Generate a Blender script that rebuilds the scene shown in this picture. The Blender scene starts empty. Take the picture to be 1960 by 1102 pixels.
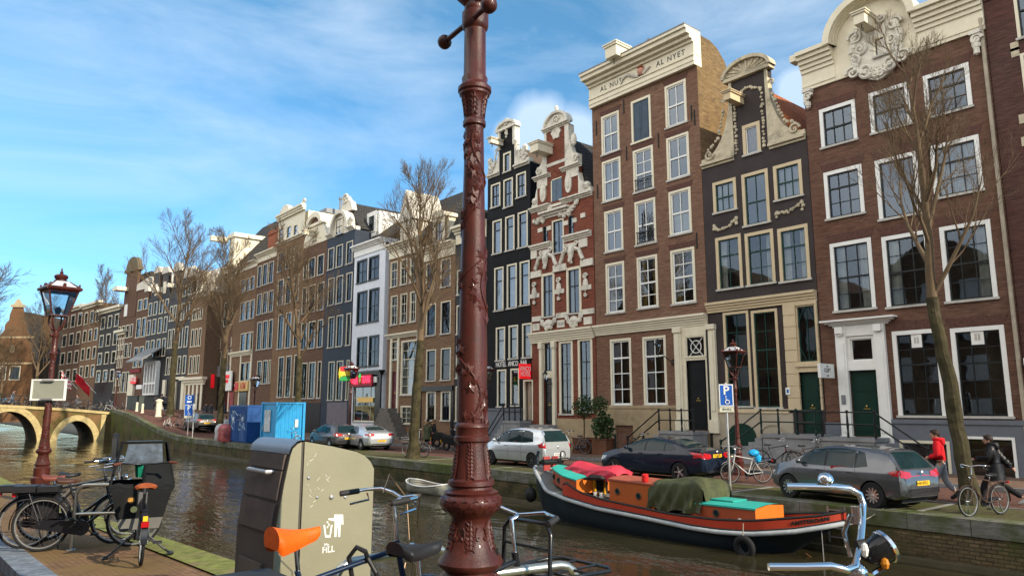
import bpy,math,random
from math import sin,cos,pi,radians,atan2,hypot,sqrt
from mathutils import Vector,Matrix,geometry
from mathutils.bvhtree import BVHTree
S=bpy.context.scene; COL=S.collection
# ---------------------------------------------------------------- camera
EYE=2.45
cam=bpy.data.cameras.new('camera'); co=bpy.data.objects.new('camera',cam); COL.objects.link(co)
co.location=(0,0,EYE); co.rotation_euler=(radians(99.29),0,radians(50.246))
cam.sensor_width=36; cam.lens=25.714; cam.clip_end=3000; cam.clip_start=.05
S.camera=co
# ---------------------------------------------------------------- light
SUN_EL=radians(27); SUN_TRAVEL=Vector((-1,-.2,0)).normalized()
w=bpy.data.worlds.new('World'); S.world=w; w.use_nodes=True
nt=w.node_tree; N=nt.nodes; L=nt.links; N.clear()
sky=N.new('ShaderNodeTexSky'); sky.sky_type='NISHITA'; sky.sun_disc=False
sky.sun_elevation=SUN_EL; sky.sun_rotation=atan2(-SUN_TRAVEL.x,-SUN_TRAVEL.y)
sky.air_density=1.0; sky.dust_density=.0; sky.ozone_density=3.0; sky.altitude=0
tc=N.new('ShaderNodeTexCoord'); mp=N.new('ShaderNodeMapping'); mp.inputs['Scale'].default_value=(1.1,1.6,5.5)
mp.inputs['Rotation'].default_value=(.1,.16,.5)
n1=N.new('ShaderNodeTexNoise'); n1.inputs['Scale'].default_value=1.7; n1.inputs['Detail'].default_value=9; n1.inputs['Roughness'].default_value=.6; n1.inputs['Distortion'].default_value=.5
r1=N.new('ShaderNodeValToRGB'); r1.color_ramp.elements[0].position=.41; r1.color_ramp.elements[1].position=.86
r1.color_ramp.elements[0].color=(0,0,0,1); r1.color_ramp.elements[1].color=(.8,.8,.8,1)
# puffy cloud bank low above the roofs, as a blob around one direction
def blob(d,inner,outer):
 v=N.new('ShaderNodeVectorMath'); v.operation='DISTANCE'; L.new(tc.outputs['Generated'],v.inputs[0]); v.inputs[1].default_value=d
 m=N.new('ShaderNodeMapRange'); m.inputs[1].default_value=inner; m.inputs[2].default_value=outer; m.inputs[3].default_value=1; m.inputs[4].default_value=0
 L.new(v.outputs['Value'],m.inputs[0]); return m
def mth(op,a,b):
 m=N.new('ShaderNodeMath'); m.operation=op; m.use_clamp=True
 for i,x in enumerate((a,b)):
  if isinstance(x,(int,float)):m.inputs[i].default_value=x
  else:L.new(x,m.inputs[i])
 return m.outputs[0]
n2=N.new('ShaderNodeTexNoise'); n2.inputs['Scale'].default_value=7; n2.inputs['Detail'].default_value=7; n2.inputs['Roughness'].default_value=.55
L.new(tc.outputs['Generated'],n2.inputs['Vector'])
def skydir(px,py):
 a=px-980; b=551-py; t=radians(9.29)
 u=1400*cos(t)-b*sin(t); z=1400*sin(t)+b*cos(t); f=Vector((-.7688,.6395)); r=Vector((.6395,.7688)); p=f*u+r*a
 return Vector((p.x,p.y,z)).normalized()
puff=None
for(px,py,i_,o_)in((1040,250,.0,.06),(1100,258,.0,.055),(985,275,.0,.045),(1525,170,.0,.045)):
 m=blob(skydir(px,py),i_,o_).outputs[0]
 puff=m if puff is None else mth('MAXIMUM',puff,m)
puff=mth('MULTIPLY',mth('SUBTRACT',mth('ADD',puff,n2.outputs['Fac']),.60),1.3)
L.new(tc.outputs['Generated'],mp.inputs['Vector']); L.new(mp.outputs[0],n1.inputs['Vector']); L.new(n1.outputs['Fac'],r1.inputs[0])
cl=mth('MAXIMUM',mth('MULTIPLY',r1.outputs[0],.62),puff)
hs=N.new('ShaderNodeHueSaturation'); hs.inputs['Hue'].default_value=.485; hs.inputs['Saturation'].default_value=1.15; hs.inputs['Value'].default_value=1.5; L.new(sky.outputs[0],hs.inputs['Color'])
mx=N.new('ShaderNodeMix'); mx.data_type='RGBA'; L.new(cl,mx.inputs[0]); L.new(hs.outputs[0],mx.inputs[6]); mx.inputs[7].default_value=(8.6,9.2,9.9,1)
# added unseen cloud glow behind the camera, brightening the shaded facades
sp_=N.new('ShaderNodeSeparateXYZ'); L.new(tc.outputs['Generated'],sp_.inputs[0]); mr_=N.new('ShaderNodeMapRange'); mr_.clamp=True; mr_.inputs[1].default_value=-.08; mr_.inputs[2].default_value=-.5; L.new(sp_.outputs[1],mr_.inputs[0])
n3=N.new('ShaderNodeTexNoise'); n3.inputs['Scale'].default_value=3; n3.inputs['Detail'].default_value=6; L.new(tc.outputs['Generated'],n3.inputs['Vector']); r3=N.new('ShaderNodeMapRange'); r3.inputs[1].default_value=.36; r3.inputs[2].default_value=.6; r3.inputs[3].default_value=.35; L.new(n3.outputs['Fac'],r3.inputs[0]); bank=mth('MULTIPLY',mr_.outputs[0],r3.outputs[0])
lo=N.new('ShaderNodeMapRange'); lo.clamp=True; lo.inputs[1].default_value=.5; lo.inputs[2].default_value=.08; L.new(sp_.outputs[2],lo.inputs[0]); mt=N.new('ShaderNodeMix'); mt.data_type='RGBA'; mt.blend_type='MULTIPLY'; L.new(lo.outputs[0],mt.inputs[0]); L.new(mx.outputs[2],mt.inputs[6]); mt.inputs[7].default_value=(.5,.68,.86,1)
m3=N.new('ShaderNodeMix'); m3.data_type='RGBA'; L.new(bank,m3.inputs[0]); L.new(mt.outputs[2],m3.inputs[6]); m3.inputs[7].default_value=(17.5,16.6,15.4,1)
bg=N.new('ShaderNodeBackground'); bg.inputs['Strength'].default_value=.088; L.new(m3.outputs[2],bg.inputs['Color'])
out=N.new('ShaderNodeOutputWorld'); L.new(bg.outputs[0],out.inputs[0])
sl=bpy.data.lights.new('sun','SUN'); sl.energy=3.9; sl.angle=radians(.5); sl.color=(1,.87,.68)
so=bpy.data.objects.new('sun',sl); COL.objects.link(so); so.location=(30,-5,40)
so.rotation_euler=Vector((SUN_TRAVEL.x*cos(SUN_EL),SUN_TRAVEL.y*cos(SUN_EL),-sin(SUN_EL))).to_track_quat('-Z','Y').to_euler()
S.view_settings.view_transform='Standard'; S.view_settings.look='None'; S.view_settings.exposure=.75; S.view_settings.gamma=1
S.cycles.max_bounces=6; S.cycles.diffuse_bounces=3; S.cycles.glossy_bounces=3; S.cycles.transparent_max_bounces=8; S.cycles.transmission_bounces=2
S.cycles.caustics_reflective=False; S.cycles.caustics_refractive=False; S.cycles.use_denoising=True
# ---------------------------------------------------------------- photo measurements -> world (X along the canal, Y across it, Z up)
TH=radians(9.29); FW=Vector((-.7688,.6395)); RT=Vector((.6395,.7688))
def _ray(x,y):
 a=x-980; b=551-y
 p=FW*(1400*cos(TH)-b*sin(TH))+RT*a
 return Vector((p.x,p.y,1400*sin(TH)+b*cos(TH)))
def onY(x,y,Y):r=_ray(x,y); t=Y/r.y; return Vector((r.x*t,Y,r.z*t+EYE))
def onX(x,y,X):r=_ray(x,y); t=X/r.x; return Vector((X,r.y*t,r.z*t+EYE))
def onZ(x,y,z=0):r=_ray(x,y); t=(z-EYE)/r.z; return Vector((r.x*t,r.y*t,z))
def atD(x,y,d):r=_ray(x,y); t=d/(FW.x*r.x+FW.y*r.y); return Vector((r.x*t,r.y*t,r.z*t+EYE))
# ---------------------------------------------------------------- materials
MATS={}
def lin(c):
 if isinstance(c,(int,float)):c=(c,c,c)
 return(c[0],c[1],c[2],1)
def newmat(name):
 m=bpy.data.materials.new(name); m.use_nodes=True; t=m.node_tree; t.nodes.clear()
 o=t.nodes.new('ShaderNodeOutputMaterial'); b=t.nodes.new('ShaderNodeBsdfPrincipled'); t.links.new(b.outputs[0],o.inputs[0])
 return m,t,b
def nd(t,typ,**kw):
 n=t.nodes.new(typ)
 for k,v in kw.items():
  if k.startswith('i_'):
   key=k[2:]; n.inputs[int(key)if key.isdigit()else key.replace('_',' ')].default_value=v
  else:setattr(n,k,v)
 return n
def coords(t,kind='Object'):
 return nd(t,'ShaderNodeTexCoord').outputs[kind]
def mix(t,fac,a,b,bt='MIX'):
 m=nd(t,'ShaderNodeMix',data_type='RGBA',blend_type=bt)
 for i,v in((0,fac),(6,a),(7,b)):
  if isinstance(v,(int,float,tuple)):m.inputs[i].default_value=v if i==0 else lin(v)
  else:t.links.new(v,m.inputs[i])
 return m.outputs[2]
def ramp(t,v,p0,p1):
 r=nd(t,'ShaderNodeMapRange',clamp=True); r.inputs[1].default_value=p0; r.inputs[2].default_value=p1; t.links.new(v,r.inputs[0]); return r.outputs[0]
def noise(t,vec,scale,detail=4,rough=.6):
 n=nd(t,'ShaderNodeTexNoise',i_Scale=scale,i_Detail=detail,i_Roughness=rough); t.links.new(vec,n.inputs['Vector']); return n.outputs['Fac']
def bump(t,b,h,strength=.3,dist=.01):
 n=nd(t,'ShaderNodeBump',i_Strength=strength,i_Distance=dist); t.links.new(h,n.inputs['Height']); t.links.new(n.outputs[0],b.inputs['Normal'])
def M(name,col,rough=.6,metal=0.,var=.25,vs=2.5,bmp=0.,bs=30.,spec=.25,dirt=None,dirtamt=.5,ds=1.2,coat=0.,emit=0.,alpha=1.):
 if name in MATS:return MATS[name]
 m,t,b=newmat(name); MATS[name]=m
 v=coords(t)
 c2=tuple(x*(1-var)for x in(col if not isinstance(col,(int,float))else(col,)*3))
 f=ramp(t,noise(t,v,vs),.35,.68)
 c=mix(t,f,c2,col)
 if dirt is not None:
  c=mix(t,ramp(t,noise(t,v,ds,6,.7),.75-dirtamt*.4,.85-dirtamt*.3),c,dirt)
 t.links.new(c,b.inputs['Base Color'])
 b.inputs['Roughness'].default_value=rough; b.inputs['Metallic'].default_value=metal
 b.inputs['Specular IOR Level'].default_value=spec
 if coat:b.inputs['Coat Weight'].default_value=coat; b.inputs['Coat Roughness'].default_value=.05
 if bmp:bump(t,b,noise(t,v,bs,3),bmp,.01)
 if emit:b.inputs['Emission Color'].default_value=lin(col); b.inputs['Emission Strength'].default_value=emit
 return m
def BRICK(name,c1,c2,mortar,bw=.21,bh=.065,ms=.010,dirt=None,da=.4,rough=.85,moss=None,weather=.5,flat=False,mosstop=None):
 """brick laid in world X+Y / Z (walls) or X / Y (flat: paving)"""
 if name in MATS:return MATS[name]
 m,t,b=newmat(name); MATS[name]=m
 v=coords(t)
 s=nd(t,'ShaderNodeSeparateXYZ'); t.links.new(v,s.inputs[0]); k=nd(t,'ShaderNodeCombineXYZ')
 if flat:t.links.new(s.outputs[0],k.inputs[0]); t.links.new(s.outputs[1],k.inputs[1])
 else:
  a=nd(t,'ShaderNodeMath'); t.links.new(s.outputs[0],a.inputs[0]); t.links.new(s.outputs[1],a.inputs[1]); t.links.new(a.outputs[0],k.inputs[0]); t.links.new(s.outputs[2],k.inputs[1])
 br=nd(t,'ShaderNodeTexBrick',i_Scale=1.,i_Mortar_Size=ms,i_Mortar_Smooth=.2,i_Bias=-.1,i_Brick_Width=bw,i_Row_Height=bh)
 if not flat and dirt is None:c1,c2,mortar=(tuple(min(.5,x*.8)for x in c)for c in(c1,c2,mortar))
 br.inputs['Color1'].default_value=lin(c1); br.inputs['Color2'].default_value=lin(c2); br.inputs['Mortar'].default_value=lin(mortar)
 t.links.new(k.outputs[0],br.inputs['Vector'])
 c=mix(t,ramp(t,noise(t,v,.45,5),.3,.75),br.outputs['Color'],tuple(x*(1-weather*.55)for x in c1))
 c2_=nd(t,'ShaderNodeHueSaturation'); t.links.new(c,c2_.inputs['Color']);
 mr=nd(t,'ShaderNodeMapRange'); mr.inputs[1].default_value=.3; mr.inputs[2].default_value=.7; mr.inputs[3].default_value=.55; mr.inputs[4].default_value=1.5
 st=nd(t,'ShaderNodeMapping'); st.inputs['Scale'].default_value=(1.6,1.6,1.6 if flat else 11); t.links.new(v,st.inputs[0]); t.links.new(noise(t,st.outputs[0],1.8 if not flat else 4,4,.75),mr.inputs[0]); t.links.new(mr.outputs[0],c2_.inputs['Value']); c=c2_.outputs[0]
 if dirt is not None:c=mix(t,ramp(t,noise(t,v,.9,6,.7),.72-da*.4,.86-da*.3),c,dirt)
 if moss is not None:
  mf=ramp(t,noise(t,v,1.1,7,.65),.40,.62)
  if mosstop:
   z=ramp(t,s.outputs[2],mosstop[0],mosstop[1]); mu=nd(t,'ShaderNodeMath',operation='MULTIPLY'); t.links.new(mf,mu.inputs[0]); t.links.new(z,mu.inputs[1]); mf=mu.outputs[0]
  c=mix(t,mf,c,moss)
 t.links.new(c,b.inputs['Base Color']); b.inputs['Roughness'].default_value=rough; b.inputs['Specular IOR Level'].default_value=.12
 iv=nd(t,'ShaderNodeMath',operation='SUBTRACT'); iv.inputs[0].default_value=1; t.links.new(br.outputs['Fac'],iv.inputs[1])
 bump(t,b,iv.outputs[0],.5,.006)
 return m
def GLASS(name,tint=(.6,.65,.66),refl=1.,wob=.04):
 if name in MATS:return MATS[name]
 m=bpy.data.materials.new(name); m.use_nodes=True; t=m.node_tree; t.nodes.clear(); MATS[name]=m
 o=t.nodes.new('ShaderNodeOutputMaterial'); g=nd(t,'ShaderNodeBsdfGlossy',i_Roughness=.02); g.inputs[0].default_value=(.72,.85,1,1); tr=nd(t,'ShaderNodeBsdfTransparent'); tr.inputs[0].default_value=lin(tint)
 fr=nd(t,'ShaderNodeFresnel',i_IOR=1.55); mr=nd(t,'ShaderNodeMath',operation='MULTIPLY',use_clamp=True); mr.inputs[1].default_value=2.2*refl
 t.links.new(fr.outputs[0],mr.inputs[0]); ms=nd(t,'ShaderNodeMixShader'); t.links.new(mr.outputs[0],ms.inputs[0]); t.links.new(tr.outputs[0],ms.inputs[1]); t.links.new(g.outputs[0],ms.inputs[2])
 bn=nd(t,'ShaderNodeBump',i_Strength=wob*1.2,i_Distance=.03); t.links.new(noise(t,coords(t),1.6,1),bn.inputs['Height']); t.links.new(bn.outputs[0],g.inputs['Normal']); t.links.new(ms.outputs[0],o.inputs[0])
 return m
 # ---------------------------------------------------------------- mesh builder
def frame_of(d):
 d=d.normalized(); a=Vector((0,0,1))if abs(d.z)<.9 else Vector((1,0,0)); u=d.cross(a).normalized(); return u,d.cross(u).normalized()
class MB:
 def __init__(s):s.v=[]; s.f=[]; s.m=[]; s.T=None
 def add(s,vs,fs,m=0):
  k=len(s.v); s.v+=[tuple(s.T@Vector(p))if s.T else tuple(p)for p in vs]; s.f+=[tuple(i+k for i in f)for f in fs]; s.m+=[m]*len(fs); return s
 def box(s,x0,x1,y0,y1,z0,z1,m=0):
  if x0>x1:x0,x1=x1,x0
  if y0>y1:y0,y1=y1,y0
  if z0>z1:z0,z1=z1,z0
  return s.add([(x0,y0,z0),(x1,y0,z0),(x1,y1,z0),(x0,y1,z0),(x0,y0,z1),(x1,y0,z1),(x1,y1,z1),(x0,y1,z1)],
  [(0,3,2,1),(4,5,6,7),(0,1,5,4),(1,2,6,5),(2,3,7,6),(3,0,4,7)],m)
 def quad(s,*p,m=0):return s.add(p,[tuple(range(len(p)))],m)
 def prism(s,poly,d0,d1,ax='y',m=0):
  """poly in the two axes other than ax (order x,y,z), extruded d0..d1"""
  def P(a,b,d):return{'y':(a,d,b),'x':(d,a,b),'z':(a,b,d)}[ax]
  n=len(poly); A=sum(poly[i][0]*poly[(i+1)%n][1]-poly[(i+1)%n][0]*poly[i][1]for i in range(n))
  if(A<0)!=(ax=='y'):pass
  vs=[P(a,b,d0)for a,b in poly]+[P(a,b,d1)for a,b in poly]
  tri=geometry.tessellate_polygon([[Vector((a,b,0))for a,b in poly]])
  fs=[t for t in tri]+[tuple(i+n for i in reversed(t))for t in tri]+[(i,(i+1)%n,(i+1)%n+n,i+n)for i in range(n)]
  return s.add(vs,fs,m)
 def tube(s,pts,r,n=6,m=0,closed=False,cap=True,flat=1.):
  pts=[Vector(p)for p in pts]; k=len(pts); vs=[]; u0=None
  for i,p in enumerate(pts):
   a=pts[i-1]if i or closed else p; b=pts[(i+1)%k]if i<k-1 or closed else p
   d=(b-a); d=d if d.length>1e-9 else Vector((0,0,1)); d.normalize()
   if u0 is None:u,v=frame_of(d)
   else:
    u=u0-d*u0.dot(d)
    u=u.normalized()if u.length>1e-6 else frame_of(d)[0]; v=d.cross(u)
   u0=u; rr=r[i]if isinstance(r,(list,tuple))else r
   for j in range(n):a_=2*pi*j/n; vs.append(p+u*(cos(a_)*rr)+v*(sin(a_)*rr*flat))
  fs=[]
  for i in range(k if closed else k-1):
   for j in range(n):a=i*n+j; b=i*n+(j+1)%n; c=((i+1)%k)*n; fs.append((a,b,c+(j+1)%n,c+j))
  if cap and not closed:fs+=[tuple(reversed(range(n))),tuple(range((k-1)*n,k*n))]
  return s.add(vs,fs,m)
 def lathe(s,prof,n=16,c=(0,0,0),m=0,ax='z',a0=0.,cap=True):
  vs=[]; k=len(prof)
  for r,h in prof:
   for j in range(n):
    a=2*pi*j/n+a0; p,q=r*cos(a),r*sin(a)
    vs.append({'z':(c[0]+p,c[1]+q,c[2]+h),'y':(c[0]+p,c[1]+h,c[2]+q),'x':(c[0]+h,c[1]+p,c[2]+q)}[ax])
  fs=[(i*n+j,i*n+(j+1)%n,(i+1)*n+(j+1)%n,(i+1)*n+j)for i in range(k-1)for j in range(n)]
  if cap:fs+=[tuple(reversed(range(n))),tuple(range((k-1)*n,k*n))]
  return s.add(vs,fs,m)
 def ball(s,c,r,n=8,m=0,sc=(1,1,1)):
  k=max(3,n//2); prof=[(max(1e-4,sin(pi*i/k)),-cos(pi*i/k))for i in range(k+1)]
  T=s.T; vs=MB().lathe(prof,n); s.add([(c[0]+p[0]*r*sc[0],c[1]+p[1]*r*sc[1],c[2]+p[2]*r*sc[2])for p in vs.v],vs.f,m); return s
 def torus(s,c,R,r,ax='y',n=32,k=8,m=0,sq=1.):
  vs=[]
  for i in range(n):
   a=2*pi*i/n
   for j in range(k):
    b=2*pi*j/k; q=R+r*cos(b); h=r*sin(b)*sq; p=(q*cos(a),q*sin(a))
    vs.append({'z':(c[0]+p[0],c[1]+p[1],c[2]+h),'y':(c[0]+p[0],c[1]+h,c[2]+p[1]),'x':(c[0]+h,c[1]+p[0],c[2]+p[1])}[ax])
  return s.add(vs,[(i*k+j,((i+1)%n)*k+j,((i+1)%n)*k+(j+1)%k,i*k+(j+1)%k)for i in range(n)for j in range(k)],m)
 def grid(s,P,m=0,closed_u=False):
  """P: rows of points"""
  k=len(P[0]); vs=[p for r in P for p in r]; R=len(P)
  fs=[(i*k+j,i*k+j+1,((i+1)%R)*k+j+1,((i+1)%R)*k+j)for i in range(R if closed_u else R-1)for j in range(k-1)]
  return s.add(vs,fs,m)
 def build(s,name,mats,parent=None,smooth=False,loc=None,rot=None,fix=True):
  me=bpy.data.meshes.new(name); me.from_pydata(s.v,[],s.f)
  for m in(mats if isinstance(mats,(list,tuple))else[mats]):me.materials.append(m)
  for p,i in zip(me.polygons,s.m):p.material_index=i
  if fix:
   import bmesh
   b=bmesh.new(); b.from_mesh(me); bmesh.ops.recalc_face_normals(b,faces=b.faces)
   if smooth:
    lim=radians(smooth if smooth is not True else 40)
    for e in b.edges:e.smooth=(not e.is_boundary)and len(e.link_faces)==2 and e.calc_face_angle(9)<lim
    for f in b.faces:f.smooth=True
   b.to_mesh(me); b.free()
  me.update(); return link(me,name,parent,loc,rot)
def link(me,name,parent=None,loc=None,rot=None):
 o=bpy.data.objects.new(name,me); COL.objects.link(o)
 if parent is not None:o.parent=parent
 if loc is not None:o.location=loc
 if rot is not None:o.rotation_euler=rot
 return o
def tag(o,label=None,cat=None,group=None,kind=None):
 if label:o['label']=label
 if cat:o['category']=cat
 if group:o['group']=group
 if kind:o['kind']=kind
 return o
def thing(name,label,cat,loc=(0,0,0),rz=0,group=None,scale=1.):
 o=bpy.data.objects.new(name,None); COL.objects.link(o); o.location=loc; o.rotation_euler=(0,0,rz); o.empty_display_size=.2
 if scale!=1:o.scale=(scale,)*3
 return tag(o,label,cat,group)
def dup(root,label,loc,rz=0,group=None,scale=None,rot=None):
 r=root.copy(); COL.objects.link(r); r.location=loc; r.rotation_euler=rot or(0,0,rz); tag(r,label,None,group)
 if scale:r.scale=(scale,)*3 if isinstance(scale,(int,float))else scale
 for ch in list(root.children):
  c=ch.copy(); COL.objects.link(c); c.parent=r
  for g in ch.children:d=g.copy(); COL.objects.link(d); d.parent=c
 return r
def struct(name,mb,mats,**k):return tag(mb.build(name,mats,**k),kind='structure')
def text_mesh(body,size,depth=.004,bold=False,align='CENTER',spacing=1.,width=1.):
 """raised lettering as mesh data: x right, y up, z out"""
 cu=bpy.data.curves.new('lettering','FONT'); cu.body=body; cu.size=size; cu.extrude=depth; cu.align_x=align; cu.align_y='CENTER'; cu.space_character=spacing
 cu.resolution_u=3
 if bold:cu.offset=size*.018
 o=bpy.data.objects.new('tmp',cu); COL.objects.link(o); dg=bpy.context.evaluated_depsgraph_get(); dg.update()
 me=bpy.data.meshes.new_from_object(o.evaluated_get(dg)); bpy.data.objects.remove(o)
 if width!=1:
  for v in me.vertices:v.co.x*=width
 return me
def lettering(body,size,mat,parent,loc,rot=(pi/2,0,0),depth=.004,bold=False,name='lettering',**k):
 me=text_mesh(body,size,depth,bold,**k); me.materials.clear(); me.materials.append(mat)
 return link(me,name,parent,loc,rot)
def baked(o):
 """mesh of an object with its modifiers applied; the object is removed"""
 dg=bpy.context.evaluated_depsgraph_get(); dg.update(); me=bpy.data.meshes.new_from_object(o.evaluated_get(dg)); bpy.data.objects.remove(o); return me
R0=random.Random(7)
# ================================================================ setting
WZ=-1.1; QY=18.65; DF=29.34; NQ=3.12; BX=-93.
def interp(x,tab):
 for(a,za),(b,zb)in zip(tab,tab[1:]):
  if(a-x)*(b-x)<=0:return za+(zb-za)*(x-a)/(b-a)
 return tab[0][1]if abs(x-tab[0][0])<abs(x-tab[-1][0])else tab[-1][1]
def zs(x):return interp(x,[(60,0),(-62,0),(-67,.1),(-72,.4),(-76,.85),(-83.5,1.75),(-91,2.25),(-110,2.1),(-150,1.2),(-400,1.)])
def zn(x):return interp(x,[(60,.75),(-8,.75),(-21.3,.215),(-32,.0),(-60,0),(-86,1.6),(-93,2.3),(-120,2.),(-200,.5)])
FX=[60,0,-20,-40,-62,-67,-70,-72,-74,-76,-80,-83.5,-87,-91,-100,-110,-150,-200,-400]
NX=[60,10,-8,-12,-16,-20.4,-26,-32,-45,-60,-75,-86,-93,-110,-120,-200]
def strip(name,xs,y0,y1,zf,dz,mat,drop=None,kind='structure'):
 b=MB(); n=1 if isinstance(y0,(int,float))else 0
 P=[]
 for x in xs:
  a,c=(y0,y1); z=zf(x)+dz
  row=[(x,a,z),(x,c,z)]
  if drop is not None:row=[(x,a,z-drop)]+row+[(x,c,z-drop)]
  P.append(row)
 b.grid(P); o=b.build(name,mat,fix=False)
 import bmesh
 q=bmesh.new(); q.from_mesh(o.data); bmesh.ops.recalc_face_normals(q,faces=q.faces)
 if q.faces[0].normal.z<0 and drop is None:bmesh.ops.reverse_faces(q,faces=q.faces)
 q.to_mesh(o.data); q.free()
 if kind:o['kind']=kind
 return o
m_earth=M('earth',(.09,.08,.06),.9,dirt=(.05,.06,.03))
b=MB(); b.quad((-1500,-1500,-2.7),(1500,-1500,-2.7),(1500,1500,-2.7),(-1500,1500,-2.7)); struct('ground',b,m_earth)
# water
m,t,p=newmat('canal water'); v=coords(t)
mpn=nd(t,'ShaderNodeMapping'); mpn.inputs['Scale'].default_value=(.8,1.9,1); mpn.inputs['Rotation'].default_value=(0,0,.35); t.links.new(v,mpn.inputs[0])
h1=noise(t,mpn.outputs[0],1.5,3,.55); h2=noise(t,mpn.outputs[0],.35,2)
ad=nd(t,'ShaderNodeMath',operation='ADD'); t.links.new(h1,ad.inputs[0]); t.links.new(h2,ad.inputs[1])
cm=nd(t,'ShaderNodeMath',operation='MULTIPLY'); t.links.new(ad.outputs[0],cm.inputs[0]); cr_=nd(t,'ShaderNodeMapRange',clamp=True); cr_.inputs[1].default_value=.35; cr_.inputs[2].default_value=.65; cr_.inputs[3].default_value=.35; cr_.inputs[4].default_value=1.25; t.links.new(noise(t,v,.16,3),cr_.inputs[0]); t.links.new(cr_.outputs[0],cm.inputs[1]); bump(t,p,cm.outputs[0],.42,.09)
t.links.new(mix(t,ramp(t,h2,.3,.7),(.022,.020,.011),(.040,.034,.016)),p.inputs['Base Color'])
p.inputs['Roughness'].default_value=.05; p.inputs['IOR'].default_value=1.33; p.inputs['Specular IOR Level'].default_value=.62
b=MB(); b.quad((-330,-40,WZ),(80,-40,WZ),(80,QY+.1,WZ),(-330,QY+.1,WZ)); struct('water',b,m)
# far street
m_road=BRICK('red street klinkers',(.16,.075,.055),(.12,.065,.052),(.05,.042,.035),.20,.08,.008,dirt=(.07,.055,.045),flat=True)
m_park=BRICK('mossy parking setts',(.12,.088,.055),(.088,.07,.048),(.045,.05,.022),.2,.09,.011,dirt=(.055,.058,.022),moss=(.075,.088,.024),flat=True)
m_walk=BRICK('brown pavement klinkers',(.20,.13,.09),(.15,.10,.075),(.07,.055,.045),.2,.1,.008,dirt=(.09,.07,.05),flat=True)
m_kerb=BRICK('grey kerb stone',(.20,.20,.20),(.16,.165,.17),(.06,.06,.06),1.1,3.,.012,dirt=(.10,.10,.09),flat=True)
m_cope=BRICK('mossy coping stone',(.22,.205,.175),(.165,.155,.13),(.04,.04,.03),1.35,3.,.014,dirt=(.08,.085,.05),da=.7,moss=(.08,.098,.026),flat=True)
m_cope2=BRICK('coping stone face',(.19,.185,.165),(.14,.138,.125),(.03,.03,.025),1.35,.8,.014,dirt=(.07,.075,.045),da=.7,moss=(.06,.075,.022))
m_quay=BRICK('old quay brick',(.15,.105,.058),(.10,.075,.046),(.035,.034,.024),.22,.085,.014,dirt=(.03,.032,.018),da=.8,moss=(.06,.085,.016),mosstop=(-1.1,.3))
strip('street',FX,QY+.3,DF+.6,zs,0,m_road)
strip('parking_strip',[14,0,-20,-40,-62],QY+.42,21.35,zs,.004,m_park)
for y in(21.35,):strip('kerb',[14,0,-20,-40,-62],y,y+.14,zs,.012,m_kerb)
strip('pavement',FX[:13],25.45,DF+.6,zs,.13,m_walk)
strip('kerb',FX[:13],25.28,25.45,zs,.135,m_kerb,drop=.14)
b=MB()
for x in(-2.2,-7.75,-12.95,-18.3,-24.2,-30):b.box(x-.07,x+.07,QY+.42,21.35,.0,.009)
struct('parking_bay_line',b,M('pale paving stone',(.30,.29,.26),.8,dirt=(.14,.13,.1)))
def wall_strip(mb,xs,y,zf,z0,dz):
 mb.grid([[(x,y,z0),(x,y,zf(x)+dz)]for x in xs])
def quay(name,label,xs,yw,yc,zf,h,flip,mats):
 """brick wall face at yw, coping between yw and yc"""
 b=MB(); s=-.04 if flip else .04
 wall_strip(b,xs,yw,zf,-2.6,-h); q=b.build(name,mats[0])
 tag(q,label,'quay wall')
 c=MB(); c.grid([[(x,yw+s,zf(x)-h),(x,yw+s,zf(x)+.0)]for x in xs]); c.grid([[(x,yw+s,zf(x)-h),(x,yw,zf(x)-h)]for x in xs]); c.build('coping_face',mats[1],q)
 c=MB(); c.grid([[(x,yw+s,zf(x)),(x,yw+s*.3,zf(x)+.02),(x,yc,zf(x)+.02)]for x in xs]); c.build('coping',mats[2],q)
 return q
xsf=[20-i*2 for i in range(41)]+[-62,-64,-67,-70,-72,-74,-76,-79,-82,-85,-88,-91,-93.3]
fq=quay('quay_wall','long dark brick canal wall with mossy stone coping below the row of houses',xsf,QY,QY+.45,zs,.36,True,(m_quay,m_cope2,m_cope))
b=MB()
b.box(-62,20,QY-.22,QY,-1.3,-.98); b.build('waterline_beam',M('wet timber',(.10,.085,.05),.6,dirt=(.03,.035,.02),bmp=.3),fq)
for x in(-11.3,-24,-37,1):b=MB(); b.box(x-.11,x+.11,QY-.012,QY+.1,-.72,-.56); b.build('drain_outlet',M('light drain',(.3,.29,.26),.8),fq)
b=MB()
b.box(-9.75,-9.7,QY-.075,QY-.05,-.9,-.02); b.box(-9.3,-9.25,QY-.075,QY-.05,-.9,-.02)
for i in range(4):b.box(-9.75,-9.25,QY-.08,QY-.05,-.12-i*.22,-.09-i*.22)
tag(b.build('quay_ladder',M('galvanised',(.42,.43,.44),.4,.8)),'grey steel ladder let into the stone coping behind the barge stern','ladder')
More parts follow.
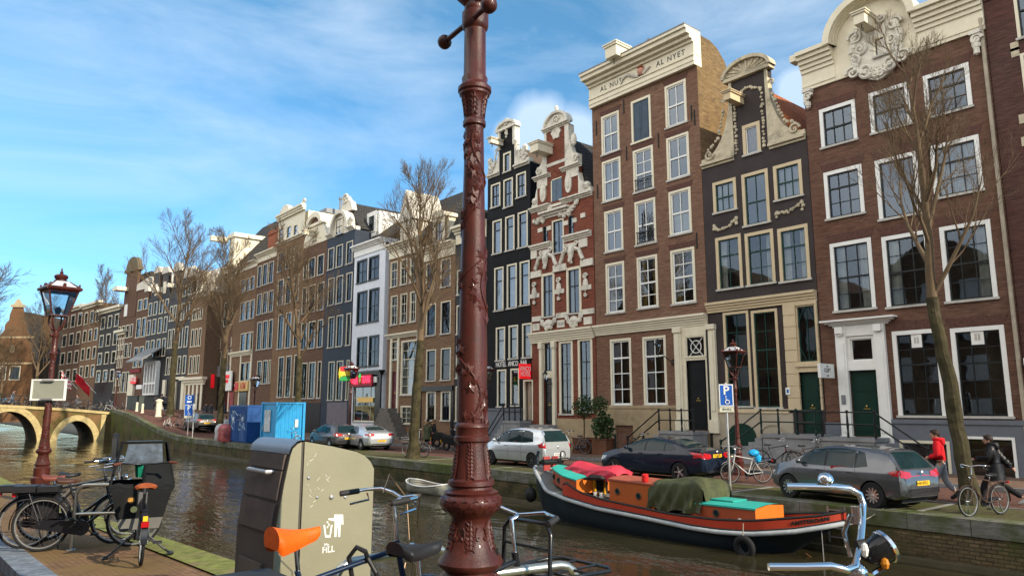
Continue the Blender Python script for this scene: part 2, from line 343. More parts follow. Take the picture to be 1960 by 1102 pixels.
# near side
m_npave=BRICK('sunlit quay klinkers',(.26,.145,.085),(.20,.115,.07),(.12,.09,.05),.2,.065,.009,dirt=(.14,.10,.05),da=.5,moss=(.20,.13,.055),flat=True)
m_ncope=M('green mossy coping',(.27,.29,.075),.95,var=.5,vs=7,dirt=(.22,.16,.09),dirtamt=.6,ds=3,bmp=.5,bs=40)
m_nkerb=BRICK('blue grey kerb',(.22,.25,.29),(.17,.20,.235),(.05,.05,.05),1.0,3.,.012,dirt=(.12,.12,.12),flat=True)
m_nroad=BRICK('near road klinkers',(.17,.105,.085),(.13,.09,.075),(.06,.05,.04),.2,.08,.008,dirt=(.1,.08,.06),flat=True)
strip('pavement',NX,1.50,2.70,zn,0,m_npave)
strip('kerb',NX,1.20,1.50,zn,.008,m_nkerb,drop=.2)
strip('road',NX,-9,1.2,zn,-.14,m_nroad)
nq=quay('quay_wall','near canal wall with bright green mossy coping beside the brick pavement',NX,NQ,2.69,zn,.3,False,(m_quay,m_ncope,m_ncope))
# bridge
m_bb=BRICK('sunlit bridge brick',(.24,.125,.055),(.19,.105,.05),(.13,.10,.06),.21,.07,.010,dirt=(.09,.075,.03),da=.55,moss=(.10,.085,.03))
m_bs=M('yellow bridge stone',(.50,.40,.19),.85,var=.3,vs=1.5,dirt=(.24,.18,.08),ds=2,bmp=.3,bs=12)
def yb(px,py):return onX(px,py,BX)
top=[(-30.,2.75)]+[(yb(px,py).y,yb(px,py).z)for px,py in((0,774),(40,776),(75,778),(130,781),(200,787),(250,791))]+[(21.5,1.8)]
arches=[]
for(pl,pr,pc,pt)in((107,180,144,805),(-50,71,12,787)):
 yl,yr,zt=yb(pl,845).y,yb(pr,843).y,yb(pc,pt).z; arches.append(((yl+yr)/2,(yr-yl)/2,zt))
def under(y):
 for c,h,zt in arches:
  if abs(y-c)<h:return-1.6+(zt+1.6)*sqrt(1-((y-c)/h)**2)
 return-2.6
ys=sorted(set([-14+i*.25 for i in range(139)]+[c+s*h*k for c,h,z in arches for s in(-1,1)for k in(.9999,1.0001,.99,.97,.93,.87,.8)])); ys=[y for y in ys if y<20.6]
b=MB(); B2=BX-9
for x in(BX,B2):b.grid([[(x,y,under(y)),(x,y,interp(y,top)-.2)]for y in ys])
b.grid([[(BX,y,under(y)),(B2,y,under(y))]for y in ys])
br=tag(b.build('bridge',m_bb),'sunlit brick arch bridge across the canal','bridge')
b=MB()
for c,h,zt in arches:
 P=[]
 for i in range(41):
  a=pi*i/40; r0,r1=(cos(a),sin(a)),0
  P.append([(BX+.0,c+h*cos(a),-1.6+(zt+1.6)*sin(a)),(BX+.09,c+h*cos(a),-1.6+(zt+1.6)*sin(a)),(BX+.09,c+(h+.62)*cos(a),-1.6+(zt+1.6+.62)*sin(a)),(BX,c+(h+.62)*cos(a),-1.6+(zt+2.22)*sin(a))])
 b.grid(P)
b.box(BX,BX+.12,arches[0][0]+arches[0][1]+.5,arches[0][0]+arches[0][1]+.95,-1.5,1.7)
b.build('arch_ring',m_bs,br)
b=MB(); b.grid([[(BX,y,interp(y,top)-.28),(BX+.15,y,interp(y,top)-.28),(BX+.15,y,interp(y,top)+.0),(BX-.5,y,interp(y,top)+.0)]for y in ys]); b.build('parapet_coping',m_bs,br)
b=MB(); b.grid([[(BX-.45,y,interp(y,top)-.12),(B2,y,interp(y,top)-.12)]for y in ys]); b.build('deck',m_road,br)
m_iron=M('black iron',(.02,.022,.022),.45,.3)
b=MB(); yy=[-14+i*1.6 for i in range(21)]
for y in yy:b.tube([(BX-.3,y,interp(y,top)),(BX-.3,y,interp(y,top)+1.05)],.04,6)
for h in(.55,1.02):b.tube([(BX-.3,y,interp(y,top)+h)for y in yy],.03,6)
b.build('railing',m_iron,br)
# ================================================================ house kit
W_CREAM=M('cream paint',(.72,.66,.50),.5,var=.1,dirt=(.50,.45,.34),dirtamt=.3)
W_WHITE=M('white paint',(.78,.78,.74),.45,var=.08,dirt=(.58,.57,.52),dirtamt=.3)
W_TAN=M('tan paint',(.58,.47,.30),.55,var=.1,dirt=(.42,.33,.21),dirtamt=.3)
D_BLACK=M('black sash paint',(.018,.022,.022),.35)
D_GREEN=M('dark green paint',(.012,.055,.045),.35)
D_BLUE=M('slate blue shutter paint',(.045,.075,.11),.5)
STONE=M('carved sandstone',(.56,.49,.35),.85,var=.25,vs=4,dirt=(.28,.25,.18),dirtamt=.6,bmp=.35,bs=18)
PSTONE=M('painted carved stone',(.70,.66,.56),.7,var=.2,vs=5,dirt=(.36,.34,.29),dirtamt=.55,bmp=.3,bs=18)
SILL=M('worn sill stone',(.52,.50,.45),.8,dirt=(.28,.27,.24))
ROOM=M('dim room',(.16,.12,.085),.9,var=.8,vs=.7)
TILE_D=BRICK('dark pantiles',(.075,.072,.068),(.055,.054,.052),(.015,.015,.015),.26,.3,.03)
TILE_R=BRICK('orange pantiles',(.50,.16,.055),(.40,.12,.045),(.10,.04,.02),.26,.3,.03)
LEAD=M('lead sheet',(.22,.23,.24),.55,.3)
G_UP=GLASS('upper window glass',(.55,.6,.62),1.25); G_LO=GLASS('lower window glass',(.72,.75,.72),.9)
CURT=M('net curtain',(.75,.76,.74),.9); CURT_Y=M('ochre curtain',(.42,.26,.06),.9); CURT_R=M('brown curtain',(.20,.09,.05),.9)
G_FAR=GLASS('far window glass',(.4,.42,.42),.42)
WROOTS=set()
_build=MB.build
def _b(s,name,mats,parent=None,smooth=False,loc=None,rot=None,fix=True):
 if parent is not None and parent.name in WROOTS and loc is None:loc=-parent.location
 return _build(s,name,mats,parent,smooth,loc,rot,fix)
MB.build=_b
def wthing(name,label,cat,loc,group=None):
 o=thing(name,label,cat,loc,0,group); WROOTS.add(o.name); return o
CR={'A':(1340,440,2.624),'B':(1340,0,2.395),'C':(900,180,2.624),'D':(900,560,2.624),'E':(400,360,2.12),'F':(0,430,2.978),'O':(0,0,1)}
def q(c,x,y,Y=DF):
 o=CR[c]; p=onY(o[0]+x/o[2],o[1]+y/o[2],Y); return(p.x,p.z)
def rect(c,xl,xr,yt,yb,Y=DF):
 ym=(yt+yb)/2; xm=(xl+xr)/2
 return(q(c,xl,ym,Y)[0],q(c,xr,ym,Y)[0],q(c,xm,yb,Y)[1],q(c,xm,yt,Y)[1])
def wall_holes(mb,x0,x1,z0,z1,holes,Y,m=0,rev=.22):
 xs=sorted(set([x0,x1]+[h[i]for h in holes for i in(0,1)])); zs_=sorted(set([z0,z1]+[h[i]for h in holes for i in(2,3)]))
 xs=[x for x in xs if x0<=x<=x1]; zs_=[z for z in zs_ if z0<=z<=z1]
 for a,b in zip(xs,xs[1:]):
 # merge vertical runs
  run=None
  for c,d in zip(zs_,zs_[1:]):
   mx_,mz=(a+b)/2,(c+d)/2
   if any(h[0]<mx_<h[1]and h[2]<mz<h[3]for h in holes):
    if run:mb.quad((a,Y,run[0]),(b,Y,run[0]),(b,Y,run[1]),(a,Y,run[1]),m=m); run=None
   else:run=(run[0],d)if run else(c,d)
  if run:mb.quad((a,Y,run[0]),(b,Y,run[0]),(b,Y,run[1]),(a,Y,run[1]),m=m)
 for h in holes:
  a,b,c,d=h[:4]
  mb.quad((a,Y,c),(a,Y,d),(a,Y+rev,d),(a,Y+rev,c),m=m); mb.quad((b,Y,c),(b,Y,d),(b,Y+rev,d),(b,Y+rev,c),m=m)
  mb.quad((a,Y,d),(b,Y,d),(b,Y+rev,d),(a,Y+rev,d),m=m); mb.quad((a,Y,c),(b,Y,c),(b,Y+rev,c),(a,Y+rev,c),m=m)
def curtain_mesh(mb,a,b,c,d,Y,m=0):
 n=max(4,int((b-a)/.06)); mb.grid([[(a+(b-a)*i/n,Y+.03*sin(i*2.3),c),(a+(b-a)*i/n,Y+.03*sin(i*2.3+.4),d)]for i in range(n+1)],m)
def window(parent,h,Y,frame=W_CREAM,sash=D_BLACK,cols=2,rt=1,rb=1,fw=.10,sw=.045,split=None,curtain='',glass=None,sill=SILL,name='window',proud=.03,sillh=.09):
 a,b,c,d=h[:4]; w=MB(); f0,f1=Y-proud,Y+.12; e=.002
 a+=e; b-=e; c+=e; d-=e
 w.box(a,a+fw,f0,f1,c+sillh,d); w.box(b-fw,b,f0,f1,c+sillh,d); w.box(a+fw,b-fw,f0,f1,d-fw,d); w.box(a-.05,b+.05,Y-.09,f1,c,c+sillh,2 if sill else 0)
 A,B,C,D=a+fw,b-fw,c+sillh,d-fw; s0,s1=Y+.035,Y+.085
 mid=C+(D-C)*(split if split is not None else rb/(rb+rt))if rt else D
 w.box(A,A+sw,s0,s1,C,D,1); w.box(B-sw,B,s0,s1,C,D,1); w.box(A+sw,B-sw,s0,s1,C,C+sw*1.3,1); w.box(A+sw,B-sw,s0,s1,D-sw,D,1)
 if rt:w.box(A+sw,B-sw,s0-.015,s1,mid-sw*.6,mid+sw*.6,1)
 t_=max(.022,sw*.6)
 for i in range(1,cols):x=A+(B-A)*i/cols; w.box(x-t_/2,x+t_/2,s0+.008,s1-.012,C,D,1)
 for lo,hi,n in((C,mid,rb),(mid,D,rt)):
  for i in range(1,n):z=lo+(hi-lo)*i/n; w.box(A,B,s0+.012,s1-.016,z-t_/2,z+t_/2,1)
 o=w.build(name,[frame,sash,sill or frame],parent)
 p=MB(); p.quad((A,Y+.075,C),(B,Y+.075,C),(B,Y+.075,D),(A,Y+.075,D)); p.build('pane',glass or(G_UP if c>8 else G_LO),o,fix=False)
 if curtain:
  k=MB(); W_=B-A; mat={'y':CURT_Y,'r':CURT_R}.get(curtain[-1],CURT); u=curtain.strip('yr')
  if 'l' in u:curtain_mesh(k,A,A+W_*.3,C,D,Y+.2)
  if 'R' in u:curtain_mesh(k,B-W_*.3,B,C,D,Y+.2)
  if 'f' in u:curtain_mesh(k,A,B,C,D,Y+.2)
  if 'h' in u:curtain_mesh(k,A,B,C,mid,Y+.2)
  if 't' in u:k.quad((A,Y+.16,mid+(D-mid)*.3),(B,Y+.16,mid+(D-mid)*.3),(B,Y+.16,D),(A,Y+.16,D))
  if k.v:k.build('curtain',mat,o)
 return o
def door(parent,h,Y,mat,leaf=1,fw=.1,frame=W_CREAM,panels=3,knob=True):
 a,b,c,d=h[:4]; w=MB(); a+=.003; b-=.003; d-=.003
 w.box(a,b,Y+.10,Y+.16,c,d)
 for j in range(leaf):
  l,r=a+(b-a)*j/leaf,a+(b-a)*(j+1)/leaf
  for i in range(panels):
   z0=c+.15+(d-c-.2)*i/panels; z1=z0+(d-c-.2)/panels-.12; m_=.12
   w.box(l+m_,r-m_,Y+.085,Y+.1,z0,z1); w.box(l+m_+.06,r-m_-.06,Y+.072,Y+.085,z0+.06,z1-.06)
 o=w.build('door',mat,parent)
 if knob:k=MB(); k.ball(((a+b)/2,Y+.06,c+(d-c)*.45),.05); k.box((a+b)/2-.13,(a+b)/2+.13,Y+.062,Y+.072,c+(d-c)*.45-.12,c+(d-c)*.45-.07); k.build('handle',M('brass',(.5,.36,.12),.3,.9),o)
 return o
def moulding(mb,x0,x1,Y,z0,z1,proud,steps=4,m=0,ends=True,base=.0):
 """cornice that steps outwards towards the top"""
 for i in range(steps):
  a,b=z0+(z1-z0)*i/steps,z0+(z1-z0)*(i+1)/steps; p=base+(proud-base)*((i+1)/steps)**1.4; e=p if ends else 0
  mb.box(x0-e,x1+e,Y-p,Y+.02,a,b,m)
def curl(mb,x,z,r,Y,turns=1.4,a0=0.,sgn=1,th=.05,m=0):
 n=int(14*turns); pts=[]; rr=[]
 for i in range(n+1):
  f=i/n; a=a0+sgn*2*pi*turns*f; k=r*(1-.82*f); pts.append((x+k*cos(a),Y,z+k*sin(a))); rr.append(th*(1-.35*f))
 mb.tube(pts,rr,5,m); mb.ball((x,Y,z),r*.25,6,m)
def garland(mb,pts,Y,r,rnd,m=0,n=14):
 P=[Vector((p[0],Y,p[1]))for p in pts]; tot=[(P[i+1]-P[i]).length for i in range(len(P)-1)]; s=sum(tot)
 for k in range(n):
  d=s*(k+.5)/n
  for i,l in enumerate(tot):
   if d<=l:p=P[i]+(P[i+1]-P[i])*(d/l); break
   d-=l
  mb.ball((p.x+rnd.uniform(-.4,.4)*r,Y-rnd.uniform(0,.5)*r,p.z+rnd.uniform(-.4,.4)*r),r*rnd.uniform(.65,1.15),6,m,(1,.8,1))
def arcpts(x,z,rx,rz,a0,a1,n):return[(x+rx*cos(a0+(a1-a0)*i/n),z+rz*sin(a0+(a1-a0)*i/n))for i in range(n+1)]
def ring_band(mb,x,z,rx,rz,w,y0,y1,a0=0,a1=pi,n=20,m=0):
 mb.grid([[(x+(rx)*cos(a),y0,z+rz*sin(a)),(x+(rx+w)*cos(a),y0,z+(rz+w)*sin(a)),(x+(rx+w)*cos(a),y1,z+(rz+w)*sin(a)),(x+rx*cos(a),y1,z+rz*sin(a)),(x+rx*cos(a),y0,z+rz*sin(a))]for a in[a0+(a1-a0)*i/n for i in range(n+1)]],m)
 for a in(a0,a1):
  mb.quad(*[(x+(rx+k)*cos(a),y,z+(rz+k)*sin(a))for k,y in((0,y0),(w,y0),(w,y1),(0,y1))],m=m)
def claw(mb,xn,x_out,zb,zt,Y,d=.3,m=0):
 """concave wing stone beside a neck, from the ledge end up to the neck"""
 n=10; w_=x_out-xn; P=[(xn,zb),(x_out,zb),(x_out,zb+.25)]
 P+=[(xn+w_*(.92-.92*sin(pi/2*i/n)**.8),zb+.25+(zt-zb-.25)*(1-cos(pi/2*i/n))**.85)for i in range(n+1)]
 mb.prism(P,Y-.06,Y+d,'y',m); s=1 if w_>0 else-1
 curl(mb,xn+w_*.72,zb+.38,.26,Y-.1,1.3,0,s,.07,m); curl(mb,xn+w_*.14,zt-.35,.16,Y-.1,1.2,pi,-s,.05,m)
 garland(mb,[(xn+w_*.78,zb+.55),(xn+w_*.4,zb+(zt-zb)*.32),(xn+w_*.15,zb+(zt-zb)*.75)],Y-.08,.10,random.Random(int(abs(xn)*99)),m,12)
def wings(r,mat,n0,n1,x0,x1,zb,zt,Y):
 for a,c in((n0,x0+.05),(n1,x1-.05)):b=MB(); claw(b,a,c,zb,zt,Y); b.build('gable_wing',mat,r)
def house(name,label,x0,x1,z1,wmat,wins,Y=DF,z0=-.3,depth=11,side=None,holes_extra=(),group=None,back=None):
 x0+=.012; x1-=.012
 r=wthing(name,label,'house',((x0+x1)/2,Y,max(z0,0)),group)
 holes=[w['h']for w in wins]+list(holes_extra); holes=[h for h in holes if h]
 b=MB(); wall_holes(b,x0,x1,z0,z1,holes,Y)
 sm=side or wmat
 b.quad((x0,Y,z0),(x0,Y,z1),(x0,Y+depth,z1),(x0,Y+depth,z0),m=1); b.quad((x1,Y,z0),(x1,Y,z1),(x1,Y+depth,z1),(x1,Y+depth,z0),m=1)
 b.quad((x0,Y+depth,z0),(x1,Y+depth,z0),(x1,Y+depth,z1),(x0,Y+depth,z1),m=1); b.quad((x0,Y+.05,z1),(x1,Y+.05,z1),(x1,Y+depth,z1),(x0,Y+depth,z1),m=1)
 b.build('wall',[wmat,sm],r)
 i=MB(); i.quad((x0+.02,Y+1.1,z0),(x1-.02,Y+1.1,z0),(x1-.02,Y+1.1,z1-.1),(x0+.02,Y+1.1,z1-.1))
 for k,w_ in enumerate(wins[:40]):# a floor slab at each storey keeps the rooms dark
  pass
 i.build('interior',ROOM,r)
 for w_ in wins:
  k={a:v for a,v in w_.items()if a!='h'}
  if w_.get('blank'):continue
  window(r,w_['h'],Y,**k)
 return r
def gable_roof(parent,x0,x1,z0,zr,Y0,Y1,mat,name='roof'):
 b=MB(); xm=(x0+x1)/2
 b.add([(x0,Y0,z0),(x1,Y0,z0),(xm,Y0,zr),(x0,Y1,z0),(x1,Y1,z0),(xm,Y1,zr)],[(0,1,2),(3,5,4),(0,2,5,3),(1,4,5,2),(0,3,4,1)])
 return b.build(name,mat,parent)
def hoist(parent,x,z,Y,ln=.9,w=.34,hgt=.42,mat=None):
 b=MB(); b.box(x-w/2,x+w/2,Y-ln,Y,z-hgt*.5,z+hgt*.3); b.box(x-w/2-.07,x+w/2+.07,Y-ln-.07,Y,z+hgt*.3,z+hgt*.45); b.box(x-w/2-.11,x+w/2+.11,Y-ln-.12,Y,z+hgt*.45,z+hgt*.55)
 o=b.build('hoist_beam',mat or W_CREAM,parent); k=MB(); k.tube([(x,Y-ln*.8,z-hgt*.5),(x,Y-ln*.8,z-hgt*.8)],.02,5); k.torus((x,Y-ln*.8,z-hgt*.8-.06),.06,.015,'y',10,5); k.build('hook',D_BLACK,o)
def flight(mb,x0,x1,Y,zt,n,tread=.26,along=None,m=0):
 """steps down from (Y) towards the street, or along X when along=+1/-1"""
 h=zt/n
 for i in range(n):
  if along:a=(x1 if along>0 else x0)+along*i*tread; b_=a+along*tread; mb.box(min(a,b_),max(a,b_),Y-1.0,Y-.01,.1,zt-h*i-.01*0-(.0 if i else .001),m)
  else:mb.box(x0,x1,Y-tread*(i+1),Y-tread*i-(.0 if i else .012),.1,zt-h*i,m)
def wd(c,*rows,**k):return[dict(h=rect(c,*r),**k)for r in rows]
# ================================================================ the near row of houses
CR.update({'G':(990,200,4.594),'H':(990,420,4.594),'I':(1090,40,5.51),'J':(200,480,3.444),'K':(1220,740,6.533),'L':(1480,780,5.01),'P':(900,700,5.01),'Q':(1700,780,4.79)})
def qx(c,x,y,X):o=CR[c]; p=onX(o[0]+x/o[2],o[1]+y/o[2],X); return(p.y,p.z)
BR63=BRICK('brown brick',(.20,.10,.068),(.15,.078,.056),(.14,.105,.08),weather=.5)
BRNUT=BRICK('worn brown brick',(.27,.145,.095),(.20,.11,.075),(.20,.15,.11),weather=.55)
BRNUTS=BRICK('yellow side brick',(.25,.165,.075),(.13,.085,.045),(.12,.09,.06),dirt=(.08,.055,.035))
BRPUR=M('dark plum painted brick',(.044,.034,.033),.75,var=.2,vs=1.2,bmp=.25,bs=25,dirt=(.045,.035,.036))
BRRED=BRICK('red renaissance brick',(.27,.082,.05),(.20,.064,.042),(.18,.09,.065),weather=.45)
BRBLK=M('black painted brick',(.010,.010,.011),.6,var=.3,spec=.1,vs=1.5,bmp=.3,bs=25)
BRDRK=BRICK('dark red brown brick',(.125,.055,.045),(.09,.045,.04),(.09,.075,.065),weather=.3)
GREY=M('blue grey plinth paint',(.135,.15,.175),.6,var=.15,dirt=(.09,.10,.12),dirtamt=.3)
SANDP=M('sandstone plinth',(.40,.31,.19),.85,var=.25,vs=1.3,dirt=(.26,.20,.12),dirtamt=.6,bmp=.2)
TAUPE=M('taupe render',(.40,.345,.26),.8,var=.15,vs=.9,dirt=(.28,.24,.18),dirtamt=.45)
STEP=M('blue stone step',(.26,.265,.27),.75,dirt=(.13,.135,.12),dirtamt=.5)
GREENP=M('dark green door paint',(.010,.036,.026),.3,var=.15)
BLACKP=M('black door paint',(.012,.014,.016),.25)
IRON=m_iron
def stoop(parent,xa,xb,Y,dep,zl,dirn,run,n=6,rail=True,steps_mat=STEP,railmat=IRON,railh=.95,ends=True,base=.13):
 b=MB(); b.box(xa,xb,Y-dep,Y-.015,zl-.14,zl); b.box(xa+.05,xb-.05,Y-dep+.05,Y-.02,base,zl-.142)
 xs=xb if dirn>0 else xa; t=run/n; h=(zl-base)/(n+1)
 for i in range(n):
  a=xs+dirn*t*i; b.box(min(a,a+dirn*t),max(a,a+dirn*t),Y-dep+.06,Y-.02,base,zl-h*(i+1))
 o=b.build('stoop',steps_mat,parent)
 if rail:
  r=MB(); yf=Y-dep+.08; x_end=xs+dirn*(run+.1); xo=xa if dirn>0 else xb
  for x in[xo+(xs-xo)*k/3 for k in range(4)]:r.lathe([(.045,0),(.05,.12),(.035,.2),(.05,.5),(.03,railh)],8,(x,yf,zl)); r.ball((x,yf,zl+railh+.03),.06,8)
  r.lathe([(.05,0),(.05,railh*.9)],8,(x_end,yf,base)); r.ball((x_end,yf,base+railh*.95),.075,8)
  for f in(1.,.52):r.tube([(xo,yf,zl+railh*f),(xs,yf,zl+railh*f),(x_end,yf,base+railh*.9*f)],.032,6)
  r.build('railing',railmat,o)
 return o
def anchors(r,pts,Y):
 for x,z in pts:b=MB(); b.box(x-.025,x+.025,Y-.05,Y-.005,z-.4,z+.4); b.build('wall_anchor',IRON,r)
def lintels(r,wins,Y,mat,hgt=.36,tilt=.1):
 for w_ in wins:
  a,c,z0,z1=w_['h']; b=MB(); b.prism([(a-.02,z1+.015),(c+.02,z1+.015),(c+.16,z1+hgt),(a-.16,z1+hgt)],Y-.012,Y+.03,'y'); b.build('lintel',mat,r)
LINT=M('flat brick arch',(.12,.058,.044),.85,var=.4,vs=9)
# ---- house 63, wide brown brick with scrolled crest
Y=DF
W=dict(frame=W_WHITE,sash=D_BLACK,cols=3,fw=.155,sw=.055)
wins=wd('B',(550,718,478,668),rt=1,rb=1,**W)+wd('B',(777,965,400,600),rt=1,rb=1,curtain='f',**dict(W,cols=2))+wd('B',(1027,1245,315,525),rt=1,rb=2,**W)
wins+=wd('B',(572,750,770,1000),rt=1,rb=2,**W)+wd('B',(810,1008,712,1002),rt=0,rb=1,**dict(W,cols=1))+wd('B',(1062,1293,640,900),rt=1,rb=2,curtain='f',**W)
wins+=wd('A',(662,873,52,410),rt=2,rb=2,curtain='lR',**W)+wd('A',(924,1163,15,390),rt=2,rb=2,curtain='l',**W)+wd('A',(1217,1480,-37,362),rt=2,rb=2,curtain='R',**W)
w0=wd('A',(980,1222,500,943),rt=2,rb=3,split=.62,**W)+wd('A',(1276,1552,483,947),rt=2,rb=3,split=.62,**W)
wins+=w0
x0,x1=q('O',1570,640)[0],q('O',1943,560)[0]; z_f=(q('B',590,378)[1]+q('B',1160,185)[1])/2
zpl=q('A',1290,975)[1]; dh=rect('A',762,905,703,1035); th_=rect('A',735,878,530,668)
r=house('canal_house','wide brown brick house numbered 63 with a white scrolled crest on its cornice',x0,x1,z_f,BR63,wins,holes_extra=[dh,(dh[0],dh[1],th_[2],th_[3])])
lintels(r,wins,Y,LINT)
b=MB(); dx0,dx1,dtop=dh[0],dh[1],dh[3]
zt0=q('A',780,480)[1]; zt1=q('A',780,448)[1]
for s,xx in((-1,dx0),(1,dx1)):
 a,c=(xx-.42,xx-.0)if s<0 else(xx,xx+.42)
 b.box(a,c,Y-.16,Y+.02,1.0,zt0-.02); b.box(a-.04,c+.04,Y-.2,Y,1.0,1.35); b.box(a+.08,c-.08,Y-.19,Y-.15,1.5,zt0-.7)
 curl(b,(a+c)/2,zt0-.25,.14,Y-.22,1.3,0,s,.05); b.box(a+.06,c-.06,Y-.3,Y-.16,zt0-.3,zt0-.03)
b.box(dx0,dx1,Y-.10,Y+.1,dtop,th_[2]); b.box(dx0,dx1,Y-.1,Y+.1,th_[3],zt0-.02)
moulding(b,dx0-.5,dx1+.5,Y,zt0-.02,zt1,.42,4)
b.build('door_surround',W_WHITE,r)
window(r,(dx0,dx1,th_[2],th_[3]),Y,W_WHITE,W_WHITE,1,0,1,fw=.12,sill=None,name='fanlight'); door(r,(dx0,dx1,dh[2],dtop),Y,GREENP,panels=3)
for k,(xa,xb_,ya,yb_)in enumerate(((1060,1113,520,590),(1360,1425,502,575))):
 a,c,d,e=rect('A',xa,xb_,ya,yb_); b=MB(); b.box(a,c,Y+.012,Y+.018,d,e); o=b.build('window_poster',W_WHITE,r); b=MB(); b.box(a+(c-a)*.28,a+(c-a)*.46,Y+.006,Y+.0115,d+(e-d)*.3,d+(e-d)*.75); b.box(a+(c-a)*.54,a+(c-a)*.72,Y+.006,Y+.0115,d+(e-d)*.3,d+(e-d)*.75); b.build('poster_mark',SILL,o)
lettering('63',.3,D_BLACK,r,Vector((dx1+.21,Y-.185,q('A',912,833)[1]))-r.location,name='house_number')
b=MB(); b.box(dx0-.3,dx0-.14,Y-.23,Y-.16,2.6,2.95); b.build('intercom',LEAD,r)
# plinth with basement windows
b=MB(); pw=[rect('Q',130,590,300,655),rect('Q',735,1195,265,690)]; xs0=dx1+.43
wall_holes(b,xs0,x1-.02,-.2,zpl,pw,Y-.12,rev=.3); b.box(xs0,x1-.02,Y-.17,Y+.0,zpl,zpl+.16); b.quad((xs0,Y-.12,-.2),(xs0,Y-.12,zpl),(xs0,Y,zpl),(xs0,Y,-.2)); b.box(x0+.02,dx0-.43,Y-.12,Y-.003,-.2,zpl)
b.build('plinth',GREY,r)
window(r,pw[0],Y-.12,W_CREAM,GREY,1,0,1,fw=.1,curtain='f'); window(r,pw[1],Y-.12,W_WHITE,D_BLACK,2,0,1,fw=.09)
stoop(r,dx0-1.6,dx1+.35,Y-.22,1.25,dh[2]-.02,1,1.7,5)
# cornice and crest
b=MB(); zc1=(q('B',520,228)[1]+q('B',1180,5)[1])/2
axl,axr=q('B',612,190)[0],q('B',985,60)[0]; axc=(axl+axr)/2; rad=(axr-axl)/2; zsp=zc1-.15; rz=q('O',1668,-2)[1]-zsp
for a,c in((x0,axl),(axr,x1)):
 b.box(a,c,Y-.10,Y+.3,z_f-.05,z_f+(zc1-z_f)*.45); b.box(a,c,Y-.14,Y-.10,z_f+(zc1-z_f)*.06,z_f+(zc1-z_f)*.12)
 moulding(b,a,c,Y,z_f+(zc1-z_f)*.45,zc1,.62,5,ends=False,base=.12)
b.box(x0-.3,x0,Y-.5,Y,zc1-.3,zc1)
b.prism([(axl,z_f-.05)]+[(axr,z_f-.05)]+arcpts(axc,zsp,rad,rz,0,pi,20),Y-.08,Y+.35,'y')
for w_,p in((.10,.215),(.22,.355),(.34,.495),(.44,.645)):ring_band(b,axc,zsp,rad-.2+w_*.3,rz-.2+w_*.3,w_*.5+.06,Y-p,Y+.35)
cor=b.build('cornice',W_CREAM,r)
b=MB(); rr_=random.Random(5); cx_,cz_=q('B',815,215); el=rect('B',885-80,885-4,172,268)
b.prism([(cx_+1.02*cos(a)*(1+.1*sin(5*a)),cz_-.12+1.28*sin(a)*(1+.06*cos(4*a)))for a in[2*pi*i/40 for i in range(40)]],Y-.2,Y-.05,'y')
for s in(-1,1):
 for(u,v,k,tr,a0)in((.78,.62,.30,1.6,0),(.62,.05,.26,1.5,2),(.86,-.38,.24,1.4,1),(.45,-.95,.34,1.7,3),(.98,-.85,.30,1.5,0),(.34,1.05,.2,1.3,2),(.12,-1.22,.18,1.3,1)):curl(b,cx_+s*u,cz_+v,k,Y-.24,tr,a0 if s>0 else pi-a0,s,.075)
 garland(b,[(cx_+s*.7,cz_+.9),(cx_+s*.95,cz_+.1),(cx_+s*.8,cz_-.8),(cx_+s*.2,cz_-1.2)],Y-.2,.13,rr_,n=26)
for xx in(x0+.25,x1-.28):
 b.box(xx-.2,xx+.2,Y-.3,Y-.01,z_f-.18,z_f-.06); curl(b,xx,z_f-.38,.2,Y-.2,1.4,0,1,.08); garland(b,[(xx-.1,z_f-.4),(xx,z_f-.85)],Y-.14,.13,rr_,n=8)
b.build('carved_crest',PSTONE,r)
window(r,el,Y-.24,W_CREAM,D_BLACK,1,0,1,fw=.09,sw=.04,name='attic_window'); hoist(r,q('B',790,120)[0],q('B',790,125)[1],Y-.2,1.0,.42,.5)
b=MB(); b.add([(x0,Y+.3,zc1),(x1,Y+.3,zc1),(x0,Y+5,zc1+1.4),(x1,Y+5,zc1+1.4),(x0,Y+11,zc1),(x1,Y+11,zc1)],[(0,1,3,2),(2,3,5,4),(0,2,4),(1,5,3)]); b.build('roof',TILE_D,r)
b=MB(); b.tube([(x1-.1,Y-.1,1.2),(x1-.1,Y-.1,z_f+.4)],.07,8); b.build('downpipe',M('pale drain pipe',(.42,.36,.27),.6,dirt=(.25,.2,.14)),r)
X1_63=x1; Z63=zc1
# ---- dark red brick house at the right edge of the picture
x0,x1=X1_63,X1_63+6.4
wins=[dict(h=(x0+.95+k*1.9,x0+2.2+k*1.9,z,z+2.2),frame=W_CREAM,sash=D_BLACK,cols=2,rt=1,rb=1)for k in range(3)for z in(5.6,9.3,12.6,15.3)]
wins+=[dict(h=(x0+2.4+k*1.7,x0+3.7+k*1.7,2.2,4.4),frame=W_CREAM,sash=D_BLACK,cols=2,rt=1,rb=1)for k in range(2)]
r=house('canal_house','dark red brick house with flush stone blocks, cut off by the right edge',x0,x1,18.1,BRDRK,wins)
b=MB(); b.box(x0+.05,x1,Y-.12,Y+.3,18.0,18.25); b.box(x0+.05,x1,Y-.05,Y+.3,17.2,17.3); b.build('cornice',BRDRK,r)
for w_ in wins:
 a,c,d,e=w_['h']
 for z in(e-.05,d-.33):b=MB(); b.box(a-.25,a,Y-.03,Y+.02,z,z+.33); b.build('stone_block',STONE,r)
